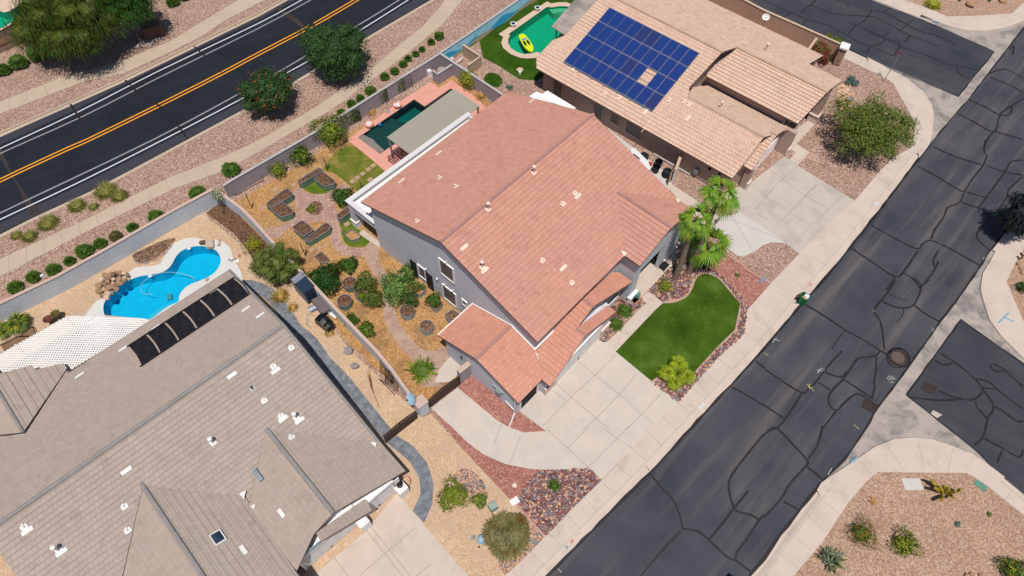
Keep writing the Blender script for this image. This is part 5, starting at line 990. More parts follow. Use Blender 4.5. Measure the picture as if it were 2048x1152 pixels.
# white lattice patio cover
lat = thing('lattice_patio_cover', 'white lattice patio cover between the taupe roof and the blue pool', 'patio cover', P(140, 690))
def hull_clip(poly, p0, p1):                    # clip segment to convex polygon, 2-D
    t0, t1 = 0., 1.; d = p1 - p0
    for i in range(len(poly)):
        a, b = poly[i], poly[(i + 1) % len(poly)]; n = Vector((-(b.y - a.y), b.x - a.x)); num = n.dot(Vector((p0.x - a.x, p0.y - a.y))); den = n.dot(Vector((d.x, d.y)))
        if abs(den) < 1e-9:
            if num < 0: return None
            continue
        t = -num / den
        if den > 0: t0 = max(t0, t)
        else: t1 = min(t1, t)
    return (t0, t1) if t0 < t1 - 1e-3 else None
zl = 2.65; lq = PP([(-60, 742), (133, 633), (150, 631), (283, 636), (303, 642), (133, 745), (60, 780), (-60, 800)], zl); lp2 = [Vector((p.x, p.y)) for p in lq]
ar_ = sum(lp2[i].x * lp2[(i + 1) % 8].y - lp2[(i + 1) % 8].x * lp2[i].y for i in range(8)); lp2 = lp2 if ar_ > 0 else lp2[::-1]
cx = sum((p for p in lp2), Vector((0, 0))) / 8
for di, (ang, zo) in enumerate(((Gf.ang + radians(45), 0), (Gf.ang - radians(45), .012))):
    mb = MB(); dv_ = Vector((cos(ang), sin(ang))); nv = Vector((-dv_.y, dv_.x))
    for i in range(-56, 57):
        c0 = cx + nv * i * .185; r = hull_clip(lp2, c0 - dv_ * 12, c0 + dv_ * 12)
        if r: a = c0 - dv_ * 12 + dv_ * 24 * r[0]; b = c0 - dv_ * 12 + dv_ * 24 * r[1]; q = Vector((nv.x, nv.y, 0)) * .052; A3 = Vector((a.x, a.y, zl + zo)); B3 = Vector((b.x, b.y, zl + zo)); mb.face([A3 - q, B3 - q, B3 + q, A3 + q][::1])
    mb.build('lattice', 'vent_white', lat)
m = MB()
for a, b in (((-60, 779), (190, 633)), ((60, 775), (283, 640)), ((-60, 742), (133, 633))):
    A3, B3 = P(*a, zl - .08), P(*b, zl - .08); m.tube([A3, B3], .05, 4)
m.split('beam', 'gutter_concrete', lat)
for x, y in ((133, 636), (283, 640), (30, 690)):
    b_ = P(x, y, zl - .1); m = MB(); m.box(WF, b_.x - .06, b_.x + .06, -b_.y - .06, -b_.y + .06, 0, zl - .1); m.build('post', 'trim_white', lat)
# louvred pergola over the dark pool
pg = thing('pergola', 'slatted beige pergola over the dark pool behind the two-storey house', 'pergola', R.w(12, -5))
v0p, v1p = -6.9, -3.62
n = 25
for i in range(n):
    v = v0p + (v1p - v0p) * i / (n - 1); 
    if i == 0: mb = MB(); mb.box(R, 7.75, 16.45, v, v + .08, 2.74, 2.84); sl0 = mb.build('slat', 'slat_pale', pg); vv0 = v
    else: o = sl0.copy(); COL.objects.link(o); o.parent = pg; o.location = Vector(sl0.location) + R.V * (v - vv0)
m = MB()
for u in (7.9, 12.1, 16.3): m.box(R, u - .06, u + .06, v0p, v1p + .1, 2.62, 2.77)
m.split('beam', 'gutter_concrete', pg)
for u in (7.9, 16.3):
    for v in (v0p + .1, v1p): m = MB(); m.box(R, u - .07, u + .07, v - .07, v + .07, 0, 2.62); m.build('post', 'gutter_concrete', pg)
# ================================================================ WALLS, FENCES, GATES
def wallrun(name, label, cat, pts, h, mat, cap, th=.2, side=1, group=None, face_px=None):
    """pts: 3D base points of the visible face; the wall goes `side` of it"""
    t = thing(name, label, cat, pts[0], group); q = offp(pts, th * side)
    mb = MB(); mb.prism([Vector((p.x, p.y, h)) for p in pts] + [Vector((p.x, p.y, h)) for p in q[::-1]], 0); mb.build('wall', mat, t)
    a, b = offp(pts, -.035 * side), offp(pts, (th + .035) * side)
    mb = MB(); mb.prism([Vector((p.x, p.y, h + .06)) for p in a] + [Vector((p.x, p.y, h + .06)) for p in b[::-1]], h); mb.build('cap', cap, t); return t
def base_from_top(px, h): return [Vector((p.x, p.y, 0)) for p in PP(px, h)]
wallrun('block_wall', 'pale blue-grey block wall behind the blue pool yard', 'wall', PP([(-140, 712), (0, 646), (138, 579), (224, 531), (362, 450), (441, 407)]), 1.85, 'wall_blue', 'cap_pink', .2, 1)
wallrun('block_wall', 'pale blue block wall dividing the gravel side yard from the mulch garden', 'wall', PP([(443, 405), (491, 440), (517, 466), (547, 500), (600, 556), (682, 644), (721, 685), (757, 722), (788, 760), (838, 830)]), 1.62, 'wall_blue', 'cap_pink', .18, 1)
wallrun('block_wall', 'dark grey block wall behind the mulch garden and the pink pool deck', 'wall', base_from_top([(447, 372), (466, 360), (570, 300), (630, 265), (740, 195.5), (797, 159.5), (880, 108)], 1.7), 1.64, 'wall_grey', 'cap_grey', .18, 1)
wallrun('block_wall', 'grey block wall between the pink pool deck and the artificial lawn with the kayak pool', 'wall', base_from_top([(880, 108), (953, 156), (997, 185), (1040, 214), (1130, 270)], 1.7), 1.64, 'wall_grey', 'cap_grey', .18, 1)
wallrun('enclosure_wall', 'low grey wall hiding pool equipment at the corner of the pink deck', 'wall', base_from_top([(864, 141), (875, 149), (906, 129)], 1.35), 1.3, 'wall_grey', 'cap_grey', .18, 1)
wallrun('enclosure_wall', 'low cream wall round the bin corner of the artificial lawn yard', 'wall', base_from_top([(927, 88), (963, 112), (937, 131)][::-1], 1.35), 1.3, 'cap_tan', 'cap_tan', .18, 1)
wallrun('block_wall', 'brown block wall along the side street behind the tan house', 'wall', base_from_top([(1400, -38), (1492, 2), (1528, 21), (1610, 57), (1684, 90)], 1.9), 1.85, 'wall_tan', 'cap_tan', .2, 1)
wallrun('block_wall', 'short cream stub wall beside the red flowering vine', 'wall', base_from_top([(1634, 71), (1618, 93)], 1.9), 1.6, 'wall_tan', 'cap_tan', .18, 1)
wallrun('side_wall', 'short pinkish grey block wall beside the brown driveway gate', 'wall', PP([(922, 768), (944, 750)]), 1.85, 'wall_grey', 'cap_pink', .35, 1)
wallrun('side_wall', 'short white-faced wall between the red house and the tan house', 'wall', PP([(1346, 366), (1357, 335)]), 1.75, 'stucco_light', 'cap_tan', .2, 1)
# stone pillar
b = P(1673, 127); t = thing('stone_pillar', 'stone-clad pillar with a white cap at the end of the brown block wall', 'pillar', b); m = MB(); m.box(Fr(Vector((b.x, b.y, 0)), 62), -.42, .42, -.35, .35, 0, 2.1); m.build('shaft', 'stone_veneer', t); m = MB(); m.box(Fr(Vector((b.x, b.y, 0)), 62), -.52, .52, -.45, .45, 2.1, 2.28); m.build('cap', 'trim_white', t)
# mural wall
mp = [Vector((p.x, p.y, 0)) for p in PP([(880, 107), (950, 60), (1020, 12), (1110, -50), (1200, -110)], 1.7)]
t = wallrun('mural_wall', 'block wall painted with a blue sky and sea mural beside the artificial lawn', 'wall', mp, 1.64, 'mural_sky', 'cap_grey', .18, 1)
mb = MB(); fo = offp(mp, -.012); fo2 = offp(mp, -.02); random.seed(3)
def mstrip(fo, zf0, zf1, mi, n=40):
    L = []
    for i in range(n):
        s = i / n * (len(fo) - 1); k = int(s); p = fo[k].lerp(fo[k + 1], s - k); s2 = (i + 1) / n * (len(fo) - 1) - 1e-6; k2 = int(s2); q = fo[k2].lerp(fo[k2 + 1], s2 - k2)
        mb.face([Vector((p.x, p.y, zf0(i))), Vector((q.x, q.y, zf0(i + 1))), Vector((q.x, q.y, zf1(i + 1))), Vector((p.x, p.y, zf1(i)))], mi)
sea = lambda i: .75 + .25 * sin(i * .8) + .18 * sin(i * .37 + 1); san = lambda i: .35 + .3 * sin(i * .5 + 2) * (i > 8); gr = lambda i: .12 + .1 * sin(i * .9)
mstrip(fo, lambda i: 0, sea, 0); mstrip(offp(mp, -.016), lambda i: 0, san, 1); mstrip(fo2, lambda i: 0, lambda i: max(.03, gr(i)), 2); mb.build('mural', ['mural_sea', 'mural_sand', 'mural_green'], t)
c = P(948, 72, .9); mb = MB(); mb.tube([c + Vector((0, -.05, -.5)), c + Vector((.05, -.05, .3))], .03, 4)
for k in range(6): a = k * pi / 3; mb.tube([c + Vector((.05, -.06, .3)), c + Vector((.05 + .3 * cos(a), -.06 - .05, .3 + .2 * sin(a)))], [.03, .005], 4)
mb.build('painted_palm', 'mural_green', t)
# rock wall top left
wallrun('rock_wall', 'brown rock retaining wall below the turquoise pool in the upper left corner', 'wall', PP([(-80, 140), (0, 107), (35, 92), (70, 77), (130, 50)]), .75, 'wall_rock', 'soil', .9, 1)
wallrun('block_wall', 'low tan-capped wall at the edge of the turquoise pool in the upper left corner', 'wall', PP([(-80, 100), (0, 82), (42, 58), (90, 34), (140, 8)], .0), .9, 'wall_rock', 'cap_tan', .2, 1)
# gates
def slat_gate(name, label, a, b, hl, hr, hc, mat='gate_brown', n=26, pan=2):
    t = thing(name, label, 'gate', a); d = b - a; L = d.length; d.normalize(); nn = Vector((-d.y, d.x, 0)); top = lambda s: hl + (hr - hl) * s + hc * sin(pi * s)
    for k in range(pan):
        mb = MB(); s0, s1 = k / pan + .006, (k + 1) / pan - .006; M = n // pan
        for i in range(M):
            u0, u1 = s0 + (s1 - s0) * i / M, s0 + (s1 - s0) * (i + .82) / M
            p, q = a + d * (L * u0), a + d * (L * u1); z0, z1a, z1b = .12, top(u0), top(u1)
            c = [p, q, q + nn * .025, p + nn * .025]; mb.hexa([v + Vector((0, 0, z0)) for v in c] + [c[0] + Vector((0, 0, z1a)), c[1] + Vector((0, 0, z1b)), c[2] + Vector((0, 0, z1b)), c[3] + Vector((0, 0, z1a))])
        mb.tube([a + d * L * (s0 + (s1 - s0) * j / 8) + Vector((0, 0, top(s0 + (s1 - s0) * j / 8))) for j in range(9)], .045, 4)
        for z in (.15, .75): mb.tube([a + d * L * s0 - nn * .03 + Vector((0, 0, z)), a + d * L * s1 - nn * .03 + Vector((0, 0, z))], .035, 4)
        for s in (s0, s1): mb.tube([a + d * L * s + Vector((0, 0, .05)), a + d * L * s + Vector((0, 0, top(s)))], .04, 4)
        mb.build('gate_leaf', mat, t)
    return t
slat_gate('driveway_gate', 'dark brown arched double gate across the concrete strip of the two-storey house', P(856, 818), P(921, 768), 1.35, 1.45, .25)
slat_gate('driveway_gate', 'dark brown gate across the grey stamped path beside the taupe house', P(772, 886), P(835, 836), 1.35, 1.35, .2, n=22)
b = P(843, 826); t = thing('gate_pillar', 'white block pillar between the two dark brown gates', 'pillar', b); fr = Fr(Vector((b.x, b.y, 0)), 42); m = MB(); m.box(fr, -.25, .55, -.45, .3, 0, 1.75); m.build('shaft', 'wall_blue', t); m = MB(); m.box(fr, -.3, .6, -.5, .35, 1.75, 1.83); m.build('cap', 'cap_pink', t)
slat_gate('side_gate', 'brown wooden side gate between the red house and the tan house', P(1334, 371), P(1348, 348), 1.5, 1.5, 0, 'wall_tan', n=10, pan=1)
# ================================================================ PLANTS
rnd = random.random
def rv():
    while True:
        v = Vector((rnd() * 2 - 1, rnd() * 2 - 1, rnd() * 2 - 1))
        if 0 < v.length < 1: return v
def leaf(mb, p, s, mi=0, n=None, asp=.55):
    n = (n or rv()).normalized(); a = n.cross(rv()); a = a.normalized() if a.length > 1e-5 else Vector((1, 0, 0)); b = n.cross(a)
    mb.face([p - a * s, p - b * s * asp, p + a * s, p + b * s * asp], mi)
def blade(mb, p, d, L, wd, droop, mi=0, seg=2):
    side = d.cross(Vector((0, 0, 1))); side = side.normalized() if side.length > 1e-4 else Vector((1, 0, 0)); pts = []
    for i in range(seg + 1):
        t = i / seg; pts.append(p + d * L * t + Vector((0, 0, -droop * t * t * L)))
    for i in range(seg):
        w0, w1 = wd * (1 - .45 * i / seg), (wd * (1 - .45 * (i + 1) / seg) if i < seg - 1 else .0)
        if w1 > 0: mb.face([pts[i] - side * w0, pts[i] + side * w0, pts[i + 1] + side * w1, pts[i + 1] - side * w1], mi)
        else: mb.face([pts[i] - side * w0, pts[i] + side * w0, pts[i + 1]], mi)
def lump(mb, c, r, rz, mi=0, amp=.2, n=2):
    bm = bmesh.new(); bmesh.ops.create_icosphere(bm, subdivisions=n, radius=1); ph = rnd() * 9
    for v in bm.verts:
        q = v.co; f = 1 + amp * (sin(q.x * 4 + ph) * cos(q.y * 5 + ph) + .6 * sin(q.z * 6 + ph * 2)) * .7 + amp * .4 * (rnd() - .5); v.co = Vector((q.x * r * f, q.y * r * f, q.z * rz * f))
    for f in bm.faces: mb.face([c + v.co for v in f.verts], mi)
    bm.free()
def bushgeo(r, h, n, s, core=.8, mi_f=0, acc=0, spike=0):
    mb = MB(); lump(mb, Vector((0, 0, h * .48)), r * core * (1 if spike else .85), h * .48 * core, 0, .18); ph, ph2 = rnd() * 6, rnd() * 6; am = .06 if spike else .24
    for i in range(n):
        d = rv().normalized(); d.z = abs(d.z) * 1.15 - .15; th = math.atan2(d.y, d.x); k = .82 + .26 * rnd() + (.3 * rnd() ** 4); k *= 1 + am * (sin(3 * th + ph) + .7 * sin(5 * th + ph2 + d.z * 4)) * .8 - am * .3; p = Vector((d.x * r * k, d.y * r * k, h * .48 + d.z * h * .52 * k)); p.z = max(.02, p.z)
        if spike: blade(mb, p * .8, (d + rv() * .35).normalized(), spike, s, .1, 1 if rnd() < acc else 0, 1)
        else: leaf(mb, p, s * (.6 + .8 * rnd()), 1 if rnd() < acc else 0, (d + rv() * .9))
    return mb
def place_geo(mb, name, mats, par=None): return mb.build(name, mats if isinstance(mats, (list, tuple)) else [mats], par)
def offset_build(mb, name, mats, parent):
    b = Vector(parent.location); mb.v = [v + b for v in mb.v]; return mb.build(name, mats if isinstance(mats, (list, tuple)) else [mats], parent)
def shrub(label, x, y, rp, h, mat, n=500, s=.07, name='shrub', cat='shrub', group=None, core=.8, acc=None, accf=0, spike=0, zc=None, stem=True, zb=0):
    """crown centre at pixel (x, y); rp = radius in pixels"""
    zc = h * .5 if zc is None else zc; b = P(x, y, zc + zb); b.z = zb; r = rp * mpp(x, y, zc)
    t = thing(name, label, cat, b, group); mb = bushgeo(r, h, n, s, core, 0, accf, spike); offset_build(mb, 'foliage', [mat, acc or mat], t)
    if stem:
        mb = MB()
        for k in range(3): a = k * 2.1 + rnd(); mb.tube([Vector((0, 0, 0)), Vector((cos(a) * r * .35, sin(a) * r * .35, h * .5))], [.035, .012], 5)
        offset_build(mb, 'stem', 'bark', t)
    return t
# row of clipped shrubs behind the wall
G1 = 'clipped shrubs along the pavement behind the block walls'
rows = [(29, 573, 14), (65, 553, 13), (105, 538, 13), (138, 521, 10), (167, 501, 17), (199, 486, 12), (264, 454, 10), (311, 432, 16), (394, 385, 17), (460, 337, 18),
        (682, 224, 8), (702, 206, 9), (720, 195, 8), (741, 180, 11), (769, 152, 9), (789, 141, 8.5), (806, 127, 8), (816, 116, 7), (831, 107, 6.5), (844, 98, 6), (862, 83, 7), (878, 70, 10)]
ordn = ['first', 'second', 'third', 'fourth', 'fifth', 'sixth', 'seventh', 'eighth', 'ninth', 'tenth', 'eleventh', 'twelfth']
for i, (x, y, r) in enumerate(rows):
    if i < 10: lb = '%s green shrub from the left in the row behind the pale blue wall' % ordn[i]
    else: lb = '%s round green shrub from the dark trellised wall end, row running up to the mural' % ordn[i - 10]
    q = r * mpp(x, y, .5); shrub(lb, x, y, r, q * (1.5 if i > 9 else 1.25), 'leaf_bush', 800, .06, group=G1, spike=.16 if i < 10 else .12)
shrub('brown dried clipped shrub in the row behind the pale blue wall', 230, 471, 12, .8, 'leaf_bush_dry', 500, .06, spike=.14, acc='leaf_bush', accf=.3)
for i, (x, y, r, lb) in enumerate([(5, 138, 14, 'dark green shrub cut by the left edge near the rock wall'), (35, 122, 18, 'round green shrub between the rock wall and the upper pavement'), (72, 105, 20, 'big green shrub tucked under the weeping mesquite'), (344, 2, 12, 'green shrub at the top edge right of the mesquite'), (367, -8, 10, 'small green shrub at the top edge above the arterial road')]):
    shrub(lb, x, y, r, r * mpp(x, y) * 1.35, 'leaf_bush', 900, .06, spike=.2, group='shrubs across the arterial road')
def clump(label, x, y, rp, h, mat, n=260, wd=.03, name='grass_clump', cat='ornamental grass', group=None, mat2=None, droop=.5, zc=.3, seg=2, up=.6, sparse=1):
    b = P(x, y, zc); b.z = 0; r = rp * mpp(x, y, zc); t = thing(name, label, cat, b, group); mb = MB()
    if sparse == 1: lump(mb, Vector((0, 0, h * .22)), r * .5, h * .25, 0, .3)
    for i in range(n):
        a = rnd() * 2 * pi; e = up * (.25 + 1.0 * rnd()); d = Vector((cos(a) * cos(e), sin(a) * cos(e), sin(e))).normalized(); o = Vector((cos(a), sin(a), 0)) * r * .3 * rnd() + Vector((0, 0, .05))
        blade(mb, o, d, r * (.55 + .5 * rnd()), wd, droop * rnd(), 1 if (mat2 and rnd() < .4) else 0, seg)
    offset_build(mb, 'blades', [mat, mat2 or mat], t); return t
GG = 'grass clumps along the arterial road kerb'
for x, y, r, h, lb in ((210, 380, 27, 1.1, 'largest yellow-green grass clump beside the arterial kerb'), (237, 389, 20, .9, 'greyer grass clump leaning against the largest one'), (152, 409, 21, .9, 'rounded yellowish grass clump left of the tiny one'), (185, 411, 12, .6, 'tiny grass clump between two big ones by the kerb'), (94, 444, 25, .9, 'straggly olive grass clump by the kerb'), (57, 470, 18, .8, 'green grass clump nearest the left edge by the pavement'), (30, 468, 14, .5, 'thin dry grass tuft near the left edge')):
    clump(lb, x, y, r, h, 'leaf_grass', 420 if r > 15 else 200, .028, group=GG, mat2='leaf_olive')
def tree(label, x, y, rp, zc, rz, mats, nl=6000, s=.11, name='tree', lobes=16, accf=0., trunk=.14, core=.62, base=None, bark='bark', jit=.5, wob=.25, sx=1., sy=1., weep=0., corepc=1, lrf=.3, kin=.6):
    c = P(x, y, zc); b = Vector((c.x, c.y, 0)) if base is None else P(*base); r = rp * mpp(x, y, zc)
    t = thing(name, label, 'tree', b); mb = MB(); cl = []
    for i in range(lobes):
        d = rv().normalized(); d.z = d.z * .8 + .15; k = kin + (.88 - kin) * rnd(); cl.append((c + Vector((d.x * r * k * sx, d.y * r * k * sy, d.z * rz * k)), r * (lrf + .2 * rnd())))
    if corepc: lump(mb, c, r * core * min(sx, sy), rz * core, 0, .25)
    for q, lr in cl:
        if corepc: lump(mb, q, lr * .62, lr * .5, 0, .3, 1)
        for j in range(nl // lobes):
            d = rv().normalized(); p = q + Vector((d.x, d.y, d.z * .75)) * lr * (.6 + .6 * rnd()); p.z = max(.3, p.z)
            mi = 1 if rnd() < accf else 0
            if weep: blade(mb, p, (Vector((d.x * .5, d.y * .5, -.9)) + rv() * .5).normalized(), weep * (.6 + .8 * rnd()), s, .2, mi, 1)
            else: leaf(mb, p, s * (.6 + .8 * rnd()), mi, d + Vector((0, 0, .4)) + rv() * jit)
    mb.build('crown', mats, t)
    mb = MB(); mb.tube([b, b.lerp(c, .5) + rv() * .1, c], [trunk, trunk * .7, trunk * .4], 8)
    for q, lr in cl[::2]: st = b.lerp(c, .45); mb.tube([st, st.lerp(q, .5) + rv() * .15, q], [trunk * .5, trunk * .3, .02], 5)
    mb.build('trunk', bark, t); return t
tree('round dark green tree beside the arterial road at top centre', 670, 100, 64, 3.0, 2.3, ['leaf_dark', 'leaf_mid'], 13000, .1, lobes=46, accf=.08)
tree('smaller round green tree with reddish seed pods beside the arterial road', 530, 182, 54, 2.3, 1.8, ['leaf_dark', 'petal_rust'], 8500, .09, lobes=34, accf=.07, core=.5)
tree('large weeping mesquite over the pavement in the upper left', 128, 40, 84, 4.4, 2.3, ['leaf_mesq', 'leaf_deep'], 17000, .035, name='mesquite_tree', lobes=50, accf=.35, trunk=.22, base=(168, 118), weep=.55, sx=1.25, core=.4, bark='bark_pale')
tree('dark mesquite right of the weeping one, its shade on the pavement', 246, 2, 58, 4.4, 2.0, ['leaf_deep', 'leaf_mesq'], 10000, .035, name='mesquite_tree', lobes=30, accf=.3, trunk=.18, base=(282, 84), weep=.4, core=.35)
tree('airy light green tree in the front yard of the tan house', 1731, 250, 84, 2.9, 1.9, ['leaf_tree4', 'leaf_mid'], 20000, .085, lobes=80, accf=.35, trunk=.14, core=.3, base=(1728, 300), jit=.5, corepc=0, lrf=.13, kin=.3, sx=1.3, sy=1.15)
tree('spiky tree cut by the right edge beside the street, shadow put into its near-black crown', 2052, 428, 40, 2.8, 2.0, ['leaf_shade', 'leaf_deep'], 5000, .05, lobes=20, accf=.06, weep=.4, core=.7)  # dark shadow area built as a crown, the shade set by leaf colour
tree('wispy olive tree leaning over the divider wall by the navy shed', 550, 527, 50, 1.7, 1.3, ['leaf_olive', 'leaf_mid'], 8000, .06, lobes=30, accf=.5, base=(556, 545), core=.35, sx=1.15, corepc=1, lrf=.18, kin=.4)
# citrus and garden shrubs
for a in [('tall lime-green citrus tree between the pink deck and the block wall', 660, 262, 37, 2.4, 'leaf_lime', 2600, .08, 'leaf_deep', .45),
          ('dark glossy citrus bush against the grey wall, right of the small lime one', 602, 313, 21, 1.6, 'leaf_deep', 1300, .08, 'leaf_lime', .3),
          ('small lime-green citrus bush against the grey wall', 556, 341, 16, 1.3, 'leaf_lime', 800, .07, 'leaf_mid', .3),
          ('rich green bushy plant beside the white coping corner of the patio', 684, 393, 19, 1.3, 'leaf_deep', 1300, .09, 'leaf_bush', .5),
          ('big dark green bush beside the navy shed', 648, 560, 33, 1.9, 'leaf_deep', 2600, .09, 'leaf_dark', .3),
          ('yellow flowering plant behind the big dark bush by the shed', 668, 540, 13, 1.0, 'leaf_yellowgreen', 500, .06, 'leaf_lime', .4),
          ('leafy green vine heap in the mulch left of the curved path', 697, 530, 17, 1.0, 'leaf_mid', 900, .09, 'leaf_deep', .4),
          ('tall feathery olive shrub left of the curved path', 731, 566, 22, 1.7, 'leaf_olive', 1400, .07, 'leaf_mid', .5),
          ('ferny shrub below the tall feathery one left of the curved path', 746, 598, 20, 1.3, 'leaf_mid', 1200, .07, 'leaf_olive', .5),
          ('pale green flowering oleander beside the two-storey house', 793, 575, 33, 1.9, 'leaf_light', 2600, .08, 'leaf_mid', .45),
          ('olive shrub tucked between the oleander and the grey wall', 812, 549, 19, 1.5, 'leaf_mid', 1200, .07, 'petal_pale', .08),
          ('dark shrub behind the galvanised round planter', 820, 600, 18, 1.1, 'leaf_deep', 900, .07, 'leaf_olive', .4),
          ('small green bush on the mulch side of the divider wall', 703, 640, 13, .8, 'leaf_mid', 600, .07, 'leaf_deep', .4),
          ('larger green bush on the mulch side of the divider wall, below the small one', 731, 660, 17, 1.0, 'leaf_mid', 900, .08, 'leaf_lime', .3),
          ('yellow-green round bush in the brown soil strip by the divider wall', 507, 489, 17, 1.1, 'leaf_yellowgreen', 900, .05, 'leaf_lime', .4),
          ('trailing lime vine on the grey wall beside the pink deck', 937, 160, 17, 1.7, 'leaf_lime', 1000, .09, 'leaf_yellowgreen', .4),
          ('low spreading bright green shrub in the gravel of the taupe house', 906, 990, 30, .9, 'leaf_lime', 2200, .06, 'leaf_mid', .35),
          ('small round green shrub right of the spreading one in the gravel', 960, 1001, 15, .6, 'leaf_mid', 700, .06, 'leaf_lime', .4),
          ('large round olive shrub with a rusty side near the kerb', 1014, 1070, 45, 2.0, 'leaf_olive_fine', 4500, .03, 'leaf_rust', .12),
          ('orange flowering shrub on the gravel corner', 1727, 1067, 29, 1.1, 'leaf_mid', 1500, .05, 'petal_orange', .2),
          ('yellowish leafy shrub right of the orange flowering one', 1812, 1087, 27, .9, 'leaf_mid', 900, .08, 'leaf_yellowgreen', .5),
          ('green shrub at the bottom right corner of the photograph', 2030, 1142, 26, 1.1, 'leaf_mid', 1200, .08, 'leaf_yellowgreen', .3),
          ('dark little shrub at the right edge on the verge gravel', 2046, 574, 13, .8, 'leaf_deep', 500, .06, 'leaf_mid', .4),
          ('yellowish shrub in the river rock left of the walkway palms', 1331, 572, 15, .7, 'leaf_yellowgreen', 600, .06, 'leaf_mid', .4),
          ('green bush left of the red flowering vine outside the brown wall', 1655, 76, 10, .7, 'leaf_mid', 500, .07, 'leaf_lime', .4),
          ('green bush against the street side of the brown wall by the pillar', 1674, 82, 11, .7, 'leaf_mid', 500, .07, 'leaf_lime', .4)]:
    lb, x, y, r, h, mt, n, s, ac, af = a
    sp = {'large round olive shrub with a rusty side near the kerb': .3, 'orange flowering shrub on the gravel corner': .0}.get(lb, 0)
    shrub(lb, x, y, r, h, mt, n, s, acc=ac, accf=af, core=.62 if not sp else .82, spike=sp)
t = shrub('rust-brown patch of dead shoots on the round olive shrub near the kerb', 1037, 1047, 17, 1.7, 'leaf_rust', 700, .03, core=.6, spike=.22, acc='leaf_olive_fine', accf=.3)
for x, y, r, lb in ((1703, 157, 7, 'small blue-green shrub by the pebbles, upper one'), (1695, 165, 5, 'tiny blue-green shrub by the pebbles'), (1710, 166, 8, 'largest blue-green shrub by the pebbles')): shrub(lb, x, y, r, .45, 'leaf_blue', 260, .06, group='blue-green shrubs by the tan house corner')
# bougainvillea
shrub('red bougainvillea climbing the brown wall beside the stone pillar', 1640, 100, 17, 1.6, 'leaf_mid', 900, .08, acc='petal_red', accf=.35, name='bougainvillea', cat='flowering vine', core=.5)
shrub('lower red bougainvillea at the tan roof corner', 1650, 118, 13, 1.2, 'leaf_deep', 600, .08, acc='petal_red', accf=.4, name='bougainvillea', cat='flowering vine', core=.5)
clump('green flax plant with arching leaves beside the brown driveway gate', 843, 735, 34, 1.3, 'leaf_mid', 170, .055, name='flax_plant', cat='plant', mat2='leaf_lime', droop=1.1, zc=.6, seg=4, up=1.0)
clump('grassy green plant beside the garage pillar', 1251, 618, 19, 1.0, 'leaf_mid', 500, .025, name='grass_plant', cat='plant', mat2='leaf_bush', droop=.9, zc=.5, seg=3, up=1.1)
clump('lower grassy green plant nearer the garage door', 1232, 645, 19, .9, 'leaf_mid', 460, .025, name='grass_plant', cat='plant', mat2='leaf_bush', droop=.9, zc=.4, seg=3, up=1.1)
clump('small dark grass tuft in the river rock near the driveway', 1109, 970, 16, .5, 'leaf_mid', 260, .03, mat2='leaf_deep', up=1.)
clump('straw-yellow spiky grass at the top edge by the side street', 1867, 6, 19, .9, 'leaf_yellowgreen', 420, .03, mat2='leaf_lime')
clump('blue-green agave with broad leaves at the gravel corner', 1663, 1118, 32, .9, 'leaf_agave', 110, .09, name='agave', cat='agave', mat2='leaf_olive', droop=.1, zc=.4, up=1.2)
clump('small blue agave on the gravel corner', 1919, 1047, 9, .4, 'leaf_blue', 30, .04, name='agave', cat='agave', droop=.0, up=1.0)
clump('grey-green agave in the gravel beside the artificial lawn', 1019, 172, 9, .5, 'leaf_blue', 36, .07, name='agave', cat='agave', droop=.0, up=1.1)
clump('little brown withered plant on the gravel corner', 1749, 1000, 10, .3, 'straw', 40, .03, name='withered_plant', cat='plant', droop=.1, sparse=0)
clump('tiny green tuft near the green utility lid', 1982, 1027, 6, .25, 'leaf_mid', 60, .03)
clump('tiny green plant in the red gravel of the front yard', 1476, 547, 6, .3, 'leaf_mid', 40, .04, name='seedling', cat='plant')
clump('dry straw tuft beside the covered barbecue', 658, 664, 12, .4, 'straw', 180, .02, mat2='leaf_grass', up=.8)
clump('dry brush heap along the grey stamped path near the shed', 560, 592, 22, .5, 'straw', 300, .025, mat2='leaf_grass', up=.8, droop=.2)
clump('dry brush patch below the brush heap by the grey path', 585, 612, 14, .35, 'straw', 150, .025, mat2='mulch' if 0 else 'leaf_grass', up=.8)
clump('yellow dry weeds at the foot of the grey wall near the pink deck', 742, 222, 14, .3, 'straw', 120, .02, up=.8, sparse=0)
clump('yellow dry weeds at the wall foot below the vine by the pink deck', 963, 190, 16, .3, 'straw', 140, .02, up=.8, sparse=0)
shrub('small leafy plant in the round paved roundel', 621, 418, 8, .4, 'leaf_lime', 200, .07, acc='leaf_mid', accf=.5)
# dry twig lying in the side yard
t = thing('dry_branch', 'bare twiggy branch lying on the beige gravel side yard', 'branch', P(745, 790)); mb = MB(); a_ = P(759, 815, .05); b_ = P(740, 770, .2)
mb.tube([a_, b_], [.02, .012], 4)
for i in range(26): s = rnd(); o = a_.lerp(b_, .55 + .45 * s); d = (P(729 + rnd() * 12, 728 + rnd() * 12, .1 + .4 * rnd()) - o); mb.tube([o, o + d * (.4 + .6 * rnd())], [.008, .003], 3)
mb.build('twigs', 'leaf_rust', t)
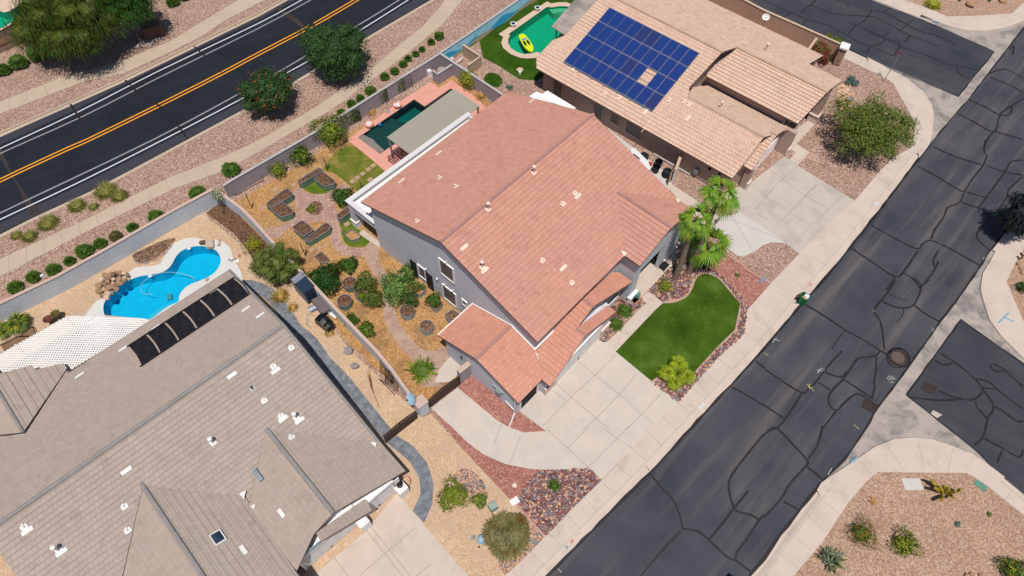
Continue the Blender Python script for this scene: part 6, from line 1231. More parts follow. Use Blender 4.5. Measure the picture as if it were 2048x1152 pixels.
# cactus with yellow columns lying low
t = thing('columnar_cactus', 'yellow-green columnar cactus on the gravel corner', 'cactus', P(1885, 985))
for x, y, x2, y2, r in ((1885, 985, 1866, 965, .13), (1868, 968, 1863, 960, .1), (1885, 987, 1880, 975, .13), (1890, 985, 1898, 975, .13), (1893, 988, 1912, 983, .12), (1912, 984, 1921, 978, .1), (1883, 992, 1884, 1000, .13), (1878, 984, 1870, 976, .12), (1899, 990, 1906, 995, .11), (1887, 980, 1889, 972, .12)):
    mb = MB(); a_, b_ = P(x, y, .05), P(x2, y2, .75 + .4 * rnd()); k = 8; mb.tube([a_, a_.lerp(b_, .5) + Vector((0, 0, .1)), b_, b_ + (b_ - a_).normalized() * .08], [r * .8, r, r * .9, r * .3], 9); mb.build('stem', 'cactus', t)
# columnar cacti at the top right edge with strong shadows
for i, (x, y, h) in enumerate(((1918, 2, 1.0), (1932, -4, 1.4), (1968, -3, 1.3), (1977, 3, .9), (1996, -4, 1.2))):
    b = P(x, y); t = thing('columnar_cactus', ['leftmost dark cactus stem at the top edge, left of the boulder', 'dark cactus stem at the top edge just left of the boulder', 'dark cactus stem at the top edge just right of the boulder', 'short dark cactus stem right of the boulder', 'dark cactus stem beside the low pale boulder in the corner'][i], 'cactus', b, 'cactus stems at the top right edge'); mb = MB(); mb.tube([b, b + Vector((rnd() * .3, .2, h * .5)), b + Vector((rnd() * .5, .5, h))], [.14, .15, .08], 8); mb.build('stem', 'leaf_deep', t)
# palms
def frond(mb, c, d, L, fan=.62, nb=17, pet=.45, mi=0, droop=.55):
    d = d.normalized(); side = d.cross(Vector((0, 0, 1))); side = side.normalized() if side.length > 1e-3 else Vector((1, 0, 0)); up = side.cross(d)
    e = c + d * L * pet + Vector((0, 0, -.08 * L)); mb.tube([c, e], [.025, .012], 3, 1)
    for i in range(nb):
        a = (i / (nb - 1) - .5) * 2.3; q = (d * cos(a) + side * sin(a)).normalized() + up * (-.1 * abs(a)); blade(mb, e, q.normalized(), L * fan * (1.1 - .3 * abs(a) + .12 * rnd()), .03 * L + .006, droop + .45 * rnd(), 1 if rnd() < .25 else mi, 4)
def palm(label, bx, by, tx, ty, h, L, n, name='fan_palm', r=.2, skirt=1.5, mat='leaf_palm', cat='palm tree', group=None):
    b = P(bx, by); tp = P(tx, ty, h); t = thing(name, label, cat, b, group); mb = MB(); q = [b + (tp - b) * k / 8 + Vector((sin(k * .8) * .05, 0, 0)) for k in range(9)]
    mb.tube(q, [r * 1.35 - r * .5 * k / 8 + .012 * (k % 2) for k in range(9)], 12); mb.build('trunk', 'palm_trunk', t)
    if skirt:
        mb = MB(); 
        for i in range(130): a = rnd() * 2 * pi; s = rnd(); o = tp - Vector((0, 0, .05 + skirt * s)) + (b - tp).normalized() * 0; o = tp + (b - tp).normalized() * skirt * s; blade(mb, o, Vector((cos(a) * .6, sin(a) * .6, -.6)), .34, .07, .2, 0, 1)
        lump(mb, tp + (b - tp).normalized() * skirt * .5, r * 1.25, skirt * .5, 0, .3); mb.build('dead_fronds', 'dead_frond', t)
    mb = MB()
    for i in range(n):
        a = i * 2.4 + rnd() * .4; e = 1.1 - 1.5 * (i / n) + .2 * rnd(); frond(mb, tp, Vector((cos(a) * cos(e), sin(a) * cos(e), sin(e))), L * (.8 + .35 * rnd()))
    mb.build('fronds', [mat, 'leaf_lime'], t); return t
palm('nearer tall fan palm leaning over the porch walkway', 1350, 556, 1394, 436, 6.6, 1.6, 15, group=None)
palm('farther, taller fan palm leaning right towards the tan house driveway', 1377, 545, 1443, 385, 8.2, 1.75, 16)
palm('short bushy fan palm with big leaves beside the two tall palms', 1395, 530, 1422, 488, 2.6, 2.1, 15, r=.26, skirt=.8)
t = thing('sago_palms', 'cluster of yellow-green sago-like palms at the lower corner of the front lawn', 'palm plants', P(1352, 760))
for x, y, h, L, n in ((1357, 727, 1.0, .95, 24), (1335, 745, .9, .85, 20), (1374, 752, .9, .85, 22), (1350, 765, .7, .8, 20)):
    b = P(x + 2, y + 8, .05); tp = P(x, y, h); mb = MB(); mb.tube([b, tp], [.14, .12], 8); o = mb.build('trunk', 'bark', t); mb = MB()
    for i in range(n):
        a = i * 2.4; e = 1.2 - 1.3 * i / n; frond(mb, tp, Vector((cos(a) * cos(e), sin(a) * cos(e), sin(e))), L * (.75 + .3 * rnd()), .62, 11, .3, 0, .3)
    mb.build('fronds', ['leaf_sago', 'leaf_lime'], o)
for x, y, L, n, lb in ((36, 645, 1.15, 20, 'green fan palm shrub behind the lattice cover'), (2, 660, .95, 14, 'yellowing fan palm shrub cut by the left edge behind the lattice cover')):
    b = P(x, y, .5); b.z = 0; t = thing('fan_palm', lb, 'palm plant', b); mb = MB(); mb.tube([b, b + Vector((0, 0, .5))], [.18, .14], 8); mb.build('trunk', 'bark', t); mb = MB()
    for i in range(n): a = i * 2.4; e = 1.2 - 1.2 * i / n; frond(mb, b + Vector((0, 0, .55)), Vector((cos(a) * cos(e), sin(a) * cos(e), sin(e))), L * (.8 + .3 * rnd()), .6, 13, .4, 0, .35)
    mb.build('fronds', ['leaf_mid', 'leaf_yellowgreen'], t)
# sapling tied by a stake, in the brown soil
b = P(447, 428); t = thing('sapling', 'young tree with whitish blossom at the corner of the pale blue walls', 'tree', b); c = P(436, 389, 1.7); mb = MB()
for i in range(420): leaf(mb, c + rv() * .6, .07, 1 if rnd() < .4 else 0)
mb.build('crown', ['leaf_mid', 'petal_pale'], t); mb = MB(); mb.tube([b, c], [.04, .02], 6); mb.build('trunk', 'bark', t)
# vines on iron trellises against the grey wall
for x, y, r, full, lb in ((757, 198, 15, 500, 'green vine on the iron trellis nearest the citrus tree'), (701, 236, 17, 600, 'climber on the trellis behind the lime citrus tree'), (806, 170, 9, 200, 'sparse climber on the right-hand iron trellis')):
    c = P(x, y, .8); fr = Fr(Vector((c.x, c.y, 0)), 34); t = thing('wall_trellis', lb, 'trellis', fr.w(0, 0)); mb = MB(); hw = 1.0
    for u in (-hw, hw): mb.tube([fr.w(u, 0, 0), fr.w(u, 0, 1.7)], .025, 4)
    for k in range(6): mb.tube([fr.w(-hw, 0, .3 + k * .28), fr.w(hw, 0, .3 + k * .28)], .012, 4)
    for k in range(7): mb.tube([fr.w(-hw + k * hw / 3, 0, .1), fr.w(-hw + k * hw / 3, 0, 1.7)], .01, 4)
    mb.build('frame', 'iron', t); mb = MB()
    for i in range(full): leaf(mb, fr.w((rnd() * 2 - 1) * (hw if full > 300 else hw * .5) - (0 if full > 300 else .3), (rnd() - .5) * .35, .1 + 1.6 * rnd() ** 1.2), .08)
    mb.build('vine', 'leaf_mid', t)
# ================================================================ OBJECTS
def rim3(px, z): return PP(px, z)
def rsm(px, k=3):                                    # round the corners of a small outline
    out = []; n = len(px)
    for i in range(n):
        a, b, c = px[i - 1], px[i], px[(i + 1) % n]
        for t in (.3, .15): out.append((b[0] + (a[0] - b[0]) * t, b[1] + (a[1] - b[1]) * t))
        out.append((b[0] * .9 + (a[0] + c[0]) * .05, b[1] * .9 + (a[1] + c[1]) * .05))
        for t in (.15, .3): out.append((b[0] + (c[0] - b[0]) * t, b[1] + (c[1] - b[1]) * t))
    return out
def bed(label, px, h, mat='bed_green', soil='soil', group=None, name='raised_bed'):
    top = PP(rsm(px), h); c = sum(top, Vector()) / len(top); b = Vector((c.x, c.y, 0)); t = thing(name, label, 'raised garden bed', b, group)
    mb = MB(); n = len(top); cor = []
    for i in range(n):                               # corrugated sheet
        p, q = top[i], top[(i + 1) % n]; m_ = max(1, int((q - p).length / .12))
        for k in range(m_): v = p.lerp(q, k / m_); d = (v - c); d.z = 0; d.normalize(); cor.append(Vector((v.x, v.y, 0)) + d * (.015 if len(cor) % 2 else -.01))
    for i in range(len(cor)):
        p, q = cor[i], cor[(i + 1) % len(cor)]; mb.face([p, q, q + Vector((0, 0, h)), p + Vector((0, 0, h))])
    mb.build('side', mat, t); mb = MB(); mb.tube([v + Vector((0, 0, 0)) for v in top] + [top[0]], .035, 5, cap=False); mb.build('rim', 'bed_rim', t)
    ins = [v + (c - v).normalized() * .05 + Vector((0, 0, -.07)) for v in top]; mb = MB()
    for tr in geometry.tessellate_polygon([[Vector((v.x, v.y, 0)) for v in ins]]):
        A3 = [ins[i] for i in tr]
        if (A3[1] - A3[0]).cross(A3[2] - A3[0]).z < 0: A3 = A3[::-1]
        mb.face(A3)
    for k in range(14): p = ins[int(rnd() * len(ins))].lerp(c, rnd()); leaf(mb, Vector((p.x, p.y, h - .05)), .03)
    mb.build('soil', soil, t); return t
za = lambda *p: Z(440, 320, 7.2, *p); zb_ = lambda *p: Z(560, 480, 7.2, *p); zcc = lambda *p: Z(720, 600, 7.2, *p); zd_ = lambda *p: Z(500, 280, 3.84, *p)
GBD = 'green corrugated garden beds round the paved roundel'
bed('long green garden bed on the wall side, next to the squarer bed above the roundel', za((1118, 300), (1425, 108), (1483, 148), (1190, 332), (1130, 335)), .72, group=GBD)
bed('squarish green garden bed above the roundel, split by a thin line in its soil', za((1345, 262), (1480, 168), (1660, 300), (1640, 350), (1495, 378)), .72, group=GBD)
bed('long green garden bed left of the roundel, nearest the block wall', za((652, 635), (965, 402), (1048, 482), (1035, 512), (735, 690)), .72, group=GBD)
bed('squarish green garden bed left of the roundel', za((722, 692), (880, 588), (1055, 725), (1045, 770), (880, 828)), .72, group=GBD)
bed('square green garden bed below the roundel', za((1035, 970), (1190, 865), (1348, 1002), (1195, 1108)), .66, group=GBD)
bed('long green garden bed running up to the curved paving below the roundel', zd_((412, 768), (585, 632), (620, 660), (612, 690), (455, 785)), .66, group=GBD)
bed('short green garden bed beside the white-capped patio corner', zd_((662, 578), (752, 513), (785, 540), (690, 612)), .7, group=GBD)
bed('low rock-edged planter in the lawn beside the patio column', Z(680, 380, 11.52, (100, 1010), (270, 900), (480, 1040), (440, 1110), (250, 1160)), .35, mat='boulder_grey', soil='mulch')
bed('low flat square soil bed in the mulch below the garden beds', zb_((490, 240), (605, 168), (725, 290), (610, 335)), .18, mat='bed_green')
def rplanter(label, x, y, rp, h, mat, soil='soil', n=22):
    c = P(x, y, h); r = rp * mpp(x, y, h); b = Vector((c.x, c.y, 0)); t = thing('round_planter', label, 'planter', b, 'round garden planters'); mb = MB(); N_ = n * 2
    R0 = [(r + (.012 if k % 2 else -.008)) for k in range(N_)]; lo = [b + Vector((R0[k] * cos(2 * pi * k / N_), R0[k] * sin(2 * pi * k / N_), 0)) for k in range(N_)]
    for k in range(N_): p, q = lo[k], lo[(k + 1) % N_]; mb.face([p, q, q + Vector((0, 0, h)), p + Vector((0, 0, h))])
    mb.build('side', mat, t); mb = MB(); mb.tube([v + Vector((0, 0, h)) for v in lo] + [lo[0] + Vector((0, 0, h))], .03, 5, cap=False); mb.build('rim', 'bed_rim', t)
    mb = MB(); mb.face([v.lerp(b, .06) + Vector((0, 0, h - .06)) for v in lo]); mb.build('soil', soil, t)
rplanter('round green planter nearest the big dark bush and the vine heap', 699, 565, 13.5, .68, 'bed_green')
rplanter('round green planter closest to the divider wall', 688.5, 601, 14, .68, 'bed_green')
rplanter('round planter half hidden by the feathery shrub', 722, 586, 12.5, .6, 'galv', 'mulch_brown')
shrub('bright green herb clump in the round planter under the feathery shrub', 724, 592, 8.5, .5, 'leaf_lime', 260, .06, zb=.5, acc='leaf_mid', accf=.6)
rplanter('round galvanised planter below the pale oleander', 814, 621, 14, .7, 'galv')
rplanter('round galvanised planter with pale stones on its soil, lower in the mulch', 853.5, 651.5, 13.2, .7, 'galv', 'mulch_brown')
bed('galvanised planter box beside the house wall under the lower window', zcc((985, 40), (1080, -20), (1185, 50), (1090, 150)), .6, mat='galv', group='galvanised planter boxes')
shrub('green bush filling the galvanised box under the lower window', 867, 600, 15, .7, 'leaf_mid', 800, .07, zb=.5, acc='leaf_deep', accf=.4)
bed('galvanised planter box with brown stalks beside the salmon garage roof', zcc((1215, 220), (1330, 140), (1460, 215), (1310, 320)), .6, mat='galv', soil='mulch_brown', group='galvanised planter boxes')
bed('galvanised planter box with sparse plants below the security doors', Z(700, 480, 7.2, (890, 720), (1010, 640), (1100, 700), (1000, 790)), .6, mat='galv', soil='mulch', group='galvanised planter boxes')
shrub('sparse leafy plants in the galvanised box below the security doors', 836, 574, 10, .5, 'leaf_mid', 200, .07, zb=.55, core=.1); shrub('leafy sprig at the right end of the galvanised box below the doors', 845, 573, 6, .4, 'leaf_olive', 120, .07, zb=.55, core=.1)
# stepping pavers, each its own slab
GS = 'stepping stones in the garden'
stones = zd_((945, 195), (908, 225), (865, 257), (825, 287), (788, 317), (922, 303)) + za((1340, 370)) * 0 + zb_((665, 72), (565, 110), (455, 140)) + zd_((745, 645)) + za((1060, 358), (800, 425), (610, 690))
oS = ['first stepping stone from the pink deck across the lawn', 'second stepping stone from the pink deck', 'third stepping stone from the pink deck', 'fourth stepping stone from the pink deck', 'fifth stepping stone, nearest the paving', 'stepping stone set apart near the patio coping', 'stepping stone below the long bed, right one', 'stepping stone below the long bed, middle one', 'stepping stone below the long bed, left one', 'stepping stone in the small lawn beside the column', 'pale stone by the corner of the beds above the roundel', 'pale stone in the mulch by the iron frame', 'pale stone left of the squarish bed']
for i, (x, y) in enumerate(stones):
    c = P(x, y, .03); fr = Fr(Vector((c.x, c.y, 0)), 40 + rnd() * 12); t = MB(); t.box(fr, -.24, .24, -.2, .2, .0, .035 + .001 * i); o = t.build('stepping_stone', 'paver'); o.location = fr.w(0, 0); o.data.transform(Matrix.Translation(-fr.w(0, 0))); tag(o, oS[i], 'stepping stone', GS)
# black posts with a brace
for x, y, h, lb in ((655, 341, 1.7, 'black steel post at the edge of the patchy lawn'), (611, 512, 1.9, 'black steel post below the square bed'), (724, 380, 1.3, 'black steel post by the patio coping'), (504, 416, 1.9, 'black steel post near the leaning iron frame'), (573, 341, 1.3, 'thin black post beside the small lime citrus bush')):
    b = P(x, y); t = thing('garden_post', lb, 'post', b, 'black posts in the garden'); mb = MB(); mb.tube([b, b + Vector((0, 0, h))], .035, 6); mb.build('post', 'iron', t); mb = MB(); mb.tube([b, P(x + 2.5, y - 12, .35)], .03, 5); mb.build('brace', 'iron', t)
# iron frame leaning on the grey wall
t = thing('leaning_trellis', 'rectangular black iron frame leaning on the grey wall', 'iron panel', P(470, 391)); mb = MB(); q = [P(471, 391), P(527, 360), P(517, 341, 1.35) if 0 else P(518, 341, .9), P(461, 373, .9)]
mb.tube(q + [q[0]], .04, 5); mb.tube([q[0].lerp(q[3], .75), q[1].lerp(q[2], .75)], .05, 5); mb.build('rails', 'iron', t)
# shed, deck box
t = thing('garden_shed', 'small navy-roofed storage shed against the divider wall', 'shed', P(606, 600)); H_s = 1.75
r4 = PP([(580, 559), (602, 542.5), (629.5, 572), (607, 588)], H_s); cS = sum(r4, Vector()) / 4; b4 = [Vector((p.x, p.y, 0)).lerp(Vector((cS.x, cS.y, 0)), .06) for p in r4]
mb = MB(); mb.hexa(b4 + [Vector((p.x, p.y, H_s - .08 + (.12 if i in (0, 1) else 0))) for i, p in enumerate(b4)]); mb.build('body', 'shed_grey', t)
mb = MB(); n_ = 9
mb.hexa([p + Vector((0, 0, -.07)) for p in r4] + r4)
for k in range(1, n_): a_ = r4[0].lerp(r4[3], k / n_); b_ = r4[1].lerp(r4[2], k / n_); mb.tube([a_ + Vector((0, 0, .01)), b_ + Vector((0, 0, .01))], .018, 4)
mb.build('roof', 'shed_blue', t)
mb = MB(); a_, b_ = b4[3], b4[2]; d = (b_ - a_); nn = Vector((d.y, -d.x, 0)).normalized() * .02
for s0, s1 in ((.04, .49), (.51, .96)): mb.face([a_ + d * s0 + nn, a_ + d * s1 + nn, a_ + d * s1 + nn + Vector((0, 0, 1.55)), a_ + d * s0 + nn + Vector((0, 0, 1.55))])
o = mb.build('door', 'shed_blue', t); mb = MB(); v = a_.lerp(b_, .5) + nn * 2.5 + Vector((0, 0, .85)); mb.tube([v, v + Vector((0, 0, .15))], .02, 5); mb.build('handle', 'iron', o)
t = thing('deck_box', 'brown resin storage box between the navy shed and the hose pile', 'storage box', P(640, 612)); r4 = PP([(621.5, 599), (637.5, 591), (659, 617.5), (642.5, 626.5)], .62); mb = MB(); b4 = [Vector((p.x, p.y, 0)) for p in r4]; mb.hexa(b4 + [p + Vector((0, 0, .5)) for p in b4]); mb.build('body', 'black_plastic', t)
cS = sum(r4, Vector()) / 4; mb = MB(); mb.hexa([p + (p - cS).normalized() * .04 + Vector((0, 0, -.11)) for p in r4] + [p + (cS - p).normalized() * .05 for p in r4]); mb.build('lid', 'deck_box', t)
# hoses
t = thing('hose_pile', 'tangled pile of blue and white hoses beside the brown resin box', 'hose', P(627, 618)); 
for m_, k in (('hose_blue', 0), ('pipe_white', 1)):
    mb = MB(); c = P(627, 618, .05); q = [c + Vector((.42 * cos(i * .55 + k) * (.7 + .3 * sin(i * .31)), .3 * sin(i * .55 + k * 2) * (.7 + .3 * cos(i * .23)), .03 + .12 * abs(sin(i * .21)) + .03 * k)) for i in range(70)]
    if not k: q += PP([(616, 630), (613, 645), (617, 653), (624, 657)], .03)
    mb.tube(q, .022, 5); mb.build('hose', m_, t)
# covered barbecue
b = P(652, 652); t = thing('covered_barbecue', 'barbecue under a black cover at the end of the storage box', 'barbecue', b); fr = Fr(b, -38); mb = MB()
prof = [(-.75, 0), (-.72, .8), (-.45, .86), (-.4, 1.1), (0, 1.22), (.4, 1.1), (.45, .86), (.72, .8), (.75, 0)]
A3 = [fr.w(u, -.38, z) for u, z in prof]; B3 = [fr.w(u * .97, .38, z * .93) for u, z in prof]; M3 = [fr.w(u * 1.02, 0, z * 1.04) for u, z in prof]
for s_, e_ in ((A3, M3), (M3, B3)):
    for i in range(len(prof) - 1): mb.face([s_[i], e_[i], e_[i + 1], s_[i + 1]])
mb.face(A3); mb.face(B3[::-1]); mb.build('cover', 'black_plastic', t, smooth=False)
for u, v in ((-.65, -.3), (-.65, .3), (.65, -.3), (.65, .3)): mb = MB(); mb.tube([fr.w(u * 1.2, v * 1.35, .0), fr.w(u * 1.1, v * 1.2, .5)], .03, 5); mb.build('leg', 'galv', t)
t = thing('plastic_chair', 'white folded plastic chair lying behind the covered barbecue', 'chair', P(665, 633)); mb = MB(); q = PP([(657, 628), (662, 623), (673, 634), (670, 637)], .12); mb.prism(q, .05); mb.build('seat', 'pipe_white', t); mb = MB(); mb.tube([P(650, 626, .1), P(660, 624, .35), P(666, 630, .1)], .03, 5); mb.build('frame', 'pipe_white', t)
# leaning iron gates, rods
for k, (A4, lb) in enumerate((([(760, 742), (786, 768), (785.5, 740), (760, 714)], 'black iron gate panel leaning on the divider wall, left one'), ([(770, 764), (795, 782), (798, 754), (771, 738)], 'black iron gate panel leaning on the divider wall, right one'))):
    zt = 1.15; q = [P(*A4[0], .02), P(*A4[1], .02), P(*A4[2], zt), P(*A4[3], zt)]; t = thing('iron_gate_panel', lb, 'gate panel', q[0], 'iron gate panels leaning on the wall'); mb = MB(); mb.tube(q + [q[0]], .03, 5, cap=False); mb.tube([q[0].lerp(q[3], .5), q[1].lerp(q[2], .5)], .02, 4); mb.build('frame', 'iron', t); mb = MB()
    for i in range(1, 12): mb.tube([q[0].lerp(q[1], i / 12), q[3].lerp(q[2], i / 12)], .013, 4)
    mb.build('bars', 'iron', t)
for k, (a_, b_) in enumerate((((757, 757), (790, 790)), ((761, 759), (794, 787)))): mb = MB(); A3, B3 = P(*a_, .03), P(*b_, .03); mb.tube([A3 - A3, B3 - A3], .03, 5); o = mb.build('steel_rod', 'iron'); o.location = A3; tag(o, ['longer dark steel rod lying on the gravel below the iron gate panels', 'dark steel rod closest to the iron gate panels'][k], 'rod', 'steel rods on the gravel')
# satellite dishes
def dish(label, x, y, z, bx, by, r, az, el, mat='dish_blue'):
    c = P(x, y, z); b = P(bx, by, 0) if by is not None else None; t = thing('satellite_dish', label, 'satellite dish', Vector((c.x, c.y, 0))); mb = MB(); nrm = Vector((cos(az) * cos(el), sin(az) * cos(el), sin(el))); a = nrm.cross(Vector((0, 0, 1))).normalized(); u = a.cross(nrm); rings = []
    for i in range(5): rr = r * i / 4; rings.append([c + (a * cos(k * pi / 12) + u * .88 * sin(k * pi / 12)) * rr + nrm * (.12 * (i / 4) ** 2) for k in range(24)])
    for i in range(4):
        for k in range(24): mb.face([rings[i][k], rings[i][(k + 1) % 24], rings[i + 1][(k + 1) % 24], rings[i + 1][k]][::1])
    mb.build('reflector', mat, t); mb = MB(); mb.tube([c - nrm * .02, c - nrm * .1, Vector((c.x, c.y, c.z - .35)) - nrm * .1, Vector((c.x, c.y, 0)) - nrm * Vector((1, 1, 0)).normalized().length * 0 - nrm * .1], .03, 6); mb.build('mast', 'galv', t)
    mb = MB(); e = c + nrm * .5 - u * .1; mb.tube([c - u * r * .8, e], .015, 4); mb.lathe(e - Vector((0, 0, .06)), [(.05, 0), (.06, .1), (0, .14)], 8); mb.build('feed_arm', 'iron', t)
dish('pale blue satellite dish on the end of the divider wall by the gates', 824, 798, 1.9, 838, 832, .48, radians(215), radians(52))
dish('grey-white satellite dish on the brown block wall behind the tan roof', 1532, 34, 2.3, 1532, 60, .4, radians(250), radians(40), 'trim_white')
# boulders
def boulder(label, x, y, rp, h, mat='boulder', group=None, z=0, name='boulder'):
    c = P(x, y, z + h * .4); r = rp * mpp(x, y); b = Vector((c.x, c.y, z)); mb = MB(); bm = bmesh.new(); bmesh.ops.create_icosphere(bm, subdivisions=2, radius=1); ph = rnd() * 20; cuts = [(rv().normalized(), .55 + .3 * rnd()) for _ in range(7)]
    for v in bm.verts:
        for n_, d_ in cuts:
            e = v.co.dot(n_) - d_
            if e > 0: v.co -= n_ * e
        v.co = v.co * (1 + .07 * sin(v.co.x * 5 + ph))
    a = rnd() * 6
    for f in bm.faces:
        mb.face([Vector(((v.co.x * cos(a) - v.co.y * sin(a)) * r * 1.15, (v.co.x * sin(a) + v.co.y * cos(a)) * r * .95, max(-.05, h * .45 + v.co.z * h * .6))) for v in f.verts])
    bm.free(); o = mb.build(name, mat); o.location = b; tag(o, label, 'boulder', group); return o
rk_ = Z(180, 480, 6.4, (150, 500), (190, 455), (250, 470), (220, 540), (300, 510), (290, 440), (340, 425), (390, 420), (440, 430), (480, 460), (370, 500), (430, 510), (480, 510), (330, 580), (260, 600), (210, 640), (150, 620), (110, 590), (120, 660), (160, 720), (220, 730), (280, 680), (330, 630), (390, 560), (230, 690), (180, 570))
for i, (x, y) in enumerate(rk_): boulder('tan boulder heaped in the rock waterfall at the rim of the blue kidney pool', x, y, 4 + 3.6 * rnd(), .25 + .35 * rnd(), 'boulder' if i % 4 else 'coping_tan', 'boulders of the rock waterfall', z=.14 * (i % 3) + .02)
boulder('big dark brown boulder on the top edge of the blue pool', 405, 485, 6.5, .5, 'boulder_brown'); 
b = P(417, 488); t = MB(); t.prism(PP([(408, 480), (426, 478), (427, 493), (412, 495)], .28), .0); o = t.build('slab_stone', 'concrete_tan'); tag(o, 'flat tan slab stone overhanging the top of the blue pool', 'slab')
for x, y, lb in ((440, 481, 'reddish paver standing at the pool deck edge, upper one'), (438, 489, 'pinkish paver on the pool deck, lower one'), (414, 559, 'small brown block on the deck beside the taupe roof')): t = MB(); c = P(x, y, .06); t.box(Fr(Vector((c.x, c.y, 0)), 80), -.16, .16, -.12, .12, .01, .09); o = t.build('loose_paver', 'paver'); tag(o, lb, 'paver')
boulder('larger pinkish-grey rock in the beige side yard', 697, 702, 10, .5, 'boulder_grey'); boulder('smaller pinkish-grey rock in the beige side yard', 709.5, 732, 8, .4, 'boulder_grey')
boulder('pale boulder in the red gravel at the top right', 1943, 8, 9, .55, 'boulder'); boulder('low pale boulder at the top edge of the top right corner', 2006, 1, 8, .35, 'boulder'); boulder('grey boulder by the pebble patch under the airy tree', 1700, 198, 8, .5, 'boulder_grey')
boulder('pale red sandstone block on the artificial lawn behind the white bucket', 1039, 140, 7, .35, 'coping_tan')
for i, (x, y) in enumerate(((1932, 1150), (1944, 1148), (1962, 1150), (2043, 537), (2038, 528), (2046, 545))): boulder(['pale cobble cut by the bottom edge, left one', 'pale cobble cut by the bottom edge, middle one', 'pale cobble cut by the bottom edge, right one', 'pale rock on the verge beside the sidewalk, middle one', 'pale rock on the verge nearest the dark mark', 'pale rock on the verge, lower one'][i], x, y, 4.5, .22, 'boulder')
# loose river stones as one mass of cobbles
def cobbles(name, poly, n, s0, s1, mats, z=.01):
    pl = PP(poly, 0); xs = [p.x for p in pl]; ys = [p.y for p in pl]; mb = MB(); k = 0; tries = 0
    def inside(x, y):
        c = False; j = len(pl) - 1
        for i in range(len(pl)):
            if (pl[i].y > y) != (pl[j].y > y) and x < (pl[j].x - pl[i].x) * (y - pl[i].y) / (pl[j].y - pl[i].y) + pl[i].x: c = not c
            j = i
        return c
    while k < n and tries < n * 20:
        tries += 1; x = min(xs) + rnd() * (max(xs) - min(xs)); y = min(ys) + rnd() * (max(ys) - min(ys))
        if not inside(x, y): continue
        k += 1; r = s0 + (s1 - s0) * rnd() ** 2; a = rnd() * 6; e = .65 + .35 * rnd(); c = Vector((x, y, z)); mi = int(rnd() * len(mats)); q = []
        for j in range(5): an = a + j * 2 * pi / 5 + rnd() * .4; q.append(c + Vector((cos(an) * r, sin(an) * r * e, 0)))
        tp = [c + (v - c) * .62 + Vector((0, 0, r * .7)) for v in q]
        for j in range(5): mb.face([q[j], q[(j + 1) % 5], tp[(j + 1) % 5], tp[j]], mi)
        mb.face(tp, mi)
    return kind(mb.build(name, mats), 'stuff')
plain('cob1', (132, 84, 80), .85, .2, 8, 30, k=1.12); plain('cob2', (186, 150, 134), .85, .2, 8, 30, k=1.12); plain('cob3', (128, 122, 128), .85, .2, 8, 30, k=1.12); plain('cob4', (214, 168, 128), .85, .2, 8, 30, k=1.12); plain('cob5', (92, 70, 68), .85, .2, 8, 30, k=1.12)
cm = ['cob1', 'cob1', 'cob2', 'cob3', 'cob4', 'cob5', 'cob1', 'cob3']
cobbles('river_rock', Z(840, 900, 4.57, (900, 440), (1000, 260), (1100, 190), (1540, 170), (1655, 270), (1150, 780), (1040, 660), (950, 540)), 3000, .05, .15, cm)
cobbles('river_rock', Z(1240, 420, 5.237, (290, 850), (520, 610), (640, 600), (760, 560), (900, 640), (810, 680), (770, 740), (735, 830), (680, 900), (560, 950), (450, 960)), 1300, .05, .15, cm)
cobbles('river_rock', Z(1240, 420, 5.237, (900, 650), (1000, 640), (1110, 730), (1260, 900), (1340, 1010), (1330, 1060), (1290, 1150), (1275, 1000), (1140, 820), (1040, 715)), 450, .05, .13, cm)
cobbles('river_rock', Z(1010, 560, 3.84, (1765, 60), (1830, 150), (1860, 250), (1835, 420), (1650, 580), (1330, 940), (1140, 800), (1190, 740), (1440, 730), (1650, 508), (1780, 385), (1818, 190)), 1500, .05, .14, cm)
cobbles('river_rock', Z(1010, 560, 3.84, (725, 460), (850, 330), (980, 240), (1080, 180), (1040, 145), (960, 250), (780, 440), (770, 480)), 300, .05, .13, cm)
cobbles('river_rock', Z(840, 900, 4.57, (310, 260), (350, 190), (450, 175), (560, 270), (600, 350), (540, 420), (480, 430), (400, 340)), 300, .05, .14, ['cob2', 'cob3', 'cob4', 'cob2'])
cobbles('river_rock', Z(840, 900, 4.57, (940, 590), (1120, 790), (1080, 850), (990, 950), (780, 1140), (720, 1060), (730, 990), (860, 1000), (990, 860)), 500, .05, .13, ['cob2', 'cob3', 'cob4', 'cob2'])
cobbles('pebbles', Z(1528, 0, 3.84, (560, 660), (620, 640), (690, 720), (680, 820), (600, 830), (560, 740)), 160, .06, .16, ['cob4', 'boulder', 'cob4'])
cobbles('pebbles', Z(0, 280, 3.84, (1580, 570), (1640, 600), (1760, 690), (1860, 800), (1900, 900), (1880, 900), (1840, 800), (1740, 710), (1620, 620)), 160, .05, .12, ['boulder_grey', 'boulder'])
cobbles('pebbles', Z(180, 480, 6.4, (560, 250), (620, 290), (730, 290), (860, 230), (980, 130), (1060, 20), (1070, 60), (980, 170), (860, 260), (720, 310), (600, 310)), 180, .04, .1, ['boulder_grey', 'cob2'])
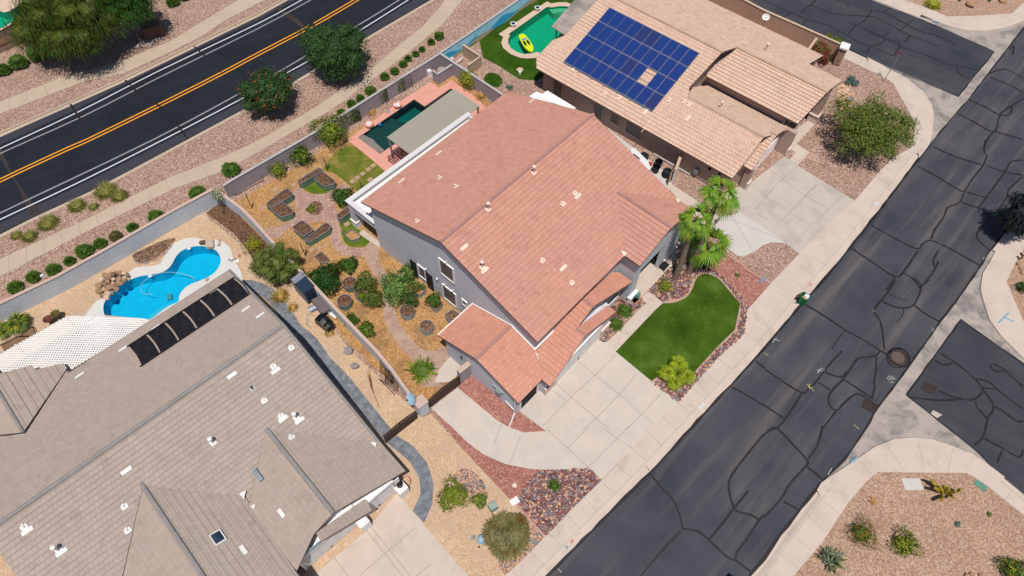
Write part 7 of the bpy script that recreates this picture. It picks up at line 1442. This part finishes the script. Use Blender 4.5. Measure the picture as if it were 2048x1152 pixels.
# waste bin
b = P(1603, 606, SA); t = thing('wheeled_bin', 'green wheeled bin, overfull with a white bag, standing in the gutter', 'bin', b); fr = Fr(Vector((b.x, b.y, 0)), 50); mb = MB(); zb0 = SA + .01
lo = [fr.w(u, v, zb0) for u, v in ((-.25, .24), (.25, .24), (.25, -.24), (-.25, -.24))]; hi = [fr.w(u, v, zb0 + 1.02) for u, v in ((-.32, .34), (.32, .34), (.32, -.36), (-.32, -.36))]
for i in range(4): mb.face([lo[i], lo[(i + 1) % 4], hi[(i + 1) % 4], hi[i]])
mb.tube(hi + [hi[0]], .035, 4, cap=False); mb.build('body', 'bin_green', t)
mb = MB(); L4_ = [fr.w(u, -.38 - d, z) for u, d, z in ((-.31, 0, zb0 + 1.0), (.31, 0, zb0 + 1.0), (.3, .25, zb0 + .35), (-.3, .25, zb0 + .35))]; mb.hexa([p + fr.V * .04 for p in L4_] + L4_); mb.build('lid', 'black_plastic', t)
for u in (-.3, .3): mb = MB(); mb.lathe(Vector((0, 0, 0)), [(.0, -.03), (.12, -.03), (.12, .03), (0, .03)], 12); M_ = Matrix.Rotation(radians(90), 4, 'Y'); w_ = fr.w(u, -.3, zb0 + .12); Mz = Matrix.Rotation(fr.ang, 4, 'Z'); mb.v = [w_ + (Mz @ M_ @ v) for v in mb.v]; mb.build('wheel', 'tyre', t)
mb = MB(); lump(mb, fr.w(.08, .05, zb0 + .95), .24, .16, 0, .25); o = mb.build('rubbish_bag', 'bag_white'); tag(o, 'white plastic bag bulging out of the green bin', 'rubbish bag')
mb = MB(); mb.box(fr, -.24, -.04, -.22, .12, zb0 + .8, zb0 + .97); o = mb.build('cardboard_box', 'box_card'); tag(o, 'small orange-tan carton beside the white bag in the green bin', 'carton')
# street sign with two blades
b = P(1767.5, 163); t = thing('street_sign', 'tall street name sign on a thin pole at the corner sidewalk', 'street sign', b); mb = MB(); mb.tube([b, b + Vector((0, 0, 3.45))], .035, 6); mb.build('pole', 'galv', t)
for a, z in ((radians(-35), 3.5), (radians(55), 3.7)): d = Vector((cos(a), sin(a), 0)); nn = Vector((-d.y, d.x, 0)); mb = MB(); mb.hexa([b + d * s * .34 + nn * o_ * .018 + Vector((0, 0, z + zz_)) for zz_ in (0, .14) for s, o_ in ((-1, -1), (1, -1), (1, 1), (-1, 1))]); mb.build('sign_blade', 'sign_red', t)
# utility things
def box_thing(name, label, cat, x, y, fr_ang, du, dv, h, mat, lid=None, taper=.9, z=0):
    c = P(x, y, h * .6); fr = Fr(Vector((c.x, c.y, 0)), fr_ang); t = thing(name, label, cat, fr.w(0, 0, z)); mb = MB(); mb.hexa([fr.w(u, v, z) for u, v in ((-du, dv), (du, dv), (du, -dv), (-du, -dv))] + [fr.w(u * taper, v * taper, z + h) for u, v in ((-du, dv), (du, dv), (du, -dv), (-du, -dv))]); mb.build('body', mat, t)
    mb = MB(); e = taper * 1.06; mb.hexa([fr.w(u * e, v * e, z + h) for u, v in ((-du, dv), (du, dv), (du, -dv), (-du, -dv))] + [fr.w(u * e * .95, v * e * .95, z + h + .06) for u, v in ((-du, dv), (du, dv), (du, -dv), (-du, -dv))]); mb.build('lid', lid or mat, t); return t
box_thing('utility_cabinet', 'pale green utility cabinet beside the round olive shrub', 'utility box', 986, 1013, 32, .3, .26, .55, 'utility_green', 'utility_green')
box_thing('utility_cabinet', 'white utility box on the pink border beside the river rock', 'utility box', 1029, 1003, 35, .34, .24, .2, 'trim_white')
box_thing('utility_cabinet', 'rusty brown sloping cabinet under the mesquite shade', 'utility box', 304, 56, 28, 1.05, .8, 1.25, 'rust', 'rust', .85)
def flatlid(name, label, px, mat, z=.03):
    mb = MB(); q = PP(px, z); mb.prism(q, 0); o = mb.build(name, mat); return tag(o, label, 'utility cover')
flatlid('concrete_pad', 'thin concrete pad below the rusty brown cabinet', Z(0, 0, 3.84, (1030, 360), (1120, 300), (1190, 270), (1250, 290), (1160, 330), (1045, 375)), 'concrete')
flatlid('utility_cover', 'large pale rectangular utility cover on the gravel corner', a8((1052, 400), (1195, 402), (1230, 492), (1085, 492)), 'galv' if 0 else 'concrete_white')
flatlid('utility_cover', 'green utility cover at the sidewalk edge of the gravel corner', a8((1635, 410), (1718, 465), (1695, 508), (1610, 440)), 'teal_lid')
flatlid('utility_cover', 'teal round-ended meter lid at the kerb side of the olive shrub', Z(840, 900, 4.57, (1000, 850), (1010, 800), (1040, 785), (1060, 830), (1030, 880)), 'teal_lid'); flatlid('utility_cover', 'square greenish lid just above the teal meter lid', Z(840, 900, 4.57, (1045, 775), (1080, 760), (1110, 800), (1080, 815)), 'utility_green')
flatlid('meter_box', 'dark grey-blue meter box at the end of the pink border', Z(1240, 420, 5.237, (1445, 745), (1505, 690), (1535, 715), (1480, 770)), 'shed_grey', .08)
# manholes
def mh(label, x, y, r, z): 
    c = P(x, y, z); mb = MB(); mb.lathe(Vector((0, 0, 0)), [(r, 0), (r, .012), (r * .8, .012), (r * .78, .004), (r * .6, .004), (r * .58, .014), (r * .3, .014), (r * .28, .006), (0, .006)], 28); o = mb.build('manhole_cover', 'manhole'); o.location = c; tag(o, label, 'manhole cover')
sheet('road_patch', [(1796 + 20 * cos(k * pi / 12), 715 + 17 * sin(k * pi / 12)) for k in range(24)], zc + .003, 'asphalt_patch')
mh('round brown manhole cover ringed by sealed cracks in the street', 1796, 715, .52, zc + .006); mh('small round valve cover where two sealed cracks meet', 1746, 621, .14, zc + .008)
mb = MB()
for q in (list((1796 + 22 * cos(k * pi / 14), 716 + 19 * sin(k * pi / 14)) for k in range(29)),): ribbon(mb, PP(q, zc + .004), .1)
kind(mb.build('crack_sealant', 'sealant'))
# pool hose and cleaner
t = thing('pool_cleaner', 'floating blue pool cleaner hose curling across the kidney pool', 'pool cleaner', P(340, 590)); mb = MB(); q = PP(smoothp(Z(180, 480, 6.4, (1150, 420), (1000, 412), (880, 430), (760, 480), (680, 540), (645, 610), (670, 670), (740, 695), (800, 695)), 4, False), -.06); mb.tube(q, .022, 5); mb.build('hose', 'dish_blue', t)
mb = MB(); c = P(340, 595, -1.1); mb.box(Fr(c, 20), -.2, .2, -.28, .28, -1.14, -.95); mb.build('head', 'galv', t); mb = MB(); q = PP(smoothp(Z(180, 480, 6.4, (1150, 420), (1300, 470), (1360, 525)), 4, False), -.07); mb.tube(q, .022, 5); mb.build('hose', 'dish_blue', t)
for x, y, lb in ((300, 552, 'white round pool float at the inner edge of the kidney pool'), (378, 497, 'white skimmer lid at the upper rim of the kidney pool')): mb = MB(); mb.lathe(Vector((0, 0, 0)), [(.14, -.02), (.16, .03), (.1, .06), (0, .06)], 14); o = mb.build('pool_float', 'pipe_white'); o.location = P(x, y, -.06); tag(o, lb, 'pool float')
# bowls on the gravel
for x, y, m_, lb in ((95, 638, 'bowl_brown', 'brown glazed bowl planter beside the lattice cover'), (110, 627, 'bowl_gold', 'golden-rimmed bowl planter beside the brown one')):
    mb = MB(); mb.lathe(Vector((0, 0, 0)), [(.12, 0), (.16, .5), (.34, .72), (.36, .78), (.3, .76), (.12, .6), (0, .58)], 18); o = mb.build('bowl_planter', m_); c = P(x, y, .75); o.location = (c.x, c.y, 0); tag(o, lb, 'planter')
for x, y, lb in ((802.5, 211, 'upper shell-covered pot on the rim of the dark pool'), (0, 0, '')):
    pass
for x, y, lb in ((795, 210, 'shell-covered pot on the pink deck rim, nearer the trellises'), (738.5, 249, 'shell-covered pot on the pink deck rim, nearer the citrus tree')):
    c = P(x, y, .25); t = thing('pot', lb, 'pot', Vector((c.x, c.y, 0)), 'shell pots beside the dark pool'); mb = MB(); mb.lathe(Vector((c.x, c.y, 0)), [(.22, 0), (.42, .2), (.44, .34), (.36, .34), (.3, .28), (0, .28)], 18); mb.build('bowl', 'pool_deck_pink', t); mb = MB()
    for k in range(26): a = rnd() * 6.28; r_ = .3 * rnd() ** .5; lump(mb, Vector((c.x + r_ * cos(a), c.y + r_ * sin(a), .34)), .07, .05, 0, .2, 1)
    mb.build('shells', 'trim_white', t)
mb = MB(); mb.lathe(Vector((0, 0, 0)), [(0, -.16), (.11, -.12), (.16, 0), (.11, .12), (0, .16)], 14); o = mb.build('ball', 'blue_plastic'); o.location = P(760, 249, .0); tag(o, 'bright blue ball floating in the dark pool', 'ball')
boulder('small grey stone on the pink rim between the two shell pots', 776, 223, 4.5, .16, 'boulder_grey', name='stone')
mb = MB(); mb.lathe(Vector((0, 0, 0)), [(.3, 0), (.3, .5), (.42, .6), (.42, .72), (.2, .8), (0, .8)], 18); o = mb.build('pool_filter', 'gutter_concrete'); c = P(883, 137, .8); o.location = (c.x, c.y, 0); tag(o, 'round grey pool filter inside the low grey enclosure', 'pool filter')
box_thing('pool_heater', 'white box-shaped heater against the grey wall near the enclosure', 'heater', 859, 146, 34, .22, .2, .7, 'trim_white')
# maroon bench by the pergola end; gaps between slats imitate striped shadow on it
fr = Fr(P(797, 309, .7), 49); fr.O.z = 0; t = thing('shadow_slat_table', 'maroon table beside the pergola end, slats shaped as shadow stripes', 'table', fr.w(0, 0)); m = MB()
for i in range(9): m.box(fr, -.95 + i * .21, -.95 + i * .21 + .1, -.55, .55, .7, .74)
m.build('top', 'bin_maroon', t)
for u, v in ((-.85, -.5), (.8, -.5), (-.85, .5), (.8, .5)): m = MB(); m.box(fr, u, u + .07, v - .03, v + .03, 0, .7); m.build('leg', 'bin_maroon', t)
# tan yard: kayak-like board, solar pots, bucket, white sheets, tyres
t = thing('paddleboard', 'lime-yellow paddleboard floating in the green pool', 'paddleboard', P(1054, 87, 0)); a_, b_ = P(1042, 69, 0), P(1064, 104, 0); d = (b_ - a_); L = d.length; d.normalize(); s_ = Vector((-d.y, d.x, 0)); mb = MB(); c = (a_ + b_) / 2
pr = [(-.5, .35), (-.46, .75), (-.3, 1.), (0, 1.12), (.25, 1.05), (.42, .65), (.5, .12)]; q = [c + d * L * u + s_ * .43 * w_ for u, w_ in pr] + [c + d * L * u - s_ * .43 * w_ for u, w_ in pr[::-1]]; q = [Vector((v.x, v.y, .06)) for v in q]; mb.prism(q, -.08); mb.build('hull', 'board_yellow', t)
mb = MB(); q = [c + d * L * u + s_ * .43 * w_ + Vector((0, 0, .075)) for u, w_ in ((-.12, .75), (.05, .8), (.2, .45), (.02, .15), (-.1, .2))]; mb.prism([Vector((v.x, v.y, .075)) for v in q], .06); q = [c + d * L * u - s_ * .43 * w_ for u, w_ in ((-.12, .75), (.05, .8), (.2, .45), (.02, .15), (-.1, .2))]; mb.prism([Vector((v.x, v.y, .075)) for v in q], .06); mb.build('deck_pad', 'black_plastic', t)
mb = MB(); q = [c + d * L * u + s_ * .43 * w_ for u, w_ in ((-.26, .75), (-.26, -.75), (-.16, -.8), (-.12, 0), (-.16, .8))]; mb.prism([Vector((v.x, v.y, .075)) for v in q], .06); mb.build('deck_pad', 'galv', t)
for x, y, lb in ((1026.5, 47, 'white and navy round pot on the green pool rim, nearer the kayak board'), (1075, 15, 'white and navy round pot on the green pool rim, farther one')):
    c = P(x, y, .4); t = thing('pot', lb, 'pot', Vector((c.x, c.y, 0)), 'navy pots on the green pool rim'); mb = MB(); mb.lathe(Vector((c.x, c.y, 0)), [(.2, 0), (.3, .3), (.33, .42), (.24, .42)], 18); mb.build('bowl', 'trim_white', t); mb = MB(); mb.lathe(Vector((c.x, c.y, 0)), [(.24, .425), (.2, .46), (0, .47)], 18); mb.build('top', 'solar_purple' if 0 else 'shed_blue', t)
mb = MB(); mb.lathe(Vector((0, 0, 0)), [(.14, 0), (.17, .36), (.15, .36), (.14, .3), (0, .3)], 14); o = mb.build('bucket', 'pipe_white'); c = P(1040, 144, .3); o.location = (c.x, c.y, 0); tag(o, 'white bucket on the artificial lawn', 'bucket')
mb = MB(); a_, b_ = P(912, 125, .5), P(926, 115, .6); mb.tube([P(914, 128, .1), a_, b_, P(926, 122, .1)], .06, 6); o = mb.build('lounge_chair', 'pipe_white'); tag(o, 'white folded lounge chair frame inside the cream enclosure', 'chair')
mb = MB(); mb.lathe(Vector((0, 0, 0)), [(.28, 0), (.3, .3), (.2, .38), (0, .38)], 16); o = mb.build('storage_drum', 'coping_tan'); c = P(903, 117, .3); o.location = (c.x, c.y, 0); tag(o, 'beige drum beside the lounge chair inside the cream enclosure', 'drum')
for k, (q, z0, z1) in enumerate(((k3_((185, 740), (240, 703), (310, 730), (400, 800), (300, 790)), 2.0, 1.9), (k3_((250, 745), (325, 695), (545, 828), (510, 840)), 2.1, 2.0))):
    c = P(*q[0], z0); t = thing('awning_sheet', ['smaller white corrugated sheet leaning in the gap between the houses', 'larger white corrugated sheet in the gap between the houses'][k], 'corrugated sheet', Vector((c.x, c.y, 0)), 'white corrugated sheets'); mb = MB(); mb.prism(PP(q, z0), z1); mb.build('sheet', 'trim_white', t); mb = MB(); g_ = P(*q[1], z0); mb.tube([Vector((g_.x, g_.y, 0)), g_ - Vector((0, 0, .1))], .04, 5); mb.build('post', 'galv', t)
def tyre(label, x, y, z, r=.42, name='tyre'):
    c = P(x, y, z + .2); mb = MB(); mb.lathe(Vector((0, 0, 0)), [(r * .55, .02), (r * .9, 0), (r, .05), (r, .17), (r * .9, .22), (r * .55, .2), (r * .5, .12), (r * .55, .02)], 22); o = mb.build(name, 'tyre'); o.location = (c.x, c.y, z); tag(o, label, 'tyre', 'old tyres along the tan house wall')
for x, y, k, lb in ((1288.5, 310, 2, 'far stack of tyres by the tan house wall'), (1335, 341, 3, 'stack of tyres beside the short white-faced wall')):
    c = P(x, y, .23 * k)
    for i in range(k):
        mb = MB(); r = .44; mb.lathe(Vector((0, 0, 0)), [(r * .55, .02), (r * .9, 0), (r, .05), (r, .17), (r * .9, .22), (r * .55, .2), (r * .5, .12), (r * .55, .02)], 22); o = mb.build('tyre', 'tyre'); o.location = (c.x + .02 * i, c.y, .225 * i + .01); tag(o, ['bottom', 'second', 'topmost'][i if i < k - 1 else 2] + ' tyre of the ' + lb, 'tyre', 'old tyres by the tan house')
for x, y, h, lb in ((1313, 333, .7, 'black tub between the two tyre stacks, nearer the walkway'), (1318, 323, .7, 'black tub between the two tyre stacks, against the house wall')):
    mb = MB(); mb.lathe(Vector((0, 0, 0)), [(.3, 0), (.36, h), (.38, h + .03), (.3, h + .02), (.28, .2), (0, .2)], 18); o = mb.build('tub', 'black_plastic'); c = P(x, y, h); o.location = (c.x, c.y, 0); tag(o, lb, 'tub', 'black tubs by the tan house')
mb = MB(); mb.lathe(Vector((0, 0, 0)), [(.16, 0), (.2, .25), (.12, .32), (0, .32)], 12); o = mb.build('fuel_can', 'red_plastic'); c = P(1301, 327, .2); o.location = (c.x, c.y, 0); tag(o, 'red plastic can among clutter by the tyres', 'can')
t = thing('pickup_cap', 'long white boat-like shell parked along the red house, mostly under its eave', 'boat', P(1290, 335)); q = PP([(1262, 296), (1270, 296), (1296, 322), (1302, 337), (1290, 345), (1262, 315)], .7); mb = MB(); mb.prism(q, .25); mb.build('hull', 'pipe_white', t); mb = MB(); mb.tube([P(1267, 308, .72), P(1279, 318, .75)], .06, 6); mb.tube([P(1300, 335, .7), P(1304, 341, .3)], .03, 5); mb.build('fitting', 'black_plastic', t)
t['label'] = 'white boat-like hull stored between the houses, half hidden by the salmon roof'; t.name = 'stored_boat'
# front porch bench, teal pot, utility on the tan wall
b = P(1314, 528); fr = Fr(Vector((b.x, b.y, 0)), 52); t = thing('porch_bench', 'black bench with pale stones on it between the porch and the palms', 'bench', b); m = MB(); m.box(fr, -.35, .35, -.95, .95, .38, .46); m.build('seat', 'iron', t)
for u in (-.28, .28):
    for v in (-.85, .85): m = MB(); m.box(fr, u - .04, u + .04, v - .04, v + .04, 0, .38); m.build('leg', 'iron', t)
for i, (x, y, s) in enumerate(((1300, 512, 3.2), (1327, 520, 3.4), (1314, 514, 2.2), (1319, 517, 2.2), (1329, 530, 3.0))): boulder(['white stone at the left end of the black porch bench', 'white stone at the right end of the black porch bench', 'little pale stone on the porch bench, left of two', 'little pale stone on the porch bench, right of two', 'golden stone on the ground by the porch bench'][i], x, y, s, .2, 'trim_white' if i < 4 else 'boulder', z=.46 if i < 4 else 0, name='stone')
mb = MB(); mb.lathe(Vector((0, 0, 0)), [(.2, 0), (.27, .3), (.22, .5), (.26, .56), (.2, .54), (0, .45)], 16); o = mb.build('glazed_pot', 'hose_blue'); c = P(1275, 589, .4); o.location = (c.x, c.y, 0); o.data.materials[0] = MATS['teal_lid']; tag(o, 'teal glazed pot at the foot of the tower column', 'pot')
b = P(1214, 648, .5); mb = MB(); mb.lathe(Vector((0, 0, 0)), [(0, 0), (.2, .1), (.24, .25), (.16, .42), (0, .46)], 12); o = mb.build('lantern', 'box_card'); o.location = (b.x, b.y, .3); tag(o, 'amber globe lantern by the garage pillar', 'lantern')
# small lights and ornaments
def globe(label, x, y, m_='trim_pink', r=.17):
    c = P(x, y, .3); t = thing('garden_light', label, 'garden light', Vector((c.x, c.y, 0))); mb = MB(); mb.lathe(Vector((c.x, c.y, .24)), [(0, 0), (r, .05), (r, .14), (r * .5, .2), (0, .2)], 14); mb.build('lamp', m_, t); mb = MB(); mb.lathe(Vector((c.x, c.y, 0)), [(.12, 0), (.1, .24)], 10); mb.build('base', 'galv', t)
globe('cream round garden light in the red gravel strip', 1029, 971)
globe('small round terracotta ornament in the low spreading green shrub', 917, 972, 'hose_red', .12)
mb = MB(); mb.lathe(Vector((0, 0, 0)), [(0, -.3), (.24, -.26), (.34, -.1), (.3, .15), (.16, .3), (.2, .36), (0, .34)], 16, sx=1, sy=1); o = mb.build('ornament_jar', 'dish_blue'); o.rotation_euler = (radians(80), 0, radians(70)); o.location = P(964, 1079, .25); tag(o, 'blue and white ceramic jar lying beside the round olive shrub', 'ornament')
mb = MB()
for k in range(8): a = k * pi / 4; mb.tube([Vector((0, 0, .1)), Vector((.22 * cos(a), .22 * sin(a), .12 + .1 * (k % 2)))], [.05, .015], 5)
lump(mb, Vector((0, 0, .12)), .1, .1, 0, .2); o = mb.build('star_ornament', 'galv'); o.location = P(947, 1076, .0); tag(o, 'grey star-shaped ornament left of the ceramic jar', 'ornament')
boulder('small round brown stone below the ceramic jar', 958, 1094, 2.6, .14, 'boulder_brown', name='stone')
# bits by the white pool deck
for x, y, r, m_, lb in ((475, 522, 3.6, 'trim_white', 'white disc stone near the deck edge of the blue pool'), (479, 512, 3.4, 'hose_red', 'reddish disc stone near the deck edge of the blue pool')):
    mb = MB(); mb.lathe(Vector((0, 0, 0)), [(r * .042, 0), (r * .04, .05), (0, .06)], 14); o = mb.build('stepping_disc', m_); o.location = P(x, y, .0); tag(o, lb, 'stepping disc')
t = thing('garden_hose', 'short length of dark hose on the pool deck beside the white disc', 'hose', P(463, 520)); mb = MB(); mb.tube(PP(smoothp([(456, 521), (460, 519), (463, 523), (467, 518), (472, 518)], 4, False), .04), .03, 5); mb.build('hose', 'iron', t)
t = thing('garden_hose', 'coil of salmon hose at the corner of the taupe garage', 'hose', P(812, 965)); mb = MB(); c = P(811, 963, .03); mb.tube([c + Vector((.32 * cos(i * .5) + .02 * i * .1, .4 * sin(i * .5), .015 * (i // 13))) for i in range(44)], .02, 5); mb.build('hose', 'hose_red', t)
mb = MB(); mb.lathe(Vector((0, 0, 0)), [(.17, 0), (.22, .05), (.22, .4), (.14, .44), (0, .44)], 14); o = mb.build('bowl', 'black_plastic'); c = P(796, 962, 1.5); o.location = (c.x, c.y, 1.45) if 0 else (Gf.w(-4.5, 3.3, 1.4)); tag(o, 'black urn on the white garage pier of the taupe house', 'urn')
# fabric sail edge behind the lattice cover
t = thing('shade_net', 'brown curved wire pen on the gravel behind the lattice cover', 'fence', P(40, 690)); mb = MB()
q1_ = PP(smoothp(Z(0, 600, 7.2, (0, 645), (120, 590), (230, 530), (440, 520), (380, 560), (160, 680), (60, 730)), 3, False), .25); mb.tube(q1_, .035, 4); q2_ = PP(smoothp(Z(0, 600, 7.2, (270, 530), (350, 440), (450, 380), (490, 420), (510, 475)), 3, False), .25); mb.tube(q2_, .035, 4); mb.build('rim', 'iron', t)
mb = MB(); mb.prism(PP(Z(0, 600, 7.2, (280, 530), (350, 445), (450, 385), (490, 425), (505, 480), (440, 520)), .06), .01); mb.prism(PP(Z(0, 600, 7.2, (0, 650), (120, 595), (230, 535), (430, 525), (330, 600), (160, 680), (60, 730)), .06), .01); mb.build('net', 'shade_net', t)
# white vents and birds on the pale wall
box_thing('wall_light', 'small white floodlight on the pale blue wall', 'light', 102, 569, 30, .14, .1, .12, 'pipe_white', z=1.3)
# street clutter: dark bench-like mark, debris
for i, (x, y, m_, lb) in enumerate(((1558, 666, 'rust', 'rust-red scrap of litter in the gutter'), (1610, 497, 'rust', 'dark scrap of litter on the old concrete driveway'))):
    mb = MB()
    for k in range(5): leaf(mb, Vector((rnd() * .3, rnd() * .2, .03)), .07)
    if i == 0: o = mb.build('litter', m_); o.location = P(x, y, SA + .01); tag(o, lb, 'litter')
t = thing('utility_riser', 'dark bent pipe riser on the verge beside the right-hand sidewalk', 'pipe', P(2042, 517)); mb = MB(); mb.tube(PP([(2035, 512), (2039, 519), (2046, 514)], .12), .05, 5); mb.tube(PP([(2041, 505), (2047, 512)], .12), .05, 5); mb.build('pipe', 'iron', t)
# second bin at the bottom edge
b = P(1464, 1172, SA); t = thing('wheeled_bin', 'dark lidded bin cut by the bottom edge of the photograph', 'bin', b); fr = Fr(Vector((b.x, b.y, 0)), 50); mb = MB(); mb.hexa([fr.w(u, v, SA + .02) for u, v in ((-.25, .24), (.25, .24), (.25, -.24), (-.25, -.24))] + [fr.w(u, v, SA + 1.0) for u, v in ((-.3, .33), (.3, .33), (.3, -.33), (-.3, -.33))]); mb.build('body', 'bin_green', t); mb = MB(); mb.box(fr, -.33, .33, -.38, .36, SA + 1.0, SA + 1.08); mb.build('lid', 'black_plastic', t)
# drive clutter: rebar tie row at the front of the old driveway omitted marks
mb = MB(); c = P(1541, 428, .03); 
for x, y in Z(1240, 420, 5.237, (1440, 30), (1460, 45), (1480, 60), (1500, 75), (1530, 85)): q = P(x, y, .02); ribbon(mb, [q, q + Vector((.08, -.12, 0))], .04)
kind(mb.build('paint_mark', 'iron'))
# ---- fallen leaves and litter specks on pavements and lawns (uncountable)
mb = MB()
for i in range(260):
    x, y, z = random.choice([(1240 + rnd() * 200, 560 + rnd() * 150, .03), (1050 + rnd() * 180, 790 + rnd() * 130, .035), (560 + rnd() * 250, 480 + rnd() * 250, .03)]); leaf(mb, P(x, y, z), .025 + .02 * rnd(), int(rnd() * 2), Vector((0, 0, 1)) + rv() * .2)
kind(mb.build('leaf_litter', ['straw', 'leaf_yellowgreen']), 'stuff')
